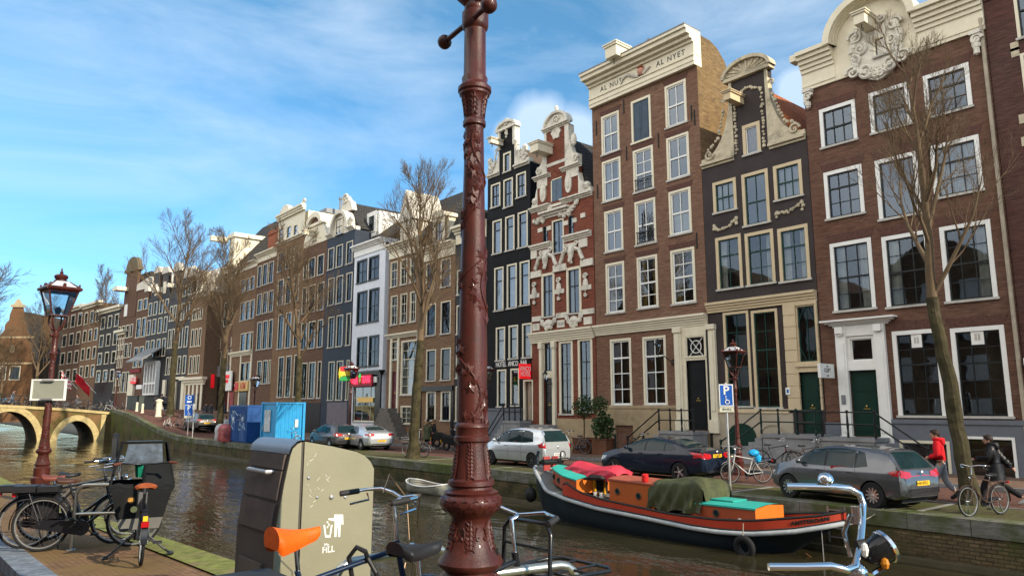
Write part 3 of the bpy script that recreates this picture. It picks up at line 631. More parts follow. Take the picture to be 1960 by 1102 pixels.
b=MB(); b.box(x0+.9,x0+2.5,Y+2,Y+3,18.2,19.6); b.lathe([(.16,0),(.16,.5),(.22,.5),(.22,.62)],8,(x0+1.4,Y+2.5,19.6)); b.lathe([(.16,0),(.16,.6),(.24,.6),(.24,.7)],8,(x0+2,Y+2.5,19.6)); b.build('chimney',BRICK('mossy chimney brick',(.2,.16,.09),(.15,.12,.07),(.1,.09,.06),moss=(.13,.12,.03)),r)
pw=q('A',1590,870)
b=MB(); b.box(x0+.25,x0+1.3,Y-.08,Y-.02,pw[1]-.55,pw[1]+.5); b.box(x0+.1,x0+1.6,Y-.3,Y-.02,pw[1]+1.25,pw[1]+1.5); b.build('notice_board',W_WHITE,r)
b=MB(); b.box(x0+.35,x0+.7,Y-.09,Y-.078,pw[1]-.5,pw[1]-.2); b.build('notice',M('pink notice',(.7,.2,.25),.6),r)
# ---- plum house with neck gable
W=dict(frame=W_TAN,sash=D_GREEN,fw=.15,sw=.05)
wins=wd('B',(60,168,825,975),cols=3,rt=1,rb=1,curtain='f',**W)+wd('B',(195,318,785,1035),cols=2,rt=1,rb=1,split=.45,**W)+wd('B',(338,470,745,915),cols=3,rt=1,rb=1,curtain='f',**W)
wins+=wd('A',(82,212,28,302),cols=2,rt=1,rb=2,curtain='l',**W)+wd('A',(230,375,5,280),cols=2,rt=1,rb=2,curtain='R',**W)+wd('A',(395,550,-20,262),cols=2,rt=1,rb=2,curtain='lR',**W)
x0,x1=q('O',1355,600)[0],q('O',1570,640)[0]
g1=wd('A',(125,255,408,893),cols=2,rt=2,rb=3,split=.6,**dict(W,fw=.12)); g2=wd('A',(268,402,398,900),cols=2,rt=2,rb=3,split=.6,**dict(W,fw=.12))
dr=rect('A',510,612,712,1020); dt=rect('A',482,595,375,672); dx0,dx1=dr[0],dr[1]
zl=(q('B',90,745)[1]+q('B',400,655)[1])/2; zbase=q('A',300,905)[1]
r=house('canal_house','narrow plum painted house with carved neck gable and garlands',x0,x1,zl,BRPUR,wins+g1+g2,holes_extra=[(dx0,dx1,dr[2],dr[3]),(dx0,dx1,dt[2],dt[3])])
nx0,nx1=q('B',140,560)[0],q('B',318,500)[0]; nxc=(nx0+nx1)/2; zp=(q('B',120,372)[1]+q('B',330,295)[1])/2-.15
tw=rect('B',196,278,565,712)
b=MB(); wall_holes(b,nx0,nx1,zl,zp,[tw],Y); b.quad((nx0,Y,zl),(nx0,Y,zp),(nx0,Y+.35,zp),(nx0,Y+.35,zl)); b.quad((nx1,Y,zl),(nx1,Y,zp),(nx1,Y+.35,zp),(nx1,Y+.35,zl)); b.quad((nx0,Y+.35,zl),(nx1,Y+.35,zl),(nx1,Y+.35,zp),(nx0,Y+.35,zp)); b.build('gable_neck',BRPUR,r)
wings(r,STONE,nx0,nx1,x0,x1,zl+.12,zp-.4,Y); b=MB()
moulding(b,x0+.05,nx0+.1,Y,zl-.1,zl+.14,.2,2,ends=False); moulding(b,nx1-.1,x1-.05,Y,zl-.1,zl+.14,.2,2,ends=False)
for a,c in((nx0,nx0+.14),(nx1-.14,nx1)):b.box(a,c,Y-.06,Y,zl+.14,zp)
b.box(nx0-.2,nx1+.2,Y-.2,Y+.3,zp,zp+.16); hw=(nx1-nx0)/2+.25; ph=(q('B',225,262)[1]-zp-.16)
b.prism(arcpts(nxc,zp+.16,hw,ph,0,pi,18),Y-.06,Y+.3,'y'); ring_band(b,nxc,zp+.16,hw-.12,ph-.12,.16,Y-.25,Y+.3)
for i in range(9):a=pi*(i+.5)/9; b.tube([(nxc,Y-.07,zp+.2),(nxc+cos(a)*(hw-.2),Y-.08,zp+.2+sin(a)*(ph-.2))],[.02,.07],5)
rr_=random.Random(9)
gx0,gx1,gz1,gz0=q('B',165,600)[0],q('B',290,560)[0],q('B',225,405)[1],q('B',175,720)[1]
for s,xx in((0,gx0),(1,gx1)):garland(b,[(xx,gz1-.25),(xx,gz0+.1)],Y-.02,.09,rr_,n=17); garland(b,[(xx,gz1-.25),((gx0+gx1)/2,gz1+.1)],Y-.02,.09,rr_,n=8)
for c,pts in(('B',[(65,1030),(80,1055),(118,1045),(155,1020),(168,995)]),('B',[(350,975),(375,975),(410,970),(450,945),(470,925)])):
 P=[q(c,*p)for p in pts]; garland(b,P,Y-.02,.09,rr_,n=16); garland(b,[P[0],(P[0][0],P[0][1]-.3)],Y-.02,.09,rr_,n=4); garland(b,[P[-1],(P[-1][0],P[-1][1]-.35)],Y-.02,.09,rr_,n=4)
b.build('carved_stone',STONE,r)
window(r,tw,Y,W_TAN,W_WHITE,1,0,1,fw=.16,name='attic_window'); hoist(r,q('B',185,465)[0],q('B',185,465)[1],Y,1.1,.36,.42,W_TAN)
b=MB(); zr=zp-.2; b.add([(x0,Y+.3,zl),(x1,Y+.3,zl),(nxc,Y+.3,zr),(x0,Y+11,zl),(x1,Y+11,zl),(nxc,Y+11,zr)],[(0,1,2),(3,5,4),(0,2,5,3),(1,4,5,2)]); b.build('roof',TILE_R,r)
b=MB(); zc=(q('A',80,385)[1]+q('A',600,330)[1])/2; moulding(b,x0+.03,x1-.03,Y,zc-.25,zc+.22,.28,4,ends=False,base=.06)
px0,px1=q('A',432,600)[0],x1-.05
for a,c in((px0,dx0),(dx1,px1)):
 n=9
 for i in range(n):z0=zbase+(zc-.25-zbase)*i/n; z1=zbase+(zc-.25-zbase)*(i+1)/n; b.box(a,c,Y-.10,Y+.1,z0+.03,z1); b.box(a+.02,c-.02,Y-.075,Y+.1,z0,z0+.03)
b.box(dx0,dx1,Y-.09,Y+.1,dr[3],dt[2]); b.box(dx0-.12,dx1+.12,Y-.16,Y-.1,dt[2]-.12,dt[2]); b.box(dx0,dx1,Y-.09,Y+.1,dt[3],zc-.25)
b.box(x0+.03,px0,Y-.12,Y-.002,zbase-.12,zbase+.06); b.build('stone_portal',W_TAN,r)
window(r,(dx0,dx1,dt[2],dt[3]),Y,W_TAN,D_GREEN,2,0,1,fw=.06,sill=None,name='fanlight')
b=MB(); xm=(dx0+dx1)/2; zm=(dt[2]+dt[3])/2; hh=(dt[3]-dt[2])/2-.08
for s in(-1,1):b.tube([(xm+s*(.06+.36*(1-(k/8)**2)),Y+.03,zm+hh*k/8)for k in range(-8,9)],.018,5)
b.build('fanlight_tracery',D_GREEN,r)
door(r,(dx0,dx1,dr[2],dr[3]),Y,GREENP,panels=2)
b=MB(); av=[rect('A',148,288,970,1120),rect('A',312,440,980,1105)]; b.box(x0+.03,dx0-.4,Y-.08,Y-.002,-.2,zbase-.12); b.build('plinth',TAUPE,r)
for i,(a,c,z0,z1)in enumerate(av):
 z0=.1; xm=(a+c)/2; hw=(c-a)/2; k=MB()
 k.prism([(a,z0),(c,z0)]+arcpts(xm,z1-hw*.8,hw,hw*.8,0,pi,14),Y-(.13 if not i else .085),Y-.07,'y'); o=k.build('basement_hatch' if not i else 'arched_niche',GREENP if not i else TAUPE,r)
 if i:k=MB(); ring_band(k,xm,z1-hw*.8,hw,hw*.8,.06,Y-.12,Y-.07); k.build('niche_rim',TAUPE,o)
stoop(r,q('K',1600,700,28)[0],dx1+.5,Y-.16,1.5,dr[2]-.02,-1,1.9,6,railmat=M('dark green railing',(.012,.03,.024),.35))
b=MB(); b.box(dx0-.62,dx0-.42,Y-.14,Y-.10,3.0,3.3); b.build('name_plate',W_WHITE,r)
b=MB(); b.box(dx0-.56,dx0-.48,Y-.15,Y-.14,3.08,3.22); b.build('plate_mark',M('sign blue',(.02,.12,.5),.4),r)
X0_PUR=x0
# ---- tall brown house with the motto frieze
W=dict(frame=W_CREAM,sash=W_WHITE,cols=2,fw=.12,sw=.07)
wins=wd('C',(660,750,98,302),rt=1,rb=1,curtain='l',**W)+wd('C',(980,1088,-58,165),rt=1,rb=1,**W)
wins+=wd('C',(664,758,327,540),rt=1,rb=1,curtain='lR',**W)+wd('C',(820,922,270,493),rt=2,rb=1,split=.42,**W)+wd('C',(988,1102,205,430),rt=1,rb=1,**W)
wins+=wd('C',(676,769,580,795),rt=1,rb=1,**W)+wd('C',(829,934,530,760),rt=1,rb=1,split=.45,**W)+wd('C',(1000,1112,478,710),rt=1,rb=1,curtain='h',**W)
wins+=wd('C',(683,777,845,1105),rt=2,rb=2,curtain='ly',**W)+wd('C',(840,944,812,1080),rt=2,rb=2,curtain='lRy',**W)+wd('C',(1010,1132,775,1058),rt=2,rb=2,curtain='ly',**W)
wg=wd('D',(706,812,230,572),rt=1,rb=3,split=.73,curtain='lRr',**W)+wd('D',(870,988,217,571),rt=1,rb=3,split=.73,curtain='lRr',**W)
sh=rect('C',810,909,20,242)
x0,x1=q('O',1140,600)[0],q('O',1355,600)[0]; zf=(q('I',300,925)[1]+q('I',1300,475)[1])/2
dr=rect('D',1093,1192,338,690); dt=rect('D',1090,1165,217,327)
r=house('canal_house','tall brown brick house with white motto frieze along its top',x0,x1,zf,BRNUT,wins+wg,side=BRNUTS,holes_extra=[sh,dr,(dr[0],dr[1],dt[2],dt[3])],depth=9)
lintels(r,wins,Y,LINT,.3)
# shuttered hoist door
b=MB(); a,c,d,e=sh
b.box(a,a+.13,Y-.03,Y+.12,d+.1,e); b.box(c-.13,c,Y-.03,Y+.12,d+.1,e); b.box(a+.13,c-.13,Y-.03,Y+.12,e-.14,e); b.box(a-.05,c+.05,Y-.08,Y+.12,d,d+.1); fo=b.build('hoist_door',W_CREAM,r)
b=MB(); xm=(a+c)/2
for l,k in((a+.13,xm-.01),(xm+.01,c-.13)):b.box(l,k,Y+.03,Y+.08,d+.1,e-.14); b.box(l+.1,k-.1,Y+.015,Y+.03,d+.3,e-.4)
b.build('shutter',D_BLUE,fo)
for w_ in(wins[3],wins[6]):
 a,c,d,e=w_['h']; b=MB(); zz=d+.12
 for i in range(9):xx=a+.14+(c-a-.28)*i/8; b.tube([(xx,Y-.06,zz),(xx,Y-.06,zz+.62)],.012,4);
 for i in range(8):xx=a+.14+(c-a-.28)*(i+.5)/8; b.torus((xx,Y-.06,zz+.38),.07,.012,'y',8,4)
 b.box(a+.1,c-.1,Y-.08,Y-.04,zz+.6,zz+.65); b.box(a+.1,c-.1,Y-.08,Y-.04,zz+.05,zz+.09); b.build('balcony_grille',IRON,r)
anchors(r,[(x0+.35,zf-1.2),(x0+.35,zf-5),(x1-.45,zf-2.4),(x1-.45,zf-9)]+[(q('C',xx,60)[0],q('C',xx,zz)[1])for xx,zz in((772,65),(940,235),(780,300),(1125,120),(850,640))],Y)
zt=(q('I',130,690)[1]+q('I',1240,100)[1])/2; H_=zt-zf
b=MB(); b.box(x0+.01,x1-.01,Y-.24,Y+.4,zf,zf+H_*.28); b.box(x0+.01,x1-.01,Y-.28,Y-.24,zf+H_*.10,zf+H_*.14); b.box(x0+.01,x1-.01,Y-.30,Y-.24,zf+H_*.25,zf+H_*.29)
b.box(x0+.01,x1-.01,Y-.22,Y+.4,zf+H_*.29,zf+H_*.62)
for k,(a,c,p)in enumerate(((.62,.70,.34),(.70,.80,.55),(.80,.92,.80),(.92,1,.92))):b.box(x0-(.1 if k>1 else .0),x1-.01,Y-p,Y+.4,zf+H_*a,zf+H_*c)
fr=b.build('frieze',W_CREAM,r)
b=MB(); b.box(x0-.12,x1,Y-.95,Y+.4,zt,zt+.06); b.build('cornice_lead',LEAD,r)
for s_,p in(('AL NUT',(430,735)),('AL NYET',(1055,430))):
 X_,Z_=q('I',*p,DF-.3); lettering(s_,.42,D_BLACK,r,Vector((X_,Y-.225,zf+H_*.44))-r.location,depth=.01,name='motto',width=.95,spacing=1.25)
b=MB(); X_,Z_=q('I',790,535); Z_=zf+H_*.44
b.ball((X_,Y-.3,Z_),.22,10,0,(1,.8,1.2)); b.ball((X_,Y-.33,Z_+.18),.2,8,1,(1,.8,.6)); b.tube([(X_-.15,Y-.3,Z_-.2),(X_-.5,Y-.28,Z_-.1),(X_-1.0,Y-.28,Z_+.15),(X_-1.3,Y-.28,Z_+.05),(X_-1.5,Y-.28,Z_-.22)],[.12,.1,.08,.07,.04],6,2); b.tube([(X_+.1,Y-.28,Z_-.15),(X_+.6,Y-.27,Z_+.05)],[.1,.05],6,2)
b.build('painted_relief',[M('pink stone flesh',(.55,.28,.2),.7),M('red brown hair',(.25,.07,.03),.8),PSTONE],r,smooth=True)
hx,hz=q('I',620,345,DF-.5); hoist(r,q('I',600,345)[0],zt+.28,Y-.1,1.2,.8,.75)
b=MB(); pr=[(Y+.4,zf)]+[(Y-.2,zt-.02)]+[qx('I',*p,x1)for p in((1405,165),(1480,205),(1560,290),(1640,430))]; ye,ze=pr[-1]
pr+=[(ye+1.2,ze-2.2),(ye+1.4,zf)]; b.prism(pr,x0+.02,x1-.02,'x'); b.build('roof',BRNUTS,r)
xx=q('I',770,300)[0]; b=MB(); b.box(xx-.55,xx+.55,Y+.6,Y+3,zt,zt+.5); b.prism([(xx-.7,zt+.5),(xx+.7,zt+.5),(xx,zt+1.15)],Y+.5,Y+3.2,'y'); b.build('dormer',LEAD,r)
zc=(q('D',640,190)[1]+q('D',1000,140)[1])/2
b=MB(); moulding(b,x0+.02,x1-.02,Y,zc-.35,zc+.2,.34,5,ends=False,base=.05)
for a,c in((dr[0]-.62,dr[0]-.2),(dr[1]+.2,dr[1]+.62)):b.box(a,c,Y-.14,Y+.02,1.9,zc-.36); b.box(a+.1,c-.1,Y-.18,Y-.14,2.3,zc-.7); b.box(a-.05,c+.05,Y-.2,Y,1.3,1.9); b.box(a-.03,c+.03,Y-.22,Y,zc-.6,zc-.36)
for a,c in((dr[0]-.2,dr[0]),(dr[1],dr[1]+.2)):b.box(a,c,Y-.06,Y+.1,dr[2],zc-.36)
b.box(dr[0],dr[1],Y-.05,Y+.1,dr[3],dt[2]); b.box(dr[0],dr[1],Y-.05,Y+.1,dt[3],zc-.36); b.build('door_surround',W_CREAM,r)
window(r,(dr[0],dr[1],dt[2],dt[3]),Y,W_CREAM,D_BLACK,1,0,1,fw=.06,sill=None,name='fanlight');
b=MB(); xm,zm=(dr[0]+dr[1])/2,(dt[2]+dt[3])/2; b.torus((xm,Y+.03,zm),.3,.025,'y',18,5)
for s in(-1,1):b.tube([(xm-.4,Y+.03,zm-s*.45),(xm+.4,Y+.03,zm+s*.45)],.02,5)
b.build('fanlight_tracery',W_WHITE,r)
door(r,dr,Y,BLACKP,panels=3)
zp_=q('D',850,580)[1]; bo=rect('D',735,825,665,780)
b=MB(); wall_holes(b,x0+.02,dr[0]-.63,-.2,zp_,[(bo[0],bo[1],.15,bo[3])],Y-.1,rev=.5); b.box(x0+.02,dr[0]-.63,Y-.14,Y,zp_,zp_+.14); b.box(dr[0]-.63,x1-.02,Y-.1,Y-.002,-.2,1.3); b.build('plinth',SANDP,r)
b=MB(); b.box(bo[0]-.02,bo[1]+.02,Y+.3,Y+.36,.1,bo[3]); b.build('basement_door',BLACKP,r)
xs_=q('K',280,300,28.1)[0]
stoop(r,xs_,x1-.1,Y-.2,1.2,dr[2]-.02,-1,1.9,6)
b=MB(); lx,lz=q('D',1020,300); b.tube([(lx+.05,Y-.02,lz-.35),(lx+.05,Y-.3,lz-.45),(lx-.1,Y-.6,lz-.2),(lx-.35,Y-.75,lz-.25),(lx-.35,Y-.75,lz-.05)],.025,6); curl(b,lx,lz-.55,.14,Y-.05,1.5,0,1,.02)
lo=b.build('wall_lamp',IRON,r); k=MB(); k.lathe([(.06,0),(.16,.38)],6,(lx-.35,Y-.75,lz-.02)); k.build('lamp_glass',GLASS('lamp glass',(.85,.86,.85),.6),lo); k=MB(); k.lathe([(.2,0),(.05,.2),(.03,.3)],6,(lx-.35,Y-.75,lz+.37)); k.build('lamp_cap',IRON,lo)
b=MB(); b.tube([(x1-.02,Y-.12,.2),(x1-.02,Y-.12,zc-.4)],.06,8); b.build('downpipe',D_BLACK,r)
# ---- red and white renaissance house
x0,x1=q('O',1017,600)[0],q('O',1139,600)[0]; xc=(x0+x1)/2
z3=(q('G',115,940)[1]+q('G',610,795)[1])/2; z2=(q('G',155,665)[1]+q('G',545,540)[1])/2; z1=(q('G',215,240)[1]+q('G',465,160)[1])/2
W=dict(frame=W_CREAM,sash=D_BLACK,fw=.09,sw=.04)
wp=[dict(h=rect('H',215,330,470,865),cols=2,rt=1,rb=1,split=.62,curtain='l',**dict(W,fw=.16)),dict(h=rect('H',435,565,415,835),cols=2,rt=1,rb=1,split=.62,curtain='l',**dict(W,fw=.16))]
wm=[dict(h=rect('H',308,412,0,305),cols=2,rt=0,rb=1,**W),dict(h=rect('H',232,268,60,222),cols=1,rt=1,rb=1,**dict(W,fw=.03,frame=D_BLACK)),dict(h=rect('H',455,497,-30,165),cols=1,rt=1,rb=1,**dict(W,fw=.03,frame=D_BLACK))]
wg=[dict(h=rect('D',448,518,240,615),cols=2,rt=1,rb=3,split=.7,curtain='ly',**dict(W,fw=.15)),dict(h=rect('D',543,617,228,605),cols=2,rt=1,rb=3,split=.7,**dict(W,fw=.15))]
sh=rect('G',300,395,650,845); dr=rect('D',372,418,428,660); dt=rect('D',365,412,250,402); dr=(dr[0],dr[1],dr[2],dr[3])
r=house('canal_house','red brick house with white stepped renaissance gable and blue shutters',x0,x1,z3,BRRED,wp+wm+wg,holes_extra=[dr,(dr[0],dr[1],dt[2],dt[3])])
zc=(q('H',140,1030)[1]+q('H',680,965)[1])/2
b=MB(); b.quad((x0+.02,Y-.004,-.2),(x1-.02,Y-.004,-.2),(x1-.02,Y-.004,.5),(x0+.02,Y-.004,.5)); lx0,lx1=q('G',180,720)[0],q('G',540,640)[0]; n0,n1=q('G',245,330)[0],q('G',455,300)[0]; lc=(n0+n1)/2
b=MB(); wall_holes(b,lx0,lx1,z3,z2,[sh],Y);
for xx in(lx0,lx1):b.quad((xx,Y,z3),(xx,Y,z2),(xx,Y+.4,z2),(xx,Y+.4,z3))
b.box(n0,n1,Y,Y+.4,z2,z1-.1); b.box(lx0,lx1,Y+.3,Y+.4,z3,z2); b.build('gable',BRRED,r)
b=MB(); rr_=random.Random(3)
moulding(b,x0+.05,sh[0]-.02,Y,z3-.15,z3+.12,.3,3,ends=False); moulding(b,sh[1]+.02,x1-.05,Y,z3-.15,z3+.12,.3,3,ends=False); b.box(sh[0]-.02,sh[1]+.02,Y-.1,Y,z3-.15,z3+.0)
moulding(b,lx0-.25,lc-.55,Y,z2-.1,z2+.14,.28,3,ends=False); moulding(b,lc+.45,lx1+.25,Y,z2-.1,z2+.14,.28,3,ends=False)
b.box(lx0-.02,lx0+.9,Y-.05,Y,z2-.6,z2-.1); b.box(lx1-1.0,lx1+.02,Y-.05,Y,z2-.6,z2-.1)
moulding(b,n0-.1,n1+.1,Y,z1-.15,z1+.08,.3,3,ends=False); b.box(n0-.02,n0+.16,Y-.06,Y+.3,z2+.1,z1-.15); b.box(n1-.32,n1+.02,Y-.06,Y+.42,z2+.1,z1-.15)
b.box(n0+.1,n1,Y-.03,Y+.02,z2+.55,z2+.75)
hw=(n1-n0)/2; b.prism(arcpts(lc,z1+.08,hw,hw*.8,0,pi,16),Y-.05,Y+.3,'y'); ring_band(b,lc,z1+.08,hw-.1,hw*.8-.1,.14,Y-.2,Y+.3); b.ball((lc,Y,z1+hw*.8+.35),.13,8,0,(1,1,1.5)); curl(b,lc,z1+.4,.3,Y-.1,1.6,0,1,.06)
for s,e0,e1 in((-1,lx0,n0),(1,lx1,n1)):# scroll stones on the two shoulders
 P=[(e1,z2+.14),(e0,z2+.14),(e0,z2+.75),(e0+(e1-e0)*.35,z2+.8),(e0+(e1-e0)*.6,z2+1.0),(e1,z2+1.9)]; b.prism(P,Y-.05,Y+.3,'y'); curl(b,e0-s*.16,z2+.5,.22,Y-.1,1.4,0,s,.07); b.ball((e1-s*-.3,Y+.1,z2+1.75),.3,8,0,(.8,.5,1.4))
for s,e0,e1 in((-1,x0+.08,lx0),(1,x1-.08,lx1)):b.prism([(e1,z3+.12),(e0,z3+.12),(e0-s*.05,z3+.35),(e0-s*.3,z3+.55),(e1+s*.15,z3+1.0),(e1,z3+1.5)],Y-.05,Y+.3,'y'); b.ball((e0-s*.35,Y,z3+.55),.24,8)
cx2,cz2=q('G',325,255); b.prism([(lc+.38*cos(a)*(1+.12*cos(6*a)),cz2+.42*sin(a)*(1+.12*cos(6*a)))for a in[2*pi*i/30 for i in range(30)]],Y-.1,Y,'y')
for c,xx,yy,k in(('G',232,775,.42),('G',455,690,.42)):# oval niches
 X_,Z_=q(c,xx,yy); b.prism([(X_+.26*cos(a),Z_+.62*sin(a))for a in[2*pi*i/20 for i in range(20)]],Y-.1,Y,'y'); b.ball((X_,Y-.1,Z_),.16,8,0,(1,.6,2.4))
for c,xx,yy in(('H',155,650),('H',370,610),('H',605,575)):# cartouches between the tall windows
 X_,Z_=q(c,xx,yy); b.ball((X_,Y-.05,Z_),.24,8,0,(.9,.5,1.7)); curl(b,X_,Z_+.5,.18,Y-.08,1.3,0,1,.06); curl(b,X_,Z_-.55,.13,Y-.08,1.3,0,-1,.05); b.box(X_-.42,X_+.42,Y-.04,Y,Z_-.28,Z_-.02)
for a,c,yy in((100,215,480),(320,435,420),(560,670,372)):
 X_,Z_=q('H',a,yy); X2=q('H',c,yy)[0]; b.box(max(X_,x0+.02),min(X2,x1-.02),Y-.08,Y,Z_-.28,Z_+.08); b.box(max(X_,x0+.02),min(X2,x1-.02),Y-.14,Y,Z_-.34,Z_-.28)
for c,xx,yy in(('H',255,345),('H',480,290)):# scrolled lintels with a mask
 X_,Z_=q(c,xx,yy); b.ball((X_,Y-.08,Z_),.3,8,0,(.8,.6,1.4)); b.box(X_-.3,X_+.3,Y-.08,Y,Z_+.3,Z_+.55); garland(b,[(X_,Z_-.2),(X_,Z_-.6)],Y-.1,.15,rr_,n=5)
 for s in(-1,1):b.tube([(X_+s*.3,Y-.05,Z_+.2),(X_+s*.65,Y-.05,Z_+.05),(X_+s*.8,Y-.05,Z_-.3),(X_+s*.95,Y-.05,Z_-.55)],.13,6); curl(b,X_+s*.42,Z_+.45,.17,Y-.08,1.2,0,s,.06)
for a,c,yy in((80,310,272),(415,655,175)):X_,Z_=q('H',a,yy); X2=q('H',c,yy)[0]; moulding(b,max(X_,x0+.03),min(X2,x1-.03),Y,Z_-.18,Z_+.16,.26,3,ends=False)
for a,c,yy,hh in((108,178,320,.5),(545,620,215,.5),(140,200,950,.42),(590,660,893,.42),(355,420,920,.42),(345,440,848,.3),(575,680,815,.3),(135,215,880,.3)):X_,Z_=q('H',a,yy); X2=q('H',c,yy)[0]; b.box(max(X_,x0+.03),min(X2,x1-.03),Y-.06,Y,Z_-hh/2,Z_+hh/2)
for c,xx,yy in(('H',278,915),('H',502,885)):X_,Z_=q(c,xx,yy); b.ball((X_,Y-.02,Z_),.3,8,0,(1.2,.6,.9)); garland(b,[(X_-.6,Z_+.2),(X_-.3,Z_-.15),(X_,Z_-.35),(X_+.3,Z_-.15),(X_+.6,Z_+.2)],Y-.04,.17,rr_,n=16)
X_,Z_=q('G',345,960); moulding(b,X_-.85,X_+.85,Y,Z_-.15,Z_+.25,.4,3)
for c,xx,yy in(('G',230,1000),('G',460,935)):
 X_,Z_=q(c,xx,yy); b.ball((X_,Y-.04,Z_),.3,8,0,(.7,.5,1.3)); garland(b,[(X_-.8,Z_-.1),(X_-.35,Z_-.2),(X_,Z_),(X_+.35,Z_+.1),(X_+.8,Z_+.5)],Y-.02,.18,rr_,n=14)
for a,c,yy in((185,225,100),(262,300,82),(410,450,38),(490,525,12),(190,225,10),(560,600,-30)):X_,Z_=q('H',a,yy); X2=q('H',c,yy)[0]; b.box(X_,X2,Y-.05,Y,Z_-.13,Z_+.13)
b.build('white_stonework',PSTONE,r)
b=MB(); xm=(sh[0]+sh[1])/2; b.box(sh[0]+.08,xm-.01,Y-.02,Y+.05,sh[2],sh[3]-.06); b.box(xm+.01,sh[1]-.02,Y-.02,Y+.05,sh[2],sh[3]-.06); b.box(sh[0],sh[0]+.08,Y-.04,Y+.1,sh[2],sh[3],1); b.box(sh[0],sh[1],Y-.04,Y+.1,sh[3]-.06,sh[3],1); b.build('shutter',[M('faded blue shutter',(.10,.15,.20),.6),W_CREAM],r)
hoist(r,q('G',275,410)[0],q('G',275,410)[1],Y,1.2,.75,.6)
b=MB(); zr=z1-.5; b.add([(x0+.02,Y+.42,z3-.1),(x1-.02,Y+.42,z3-.1),(lc,Y+.42,zr),(x0+.02,Y+11,z3-.1),(x1-.02,Y+11,z3-.1),(lc,Y+11,zr)],[(0,1,2),(3,5,4),(0,2,5,3),(1,4,5,2)]); b.build('roof',TILE_D,r)
b=MB(); moulding(b,x0+.02,x1-.02,Y,zc-.45,zc+.18,.36,5,ends=False,base=.08)
for xx in(dr[0]-.28,dr[1]+.05):b.box(xx,xx+.23,Y-.16,Y,.9,zc-.8); b.box(xx-.04,xx+.27,Y-.22,Y,zc-.8,zc-.45); b.box(xx-.04,xx+.27,Y-.2,Y,.2,.9)
b.box(dr[0],dr[1],Y-.08,Y+.1,dr[3],dt[2]); b.box(dr[0],dr[1],Y-.06,Y+.1,dt[3],zc-.45); b.build('door_surround',W_CREAM,r)
window(r,(dr[0],dr[1],dt[2],dt[3]),Y,W_CREAM,D_BLACK,2,0,1,fw=.05,sill=None,name='fanlight'); door(r,dr,Y,BLACKP,panels=3)
b=MB(); b.box(dr[1]+.3,x1-.02,Y-.09,Y-.002,.0,q('D',500,630)[1]-.02); b.box(x0+.02,dr[0]-.3,Y-.09,Y-.002,0,1.2); b.build('plinth',SANDP,r)
b=MB(); b.box(dr[0]-.4,dr[1]+.4,Y-.8,Y-.1,.1,dr[2]-.02); b.box(dr[0]-.4,dr[1]+.4,Y-1.1,Y-.8,.1,dr[2]*.6); b.build('stoop',STEP,r)
b=MB(); lx,lz=q('P',780,110); b.tube([(lx+.25,Y-.02,lz-.35),(lx+.2,Y-.4,lz-.4),(lx,Y-.5,lz-.35),(lx,Y-.5,lz-.15)],.025,6); b.lathe([(.17,.28),(.05,.45),(.02,.55)],6,(lx,Y-.5,lz-.1)); lo=b.build('wall_lamp',IRON,r); k=MB(); k.lathe([(.07,0),(.14,.36)],6,(lx,Y-.5,lz-.15)); k.build('lamp_glass',MATS['lamp glass'],lo)
lettering('1620',.26,LEAD,r,Vector((q('H',388,918)[0],Y-.065,q('H',388,918)[1]))-r.location,name='date_stone_figures')
X0_REN=x0
# ---- black hotel
x0,x1=q('O',932,600)[0],q('O',1016,600)[0]; xc=(x0+x1)/2
W=dict(frame=W_CREAM,sash=D_BLACK,cols=1,rt=1,rb=1,fw=.10,sw=.045)
wins=wd('C',(105,152,450,572),**dict(W,cols=2))+wd('C',(168,215,425,572),**dict(W,cols=2))+wd('C',(232,281,395,522),**dict(W,cols=2))
wins+=wd('C',(113,159,633,806),split=.72,curtain='h',**W)+wd('C',(177,223,612,790),split=.72,curtain='h',**W)+wd('C',(240,290,590,775),split=.72,curtain='h',**W)
wins+=wd('C',(122,168,870,1092),split=.7,curtain='f',**W)+wd('C',(185,235,853,1080),split=.7,curtain='f',**W)+wd('C',(250,300,838,1066),split=.7,curtain='f',**W)
wins+=wd('D',(130,176,173,345),split=.62,curtain='f',**W)+wd('D',(194,241,163,336),split=.62,curtain='f',**W)+wd('D',(262,311,153,331),split=.62,curtain='f',**W)
wins+=wd('D',(136,182,385,577),split=.68,**W)+wd('D',(203,247,380,572),split=.68,**W)
dr=rect('D',268,316,437,640); zl=(q('C',90,415)[1]+q('C',300,350)[1])/2
r=house('hotel_house','black hotel house with white neck gable and red sign',x0,x1,zl,BRBLK,wins,holes_extra=[dr])
nx0,nx1=q('C',148,300)[0],q('C',225,300)[0]; xc=(nx0+nx1)/2; zp=(q('C',150,195)[1]+q('C',220,165)[1])/2; tw=rect('C',167,205,293,395)
b=MB(); wall_holes(b,nx0,nx1,zl,zp,[tw],Y)
for xx in(nx0,nx1):b.quad((xx,Y,zl),(xx,Y,zp),(xx,Y+.35,zp),(xx,Y+.35,zl))
b.quad((nx0,Y+.35,zl),(nx1,Y+.35,zl),(nx1,Y+.35,zp),(nx0,Y+.35,zp)); b.build('gable_neck',BRBLK,r)
wings(r,PSTONE,nx0,nx1,x0,x1,zl+.1,zp-.8,Y); b=MB()
for s,xx in((-1,nx0),(1,nx1)):b.box(xx-.12,xx+.12,Y-.12,Y+.3,zl+1.6,zp+.1); curl(b,xx+s*.75,zl+.75,.3,Y-.12,1.6,0,s,.08); b.ball((xx+s*1.0,Y,zl+1.1),.2,8,0,(1,1,1.3))
moulding(b,x0+.05,nx0,Y,zl-.1,zl+.12,.22,2,ends=False); moulding(b,nx1,x1-.05,Y,zl-.1,zl+.12,.22,2,ends=False)
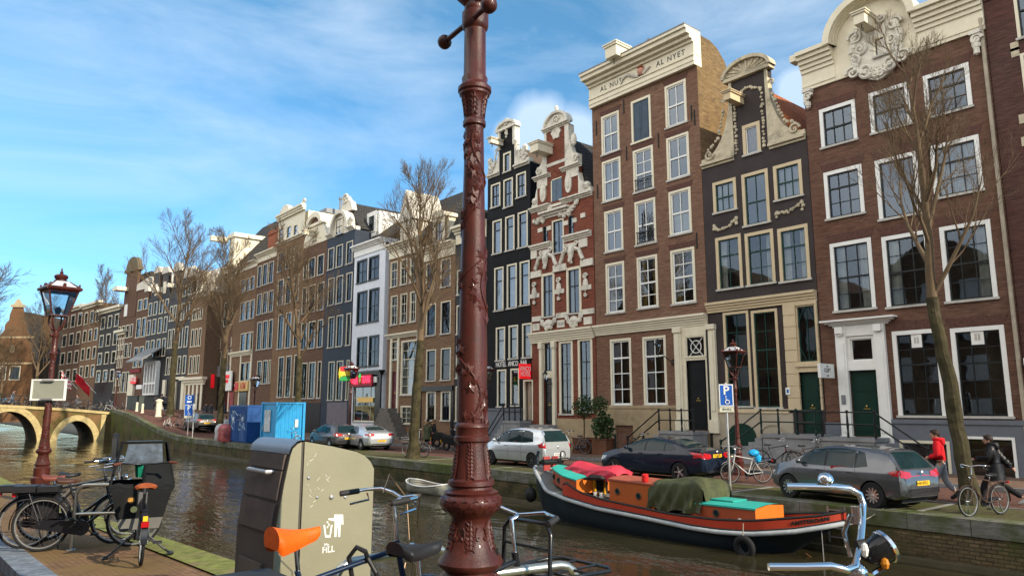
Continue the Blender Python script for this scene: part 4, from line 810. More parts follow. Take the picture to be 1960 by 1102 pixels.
hw=(nx1-nx0)/2+.15; zt=q('C',180,138)[1]; b.box(xc-hw-.1,xc+hw+.1,Y-.2,Y+.3,zp,zp+.15); b.prism(arcpts(xc,zp+.15,hw,zt-zp-.15,0,pi,16),Y-.05,Y+.3,'y'); ring_band(b,xc,zp+.15,hw-.1,zt-zp-.3,.16,Y-.22,Y+.3); curl(b,xc,zp+.5,.25,Y-.1,1.4,0,1,.07); garland(b,[(xc,zp+.1),(xc,zp-.5)],Y-.02,.13,rr_,n=6); b.build('carved_stone',PSTONE,r)
window(r,tw,Y,W_CREAM,D_BLACK,1,0,1,fw=.12,name='attic_window'); hoist(r,q('C',158,250)[0],q('C',158,250)[1],Y,1.0,.3,.36)
b=MB(); zr=zp-1.0; b.add([(x0,Y+.35,zl),(x1,Y+.35,zl),(xc,Y+.35,zr),(x0,Y+11,zl),(x1,Y+11,zl),(xc,Y+11,zr)],[(0,1,2),(3,5,4),(0,2,5,3),(1,4,5,2)]); b.build('roof',BRICK('brown tiles',(.17,.12,.08),(.13,.09,.06),(.05,.04,.03),.25,.2,.02),r)
b=MB(); b.box(dr[0],dr[0]+.12,Y-.03,Y+.12,dr[2],dr[3]); b.box(dr[1]-.1,dr[1],Y-.03,Y+.12,dr[2],dr[3]); b.box(dr[0]+.12,dr[1]-.1,Y-.03,Y+.12,dr[3]-.1,dr[3]); o=b.build('door_frame',W_CREAM,r); door(r,(dr[0]+.13,dr[1]-.11,dr[2],dr[3]-.11),Y+.1,M('beige door',(.42,.33,.26),.5),panels=2)
zpl=q('D',150,590)[1]; b=MB(); b.box(x0+.05,dr[0]-.1,Y-.14,Y-.002,.1,zpl); b.box(x0+.02,dr[0]-.05,Y-.2,Y-.002,zpl,zpl+.12); b.build('plinth',GREY,r)
stoop(r,q('P',340,500,28.4)[0],x1+.3,Y-.22,.95,dr[2]-.02,-1,1.5,5)
for s_,xx in(('HOTEL',156),('ANCO',217),('BAR',270)):X_,Z_=q('D',xx,357); lettering(s_,.46,W_WHITE,r,Vector((X_,Y-.02,q('D',200,358)[1]))-r.location,depth=.02,name='lettering',width=.72)
X0_HOT=x0; ZH=q('P',543,60)
# ================================================================ the row further along the canal
def P3(r,c,x,y,dy=0.):X_,Z_=q(c,x,y); return Vector((X_,DF-dy,Z_))-r.location
def mid_house(name,label,xl,xr,ytop,wall,cols,rows,ref,W,c='E',extra=(),side=None,cut=None,holes_extra=()):
 x0,x1=q('O',xl[0],xl[1])[0],q('O',xr[0],xr[1])[0]; ztop=q('O',*ytop)[1]; wins=[]
 for k,row in enumerate(rows):
  za,zb=q(c,ref,row[1])[1],q(c,ref,row[0])[1]
  for j,cc in enumerate(cols):
   if(k,j)in extra:continue
   a,b_=q(c,cc[0],(row[0]+row[1])/2)[0],q(c,cc[1],(row[0]+row[1])/2)[0]
   wins.append(dict(h=(max(a,x0+.15),min(b_,x1-.15),za,zb),**dict(W,**(row[2]if len(row)>2 else{}))))
 r=house(name,label,x0,x1,ztop,wall,wins,side=side,holes_extra=holes_extra); return r,x0+.012,x1-.012,ztop
def neck_gable(r,x0,x1,zl,nw,zt,Y,wall,trim,roofmat=None,xc=None,win=True,beam=True,tri=False,ztw=None):
 xc=(x0+x1)/2 if xc is None else xc; n0,n1=xc-nw/2,xc+nw/2; zp=zt-nw*.42
 b=MB(); tw=(xc-.4,xc+.4,zl+.3,zl+1.9)if win else None
 wall_holes(b,n0,n1,zl,zp,[tw]if tw else[],Y)
 for xx in(n0,n1):b.quad((xx,Y,zl),(xx,Y,zp),(xx,Y+.35,zp),(xx,Y+.35,zl))
 b.quad((n0,Y+.35,zl),(n1,Y+.35,zl),(n1,Y+.35,zp),(n0,Y+.35,zp)); b.build('gable_neck',wall,r)
 wings(r,trim,n0,n1,x0,x1,zl+.1,zp-.5,Y); b=MB(); b.box(x0+.03,n0,Y-.18,Y,zl-.15,zl+.1); b.box(n1,x1-.03,Y-.18,Y,zl-.15,zl+.1)
 b.box(n0-.15,n1+.15,Y-.2,Y+.3,zp,zp+.15)
 if tri:b.prism([(n0-.2,zp+.15),(n1+.2,zp+.15),(xc,zt)],Y-.12,Y+.3,'y')
 else:b.prism(arcpts(xc,zp+.15,nw/2+.12,zt-zp-.15,0,pi,12),Y-.1,Y+.3,'y')
 b.build('carved_stone',trim,r)
 if win:window(r,tw,Y,W_CREAM,D_BLACK,1,1,1,fw=.1,name='attic_window')
 if beam:hoist(r,xc,zl+2.4,Y,1.0,.3,.36)
 if roofmat:
  b=MB(); zr=zp-.4; b.add([(x0,Y+.35,zl),(x1,Y+.35,zl),(xc,Y+.35,zr),(x0,Y+11,zl),(x1,Y+11,zl),(xc,Y+11,zr)],[(0,1,2),(3,5,4),(0,2,5,3),(1,4,5,2)]); b.build('roof',roofmat,r)
def cornice(r,x0,x1,z,Y,h=.8,p=.5,mat=None):
 b=MB(); b.box(x0,x1,Y-.08,Y+.3,z-h,z-h*.4); moulding(b,x0,x1,Y,z-h*.4,z+.02,p,3,ends=False,base=.12); return b.build('cornice',mat or W_CREAM,r)
Y=DF
WC=dict(frame=W_CREAM,sash=W_CREAM,cols=2,rt=1,rb=1,fw=.06,sw=.04,glass=G_FAR); WD=dict(frame=W_CREAM,sash=D_BLACK,cols=2,rt=1,rb=1,fw=.075,sw=.06,glass=G_FAR)
BRB=BRICK('warm brown brick',(.30,.18,.105),(.23,.14,.085),(.12,.095,.075),weather=.5); BRD=BRICK('deep brown brick',(.21,.12,.08),(.155,.095,.068),(.07,.055,.048),weather=.5)
BRK=M('near black painted brick',(.016,.014,.015),.55,var=.3,vs=1,bmp=.25,bs=22); NAVY=M('navy painted brick',(.016,.026,.046),.6,var=.2,vs=1,bmp=.25,bs=22); WHITEW=M('white lime wash',(.66,.70,.76),.7,var=.1,dirt=(.5,.5,.5),dirtamt=.3)
SLATE=M('slate grey paint',(.03,.03,.032),.6)
# narrow slate house half hidden behind the near lamp post
r,x0,x1,zt=mid_house('canal_house','dark slate house with white cornice, mostly hidden behind the near lamp post',(872,600),(931,600),(915,425),SLATE,[(995,1030),(1050,1085),(1095,1120)],[(312,420),(460,585),(630,770),(800,950)],1100,WD)
cornice(r,x0,x1,zt,Y,1.2,.6)
b=MB(); b.box(x1-1.4,x1-.6,Y+3,Y+4,zt,zt+2.2); b.box(x1-1.5,x1-.5,Y+2.9,Y+4.1,zt+2.2,zt+2.4); b.build('chimney',BRRED,r)
# brown brick, arched windows, black shop front
r,x0,x1,zt=mid_house('canal_house','brown brick house with arched windows over a black shop front',(806,600),(871,600),(838,470),BRB,[(882,921),(941,981)],[(303,417),(470,602),(655,785),(822,945,dict(cols=2,fw=.14))],900,dict(WD,cols=1),side=BRB)
cornice(r,x0,x1,zt,Y,1.0,.5)
b=MB(); b.prism([(Y+.1,zt),(Y+1.2,zt+2.6),(Y+8,zt+3),(Y+9,zt)],x0,x1,'x'); b.build('roof',TILE_D,r)
xm=(x0+x1)/2; b=MB(); wall_holes(b,xm-.8,xm+.8,zt,zt+2.1,[(xm-.5,xm+.5,zt+.3,zt+1.8)],Y-.02); b.box(xm-.8,xm+.8,Y+.3,Y+1.5,zt,zt+2.1); b.prism(arcpts(xm,zt+2.1,.95,.5,0,pi,12),Y-.15,Y+1.5,'y'); o=b.build('dormer',W_CREAM,r); window(r,(xm-.5,xm+.5,zt+.3,zt+1.8),Y-.02,W_CREAM,D_BLACK,2,1,1,fw=.08,name='dormer_window')
z8=q('E',925,808)[1]
b=MB(); b.box(x0+.02,x1-.02,Y-.16,Y-.003,z8-.25,z8+.1); b.box(x0+.02,x0+.3,Y-.06,Y-.003,.1,z8-.25); b.box(x1-.3,x1-.02,Y-.06,Y-.003,.1,z8-.25); b.build('shop_front',BLACKP,r)
# brown brick with cream ground floor
dr=rect('E',741,764,745,892)
r,x0,x1,zt=mid_house('canal_house','brown brick house with tall cream ground floor windows and burgundy door',(743,600),(805,600),(775,463),BRB,[(738,765),(777,804),(816,840)],[(288,395),(428,552),(615,697)],790,dict(WC,cols=2,rb=2),extra=((2,1),(2,2)),holes_extra=[dr,rect('E',779,856,615,842),rect('E',778,856,882,960)])
cornice(r,x0,x1,zt,Y,1.1,.55)
b=MB(); b.prism([(Y+.1,zt),(Y+4.5,zt+4.6),(Y+9,zt)],x0,x1,'x'); b.build('roof',TILE_D,r)
xm=(x0+x1)/2; b=MB(); b.box(xm-.9,xm+.9,Y+.05,Y+3,zt,zt+1.7); b.prism([(xm-1.1,zt+1.7),(xm+1.1,zt+1.7),(xm,zt+4.2)],Y-.1,Y+3,'y'); b.build('dormer',PSTONE,r)
window(r,rect('E',779,856,615,842),Y,W_CREAM,W_CREAM,3,2,4,fw=.12,curtain='h'); window(r,rect('E',778,856,882,960),Y,W_CREAM,W_CREAM,4,0,3,fw=.1,curtain='f')
door(r,dr,Y,M('burgundy door',(.11,.012,.025),.4),panels=3); zg=q('E',790,600)[1]
b=MB(); moulding(b,x0+.02,x1-.02,Y,zg-.1,zg+.25,.3,3,ends=False); b.box(dr[0]-.25,dr[0],Y-.1,Y,.6,zg-.1); b.box(dr[1],dr[1]+.22,Y-.1,Y,.6,zg-.1); b.box(x1-.3,x1-.03,Y-.1,Y,.6,zg-.1); b.build('door_surround',W_CREAM,r)
b=MB(); b.box(dr[0]-.2,dr[1]+.2,Y-.9,Y-.02,.1,dr[2]);
for i in range(6):b.box(dr[1]+.2+i*.28,dr[1]+.48+i*.28,Y-.9,Y-.02,.1,dr[2]*(1-(i+1)/7))
for i in range(6):b.box(dr[0]-.48-i*.28,dr[0]-.2-i*.28,Y-.9,Y-.02,.1,dr[2]*(1-(i+1)/7))
b.build('stoop',M('brown stone steps',(.16,.14,.12),.85,dirt=(.08,.07,.06)),r)
# white house with black windows and the red neon sign
r,x0,x1,zt=mid_house('canal_house','narrow white house with black windows over a shop with red neon sign',(675,600),(735,600),(707,465),WHITEW,[(600,642),(648,690)],[(290,386),(418,552),(603,728)],622,dict(frame=D_BLACK,sash=D_BLACK,cols=2,rt=1,rb=1,fw=.14,sw=.05,sill=None,curtain='lR',glass=G_FAR),holes_extra=[rect('E',585,690,800,950)])
cornice(r,x0,x1,zt,Y,.9,.5,W_WHITE)
b=MB(); b.prism([(Y+.2,zt),(Y+4.5,zt+3.5),(Y+9,zt)],x0,x1,'x'); b.build('roof',TILE_D,r)
zg=q('E',640,742)[1]; b=MB(); moulding(b,x0+.1,x1-.1,Y,zg-.5,zg,.5,3); b.box(x0+.02,x0+.35,Y-.12,Y-.003,.1,zg-.5); b.box(x1-.9,x1-.02,Y-.12,Y-.003,.1,zg-.5); b.build('shop_front',BLACKP,r)
h=rect('E',585,690,800,950); window(r,(h[0],h[1],max(h[2],.3),h[3]),Y,D_BLACK,W_CREAM,3,1,1,fw=.1,split=.68,name='shop_window')
b=MB(); b.box(x0+.3,x1-.5,Y-.22,Y-.13,zg-.95,zg-.5); b.build('awning_board',W_WHITE,r)
NEON=M('red neon',(1.,.03,.08),.5,emit=1.6,var=0); GOLDL=M('gold lettering',(.75,.48,.12),.4,var=0)
b=MB(); X_,Z_=q('E',630,780); b.box(X_-1.9,X_+1.9,Y-.36,Y-.24,Z_-.48,Z_+.48); bd=b.build('neon_board',M('dark red board',(.35,.01,.03),.5),r); o=lettering('BABA',.78,NEON,r,P3(r,'E',606,783,.38),depth=.015,width=.62,bold=True,name='neon_lettering'); lettering('TEXAS',.78,NEON,r,P3(r,'E',653,777,.38),depth=.015,width=.62,bold=True,name='neon_lettering')
b=MB(); b.ball((X_+.02,Y-.4,Z_),.26,8,0,(.7,.3,1)); b.tube([(X_,Y-.4,Z_+.25),(X_,Y-.4,Z_+.6)],[.15,.02],5,1); b.build('neon_emblem',[GOLDL,M('neon green',(.05,.6,.1),.5,emit=.6)],r)
b=MB(); X_,Z_=q('E',640,858); b.box(X_-1.3,X_+1.3,Y-.16,Y-.13,Z_-.2,Z_+.2); b.build('gold_fascia',GOLDL,r)
# navy house
r,x0,x1,zt=mid_house('canal_house','navy painted house with cream arched gable top',(621,600),(674,600),(652,449),NAVY,[(484,508),(517,543),(557,583)],[(231,322),(355,470),(515,645),(700,862)],530,WD)
b=MB(); xc=(x0+x1)/2; za=q('E',530,100)[1]; zm=q('E',530,185)[1]; aw=rect('E',517,546,122,190)
wall_holes(b,x0,x1,zt,zm+.2,[],Y); b.box(x0,x1,Y+.1,Y+.5,zt,zm+.2); b.prism([(xc-1.7,zm+.2),(xc+1.7,zm+.2)]+arcpts(xc,zm+.2,1.7,za-zm-.2,0,pi,16),Y-.02,Y+.5,'y'); ring_band(b,xc,zm+.2,1.5,za-zm-.4,.3,Y-.35,Y+.5)
for s in(-1,1):curl(b,xc+s*2.0,zm+.7,.4,Y-.1,1.4,0,s,.12); moulding(b,min(xc+s*1.5,xc+s*(x1-xc)),max(xc+s*1.5,xc+s*(x1-xc)),Y,zm-.1,zm+.25,.35,3,ends=False)
zq=q('E',535,30)[1]; b.prism([(xc-1.0,za),(xc+1.4,za),(xc+1.1,za+.8),(xc+.5,zq-.5),(xc,zq),(xc-.5,zq-.4)],Y+.3,Y+.8,'y'); curl(b,xc+.1,za+1.2,.5,Y+.25,1.5,0,1,.12); b.build('carved_gable',PSTONE,r)
window(r,aw,Y-.08,W_CREAM,D_BLACK,2,1,1,fw=.08,name='attic_window')
b=MB(); b.add([(x0,Y+.5,zm),(x1,Y+.5,zm),(xc,Y+.5,zq-.6),(x0,Y+12,zm),(x1,Y+12,zm),(xc,Y+12,zq-.6)],[(0,1,2),(3,5,4),(0,2,5,3),(1,4,5,2)]); b.build('roof',TILE_D,r)
b=MB(); wall_holes(b,x1-.9,x1+.9,zm-.6,zm+1.7,[(x1-.6,x1+.6,zm-.2,zm+1.4)],Y+1.6); b.box(x1-.9,x1+.9,Y+1.85,Y+4,zm-.6,zm+1.7); b.build('dormer',W_WHITE,r); window(r,(x1-.6,x1+.6,zm-.2,zm+1.4),Y+1.6,W_WHITE,D_BLACK,2,1,1,fw=.1,name='dormer_window')
zq2=q('E',540,868)[1]; b=MB(); b.box(x0+1.6,x1-.02,Y-.16,Y-.003,.1,zq2); b.build('plinth',M('mauve grey plinth',(.16,.145,.17),.7),r)
# black brown house with round pediment
r,x0,x1,zt=mid_house('canal_house','brown and black house with round pediment and hoist beam',(576,600),(621,600),(598,470),BRD,[(374,397),(404,431),(440,466)],[(283,365),(393,505),(540,652),(705,855)],418,WD)
zt2=q('E',425,105)[1]; zn_=q('E',425,165)[1]; xc=(x0+x1)/2-.1
b=MB(); b.prism([(x0,zt),(x1,zt),(x1,zt+.5),(xc+1.6,zn_+.3),(xc-1.6,zn_+.3),(x0,zt+.5)],Y-.06,Y+.4,'y'); ring_band(b,xc,zn_+.3,1.2,zt2-zn_-.8,.5,Y-.3,Y+.4)
b.box(xc-1.9,xc+1.9,Y-.25,Y+.3,zn_+.15,zn_+.4); b.build('carved_gable',W_CREAM,r)
b=MB(); b.prism(arcpts(xc,zn_+.4,1.15,zt2-zn_-.9,0,pi,12),Y-.02,Y+.3,'y'); b.build('pediment_field',BRD,r)
hoist(r,xc-.3,q('E',405,195)[1],Y,1.1,.4,.45); window(r,(xc-.45,xc+.45,zt+.3,zt+2.1),Y-.07,W_CREAM,D_BLACK,2,1,1,fw=.08,name='attic_window')
b=MB(); b.box(x0+.02,x1-.02,Y-.03,Y-.004,.1,q('E',420,870)[1]); b.build('plinth',BRK,r)
# brown house with cream attic storey
r,x0,x1,zt=mid_house('canal_house','brown house with cream attic storey and carved cornice',(525,600),(576,600),(550,462),BRB,[(280,302),(311,333),(344,364)],[(250,330),(362,470),(505,650),(680,850)],320,WD)
za=q('E',320,100)[1]; b=MB(); hs_=[rect('E',284,302,165,212),rect('E',317,334,155,215),rect('E',345,360,150,195)]
wall_holes(b,x0,x1,zt,za-.6,hs_,Y-.03); b.box(x0,x1,Y+.3,Y+5,zt,za-.6); moulding(b,x0,x1,Y,za-.6,za,.5,3,ends=False,base=.2); moulding(b,x0,x1,Y,zt-.1,zt+.2,.3,2,ends=False);
for s in(x0+.5,x1-.5):curl(b,s,za+.3,.35,Y,1.3,0,1,.1)
b.prism(arcpts((x0+x1)/2-1.5,za,1.1,.9,0,pi,10),Y-.2,Y+.3,'y'); b.build('attic',W_CREAM,r)
for h in hs_:window(r,h,Y-.03,W_CREAM,D_BLACK,1,1,1,fw=.07,name='attic_window')
b=MB(); b.box(x0+.5,x0+5,Y+3,Y+7,za,za+.5); b.lathe([(.12,0),(.12,1.3),(.2,1.3),(.2,1.5)],8,(x1-.6,Y+4,za)); b.build('roof',LEAD,r)
# two houses with chimney and shop front
r,x0,x1,zt=mid_house('canal_house','plain dark brown house with red brick chimney',(488,600),(525,600),(507,484),BRD,[(195,213),(218,237),(242,261)],[(308,395),(423,510),(538,655),(698,795)],226,WD)
cornice(r,x0,x1,zt,Y,.9,.5); b=MB(); b.prism([(Y+.2,zt),(Y+5,zt+5),(Y+10,zt)],x0,x1,'x'); b.build('roof',TILE_D,r)
b=MB(); c0,c1=q('E',212,200)[0],q('E',258,200)[0]; zc_=q('E',240,160)[1]; b.box(c0,c1,Y+.8,Y+2.4,zt,zc_); b.box(c0-.1,c1+.1,Y+.7,Y+2.5,zc_-.5,zc_-.3)
for i in range(3):b.lathe([(.16,0),(.13,.5)],6,(c0+.5+i*.7,Y+1.6,zc_))
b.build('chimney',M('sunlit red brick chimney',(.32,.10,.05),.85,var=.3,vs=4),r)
r,x0,x1,zt=mid_house('canal_house','brown house with cream shop front and yellow money sign',(447,600),(488,600),(467,508),BRB,[(128,147),(149,166),(168,184)],[(365,420),(458,535),(585,660),(705,782)],157,dict(WD,cols=1))
cornice(r,x0,x1,zt,Y,.7,.5); za,zb=q('E',145,675)[1],q('E',145,790)[1]
b=MB(); moulding(b,x0,x1,Y,za-.1,za+.4,.4,3,ends=False)
for xx in(x0+.02,x0+(x1-x0)*.48,x1-.35):b.box(xx,xx+.33,Y-.08,Y-.003,.1,za-.1)
b.box(x0+.36,x1-.36,Y-.06,Y-.003,zb-.3,zb); b.build('shop_front',W_CREAM,r)
X_,Z_=q('E',140,802); b=MB(); b.box(X_-2.,X_+1.9,Y-.25,Y-.1,Z_-.55,Z_+.5); b.build('fascia_board',M('yellow fascia',(.62,.42,.14),.5,var=.1),r); lettering('ATM',1.0,M('sign red',(.55,.01,.02),.4,var=0),r,P3(r,'E',146,804,.27),bold=True,width=.8); b=MB(); b.box(X_-1.9,X_-.9,Y-.3,Y-.26,Z_-.45,Z_+.4); b.build('fascia_mark',M('sign red',(.55,.01,.02),.4),r)
b=MB(); b.box(X_-1.0,X_+1.2,Y-.05,Y-.004,.1,Z_-.7); b.build('doorway',BLACKP,r)
b=MB(); b.lathe([(.6,0),(.15,2.2),(.05,2.6)],8,(X_-1.5,Y-1.4,.3)); b.lathe([(.05,0),(.05,.3)],6,(X_-1.5,Y-1.4,.13)); tag(b.build('folded_parasol',M('dark parasol cloth',(.05,.05,.06),.8)),'folded dark parasol beside the cream shop front','parasol')
# brown house with crane dormer
r,x0,x1,zt=mid_house('canal_house','broad brown house with crane dormer on its dark roof',(400,640),(447,600),(423,518),BRD,[(745,768),(788,812),(836,860)],[(175,275),(340,500),(572,642),(655,778)],800,dict(WD,cols=2),c='J')
cornice(r,x0,x1,zt,Y,.7,.5); b=MB(); b.prism([(Y+.2,zt),(Y+6,zt+7),(Y+12,zt)],x0,x1-.02,'x'); b.build('roof',TILE_D,r)
X_,Z_=q('E',95,265); b=MB(); zd=q('E',95,205)[1]; b.box(X_-.9,X_+.9,Y-.1,Y+4,zt,zd); b.box(X_-1.2,X_+1.2,Y-.3,Y+4.4,zd,zd+.5); b.box(X_-1.2,X_-.5,Y-2.4,Y-.3,zd-.5,zd+.1); b.build('crane_dormer',W_CREAM,r); window(r,(X_-.5,X_+.5,zt+.5,zd-.5),Y-.12,W_CREAM,D_BLACK,1,1,1,name='dormer_window',fw=.08)
zg=q('J',800,805)[1]; SRED=M('shop sign red',(.75,.012,.02),.4,var=0,emit=.25)
b=MB(); b.box(x0+.03,x1-.03,Y-.25,Y-.003,zg-.4,zg+.9); b.build('fascia_board',M('grey fascia',(.17,.17,.175),.7),r)
b=MB(); b.box(x0+.2,x1-.2,Y-.12,Y-.05,zs(x0),zg-.5); b.build('shop_window',G_LO,r);
X_,Z_=q('J',825,852); b=MB(); b.box(X_-1.6,X_+1.7,Y-.4,Y-.28,Z_-1.2,Z_+1); b.build('shop_sign',W_WHITE,r); b=MB(); b.box(X_-.7,X_-.2,Y-.44,Y-.4,Z_-.8,Z_+.6); b.box(X_-.2,X_+1.,Y-.44,Y-.4,Z_+.2,Z_+.6); b.box(X_-.2,X_+.7,Y-.44,Y-.4,Z_-.3,Z_+.05); b.build('sign_mark',SRED,r)
b=MB(); X_,Z_=q('J',735,860); b.box(X_-.9,X_+1.0,Y-.9,Y-.5,Z_-.8,Z_+.8); b.build('hanging_sign',SRED,r)
b=MB(); X_,Z_=q('J',825,945); b.box(X_-1.5,X_+1.5,Y-.06,Y-.04,Z_-1.6,Z_+1.6); b.build('shop_poster',M('red shop poster',(.4,.08,.08),.5,var=.7,vs=2),r)
# ---- beyond: the row bends towards the water
BC=onY(387,700,27.4); BANG=radians(6.4); BD=Vector((-cos(BANG),-sin(BANG))); BN=Vector((sin(BANG),-cos(BANG)))
def onB(px,py,off=0.):
 r_=_ray(px,py); n=Vector((-BD.y,BD.x)); p0=Vector((BC.x,BC.y)); t=(n.dot(p0)+off)/(n.x*r_.x+n.y*r_.y); return Vector((r_.x*t,r_.y*t,r_.z*t+EYE))
def bend_house(label,xl,xr,yt,wall,cols,rows,ref,W,c='J',zg=1.6,side=None,off=0.,skip=()):
 o=CR[c]; P=lambda x,y:onB(o[0]+x/o[2],o[1]+y/o[2],off)
 A,B_=P(xl,900),P(xr,900); w_=(B_-A).to_2d().length; L_=lambda x:(P(x,900)-A).to_2d().length
 ztop=P((xl+xr)/2,yt).z; wins=[]
 for k,(a,e)in enumerate(rows):
  for j,(u,v_)in enumerate(cols):
   if(k,j)in skip:continue
   wins.append(dict(h=(max(.12,L_(u)),min(w_-.12,L_(v_)),P(ref,e).z,P(ref,a).z),**W))
 r=house('canal_house',label,0,w_,ztop,wall,wins,Y=0,z0=zg-1.5,side=side)
 c_=(A+B_)/2; r.location=(c_.x,c_.y,max(zg-1.5,0)); r.rotation_euler=(0,0,BANG)
 return r,w_,ztop,P,L_
WF=dict(frame=W_CREAM,sash=D_BLACK,cols=1,rt=1,rb=1,fw=.11,sw=.07,sill=None,glass=G_FAR); WFW=dict(WF,frame=W_CREAM)
def fixp(r):WROOTS.add(r.name)
class Loc:# parts of a turned house are still modelled along its own front
 def __init__(s,r,w_):s.r=r; s.off=Vector((w_/2,0,r.location.z))
def part(r,w_,mb,name,mat):
 o=_build(mb,name,mat,r); o.location=Vector((-w_/2,0,-max(r.location.z,0))); return o
bh=[]
r,w_,zt,P,L_=bend_house('brown corner house with cream mansard over shops, side wall to the alley',535,642,300,BRB,[(548,566),(574,590),(598,614)],[(385,462),(515,635),(690,812)],582,WF); bh.append((r,w_))
b=MB(); moulding(b,0,w_,0,zt-.3,zt+.3,.5,3); zz=P(590,130).z; b.prism([(.1,zt+.3),(1.4,zz),(8,zz),(9,zt)],.1,w_-.1,'x'); b.box(L_(560),L_(560)+1.5,-.05,2,zt+.3,zt+3); part(r,w_,b,'mansard',PSTONE)
b=MB(); zg=P(590,850).z; moulding(b,-.2,w_+.6,0,zg-.6,zg+.3,.6,3)
for i in range(5):b.box(w_*i/4-.2,w_*i/4+.25,-.1,-.003,.1,zg-.6)
part(r,w_,b,'shop_front',W_CREAM); b=MB(); b.box(w_*.55,w_*.85,-.06,-.004,.1,zg-1.6); part(r,w_,b,'doorway',BLACKP)
r,w_,zt,P,L_=bend_house('dark house with cream attic behind the bare tree',462,535,190,BRK,[(470,491),(504,526)],[(235,310),(350,462),(505,640),(692,812)],497,WF); bh.append((r,w_))
b=MB(); zz=P(500,120).z; b.prism([(0,zt),(w_,zt),(w_,zz-.6),(w_*.5,zz),(0,zz-.6)],-.1,.4,'y'); part(r,w_,b,'attic',PSTONE); b=MB(); b.box(0,w_,-.3,-.003,P(500,845).z,P(500,830).z); b.box(.1,.8,-.2,-.003,.1,P(500,860).z); b.box(w_-.9,w_-.1,-.2,-.003,.1,P(500,860).z); part(r,w_,b,'shop_front',W_CREAM)
r,w_,zt,P,L_=bend_house('slim dark house with cream round top next to the black pair',388,462,330,BRK,[(395,413),(419,436),(442,456)],[(370,470),(520,645),(700,818)],417,WF); bh.append((r,w_))
b=MB(); zz=P(375,112).z; b.prism([(w_*.1,zt),(w_*.9,zt),(w_*.75,zz-1.2),(w_*.25,zz-1.2)],-.05,.35,'y'); part(r,w_,b,'gable',BRK); b=MB(); b.prism(arcpts(w_/2,zz-1.2,w_*.33,1.2,0,pi,10),-.15,.4,'y'); b.box(w_*.42,w_*.58,-1.2,0,zz-3.4,zz-2.9); part(r,w_,b,'carved_stone',PSTONE)
b=MB(); b.box(.1,1.0,-.2,-.003,.1,P(400,850).z); b.box(w_-1.4,w_-.2,-.1,-.003,.1,P(400,870).z); part(r,w_,b,'doorway',W_CREAM)
r,w_,zt,P,L_=bend_house('black house with white canopy entrance and two small gables',246,388,330,BRK,[(250,272),(284,307),(322,347),(360,382)],[(345,432),(455,556),(590,706)],300,WFW); bh.append((r,w_))
for k,xx in enumerate((295,350)):
 b=MB(); zz=P(xx,125).z; X_=L_(xx); b.prism([(X_-2.4,zt),(X_+2.4,zt),(X_+1.1,zt+1.6),(X_+.9,zz-.9),(X_-.9,zz-.9),(X_-1.1,zt+1.6)],-.05,.35,'y'); b.box(X_-.5,X_+.5,-.09,-.05,zt+.6,zt+2.2,1); part(r,w_,b,'gable',[BRK,W_CREAM]); b=MB(); b.prism(arcpts(X_,zz-.9,1.2,.9,0,pi,10),-.15,.4,'y'); b.box(X_-2.0,X_-.6,-.9,0,zz-3.4,zz-2.7); part(r,w_,b,'carved_stone',PSTONE)
b=MB(); xa,xb_=L_(280),L_(355); z0=P(310,950).z; z1=P(310,740).z
for i in range(5):xx=xa+(xb_-xa)*i/4; b.box(xx-.12,xx+.12,-.5,-.003,z0,z1)
for zz in(z0,z0+1.4,z0+4.2,z1-.2):b.box(xa,xb_,-.48,-.01,zz,zz+.22)
part(r,w_,b,'canopy_porch',W_WHITE); b=MB(); b.prism([(-.05,z1+2.0),(-2.6,z1+.2),(-2.6,z1+.05),(-.05,z1+1.8)],xa-.9,xb_+.4,'x'); part(r,w_,b,'canopy',LEAD); b=MB(); b.box(L_(325),L_(362),-2.2,-2.1,P(340,912).z,P(340,885).z); part(r,w_,b,'signboard',W_WHITE)
r,w_,zt,P,L_=bend_house('dark house with tall arched windows and red lettered band',165,246,270,BRD,[(176,204),(213,240)],[(330,402),(450,577),(635,770)],205,WFW); bh.append((r,w_))
b=MB(); zz=P(200,230).z; b.prism([(0,zt),(w_,zt),(w_,zz+.6),(0,zz)],-.15,.4,'y'); b.prism([(.2,zt+.5),(6,zt+4),(10,zt)],0,w_,'x'); part(r,w_,b,'attic',PSTONE); b=MB(); b.box(.1,w_*.8,-.15,-.003,P(195,802).z,P(195,782).z); part(r,w_,b,'red_band',M('deep red band',(.22,.01,.02),.6)); b=MB(); b.box(.0,w_*.45,-.3,-.003,.1,P(200,815).z); part(r,w_,b,'doorway',W_CREAM)
b=MB(); b.box(L_(122)-1,L_(122)+1,-.5,-.4,P(122,880).z,P(122,840).z)
o=part(r,w_,b,'hotel_sign',SRED); me=text_mesh('HOTEL',.95,.02,True,width=.8); me.materials.append(W_WHITE); l_=link(me,'lettering',o,(L_(122),-.52,(P(122,850).z+P(122,858).z)/2),(pi/2,0,0))
r,w_,zt,P,L_=bend_house('grey brown neck gable house with dark cap and yellow hoist beam',52,165,450,BRD,[(58,74),(82,103),(110,131),(138,155)],[(500,585),(618,712),(800,935)],95,dict(WFW,curtain='')); bh.append((r,w_))
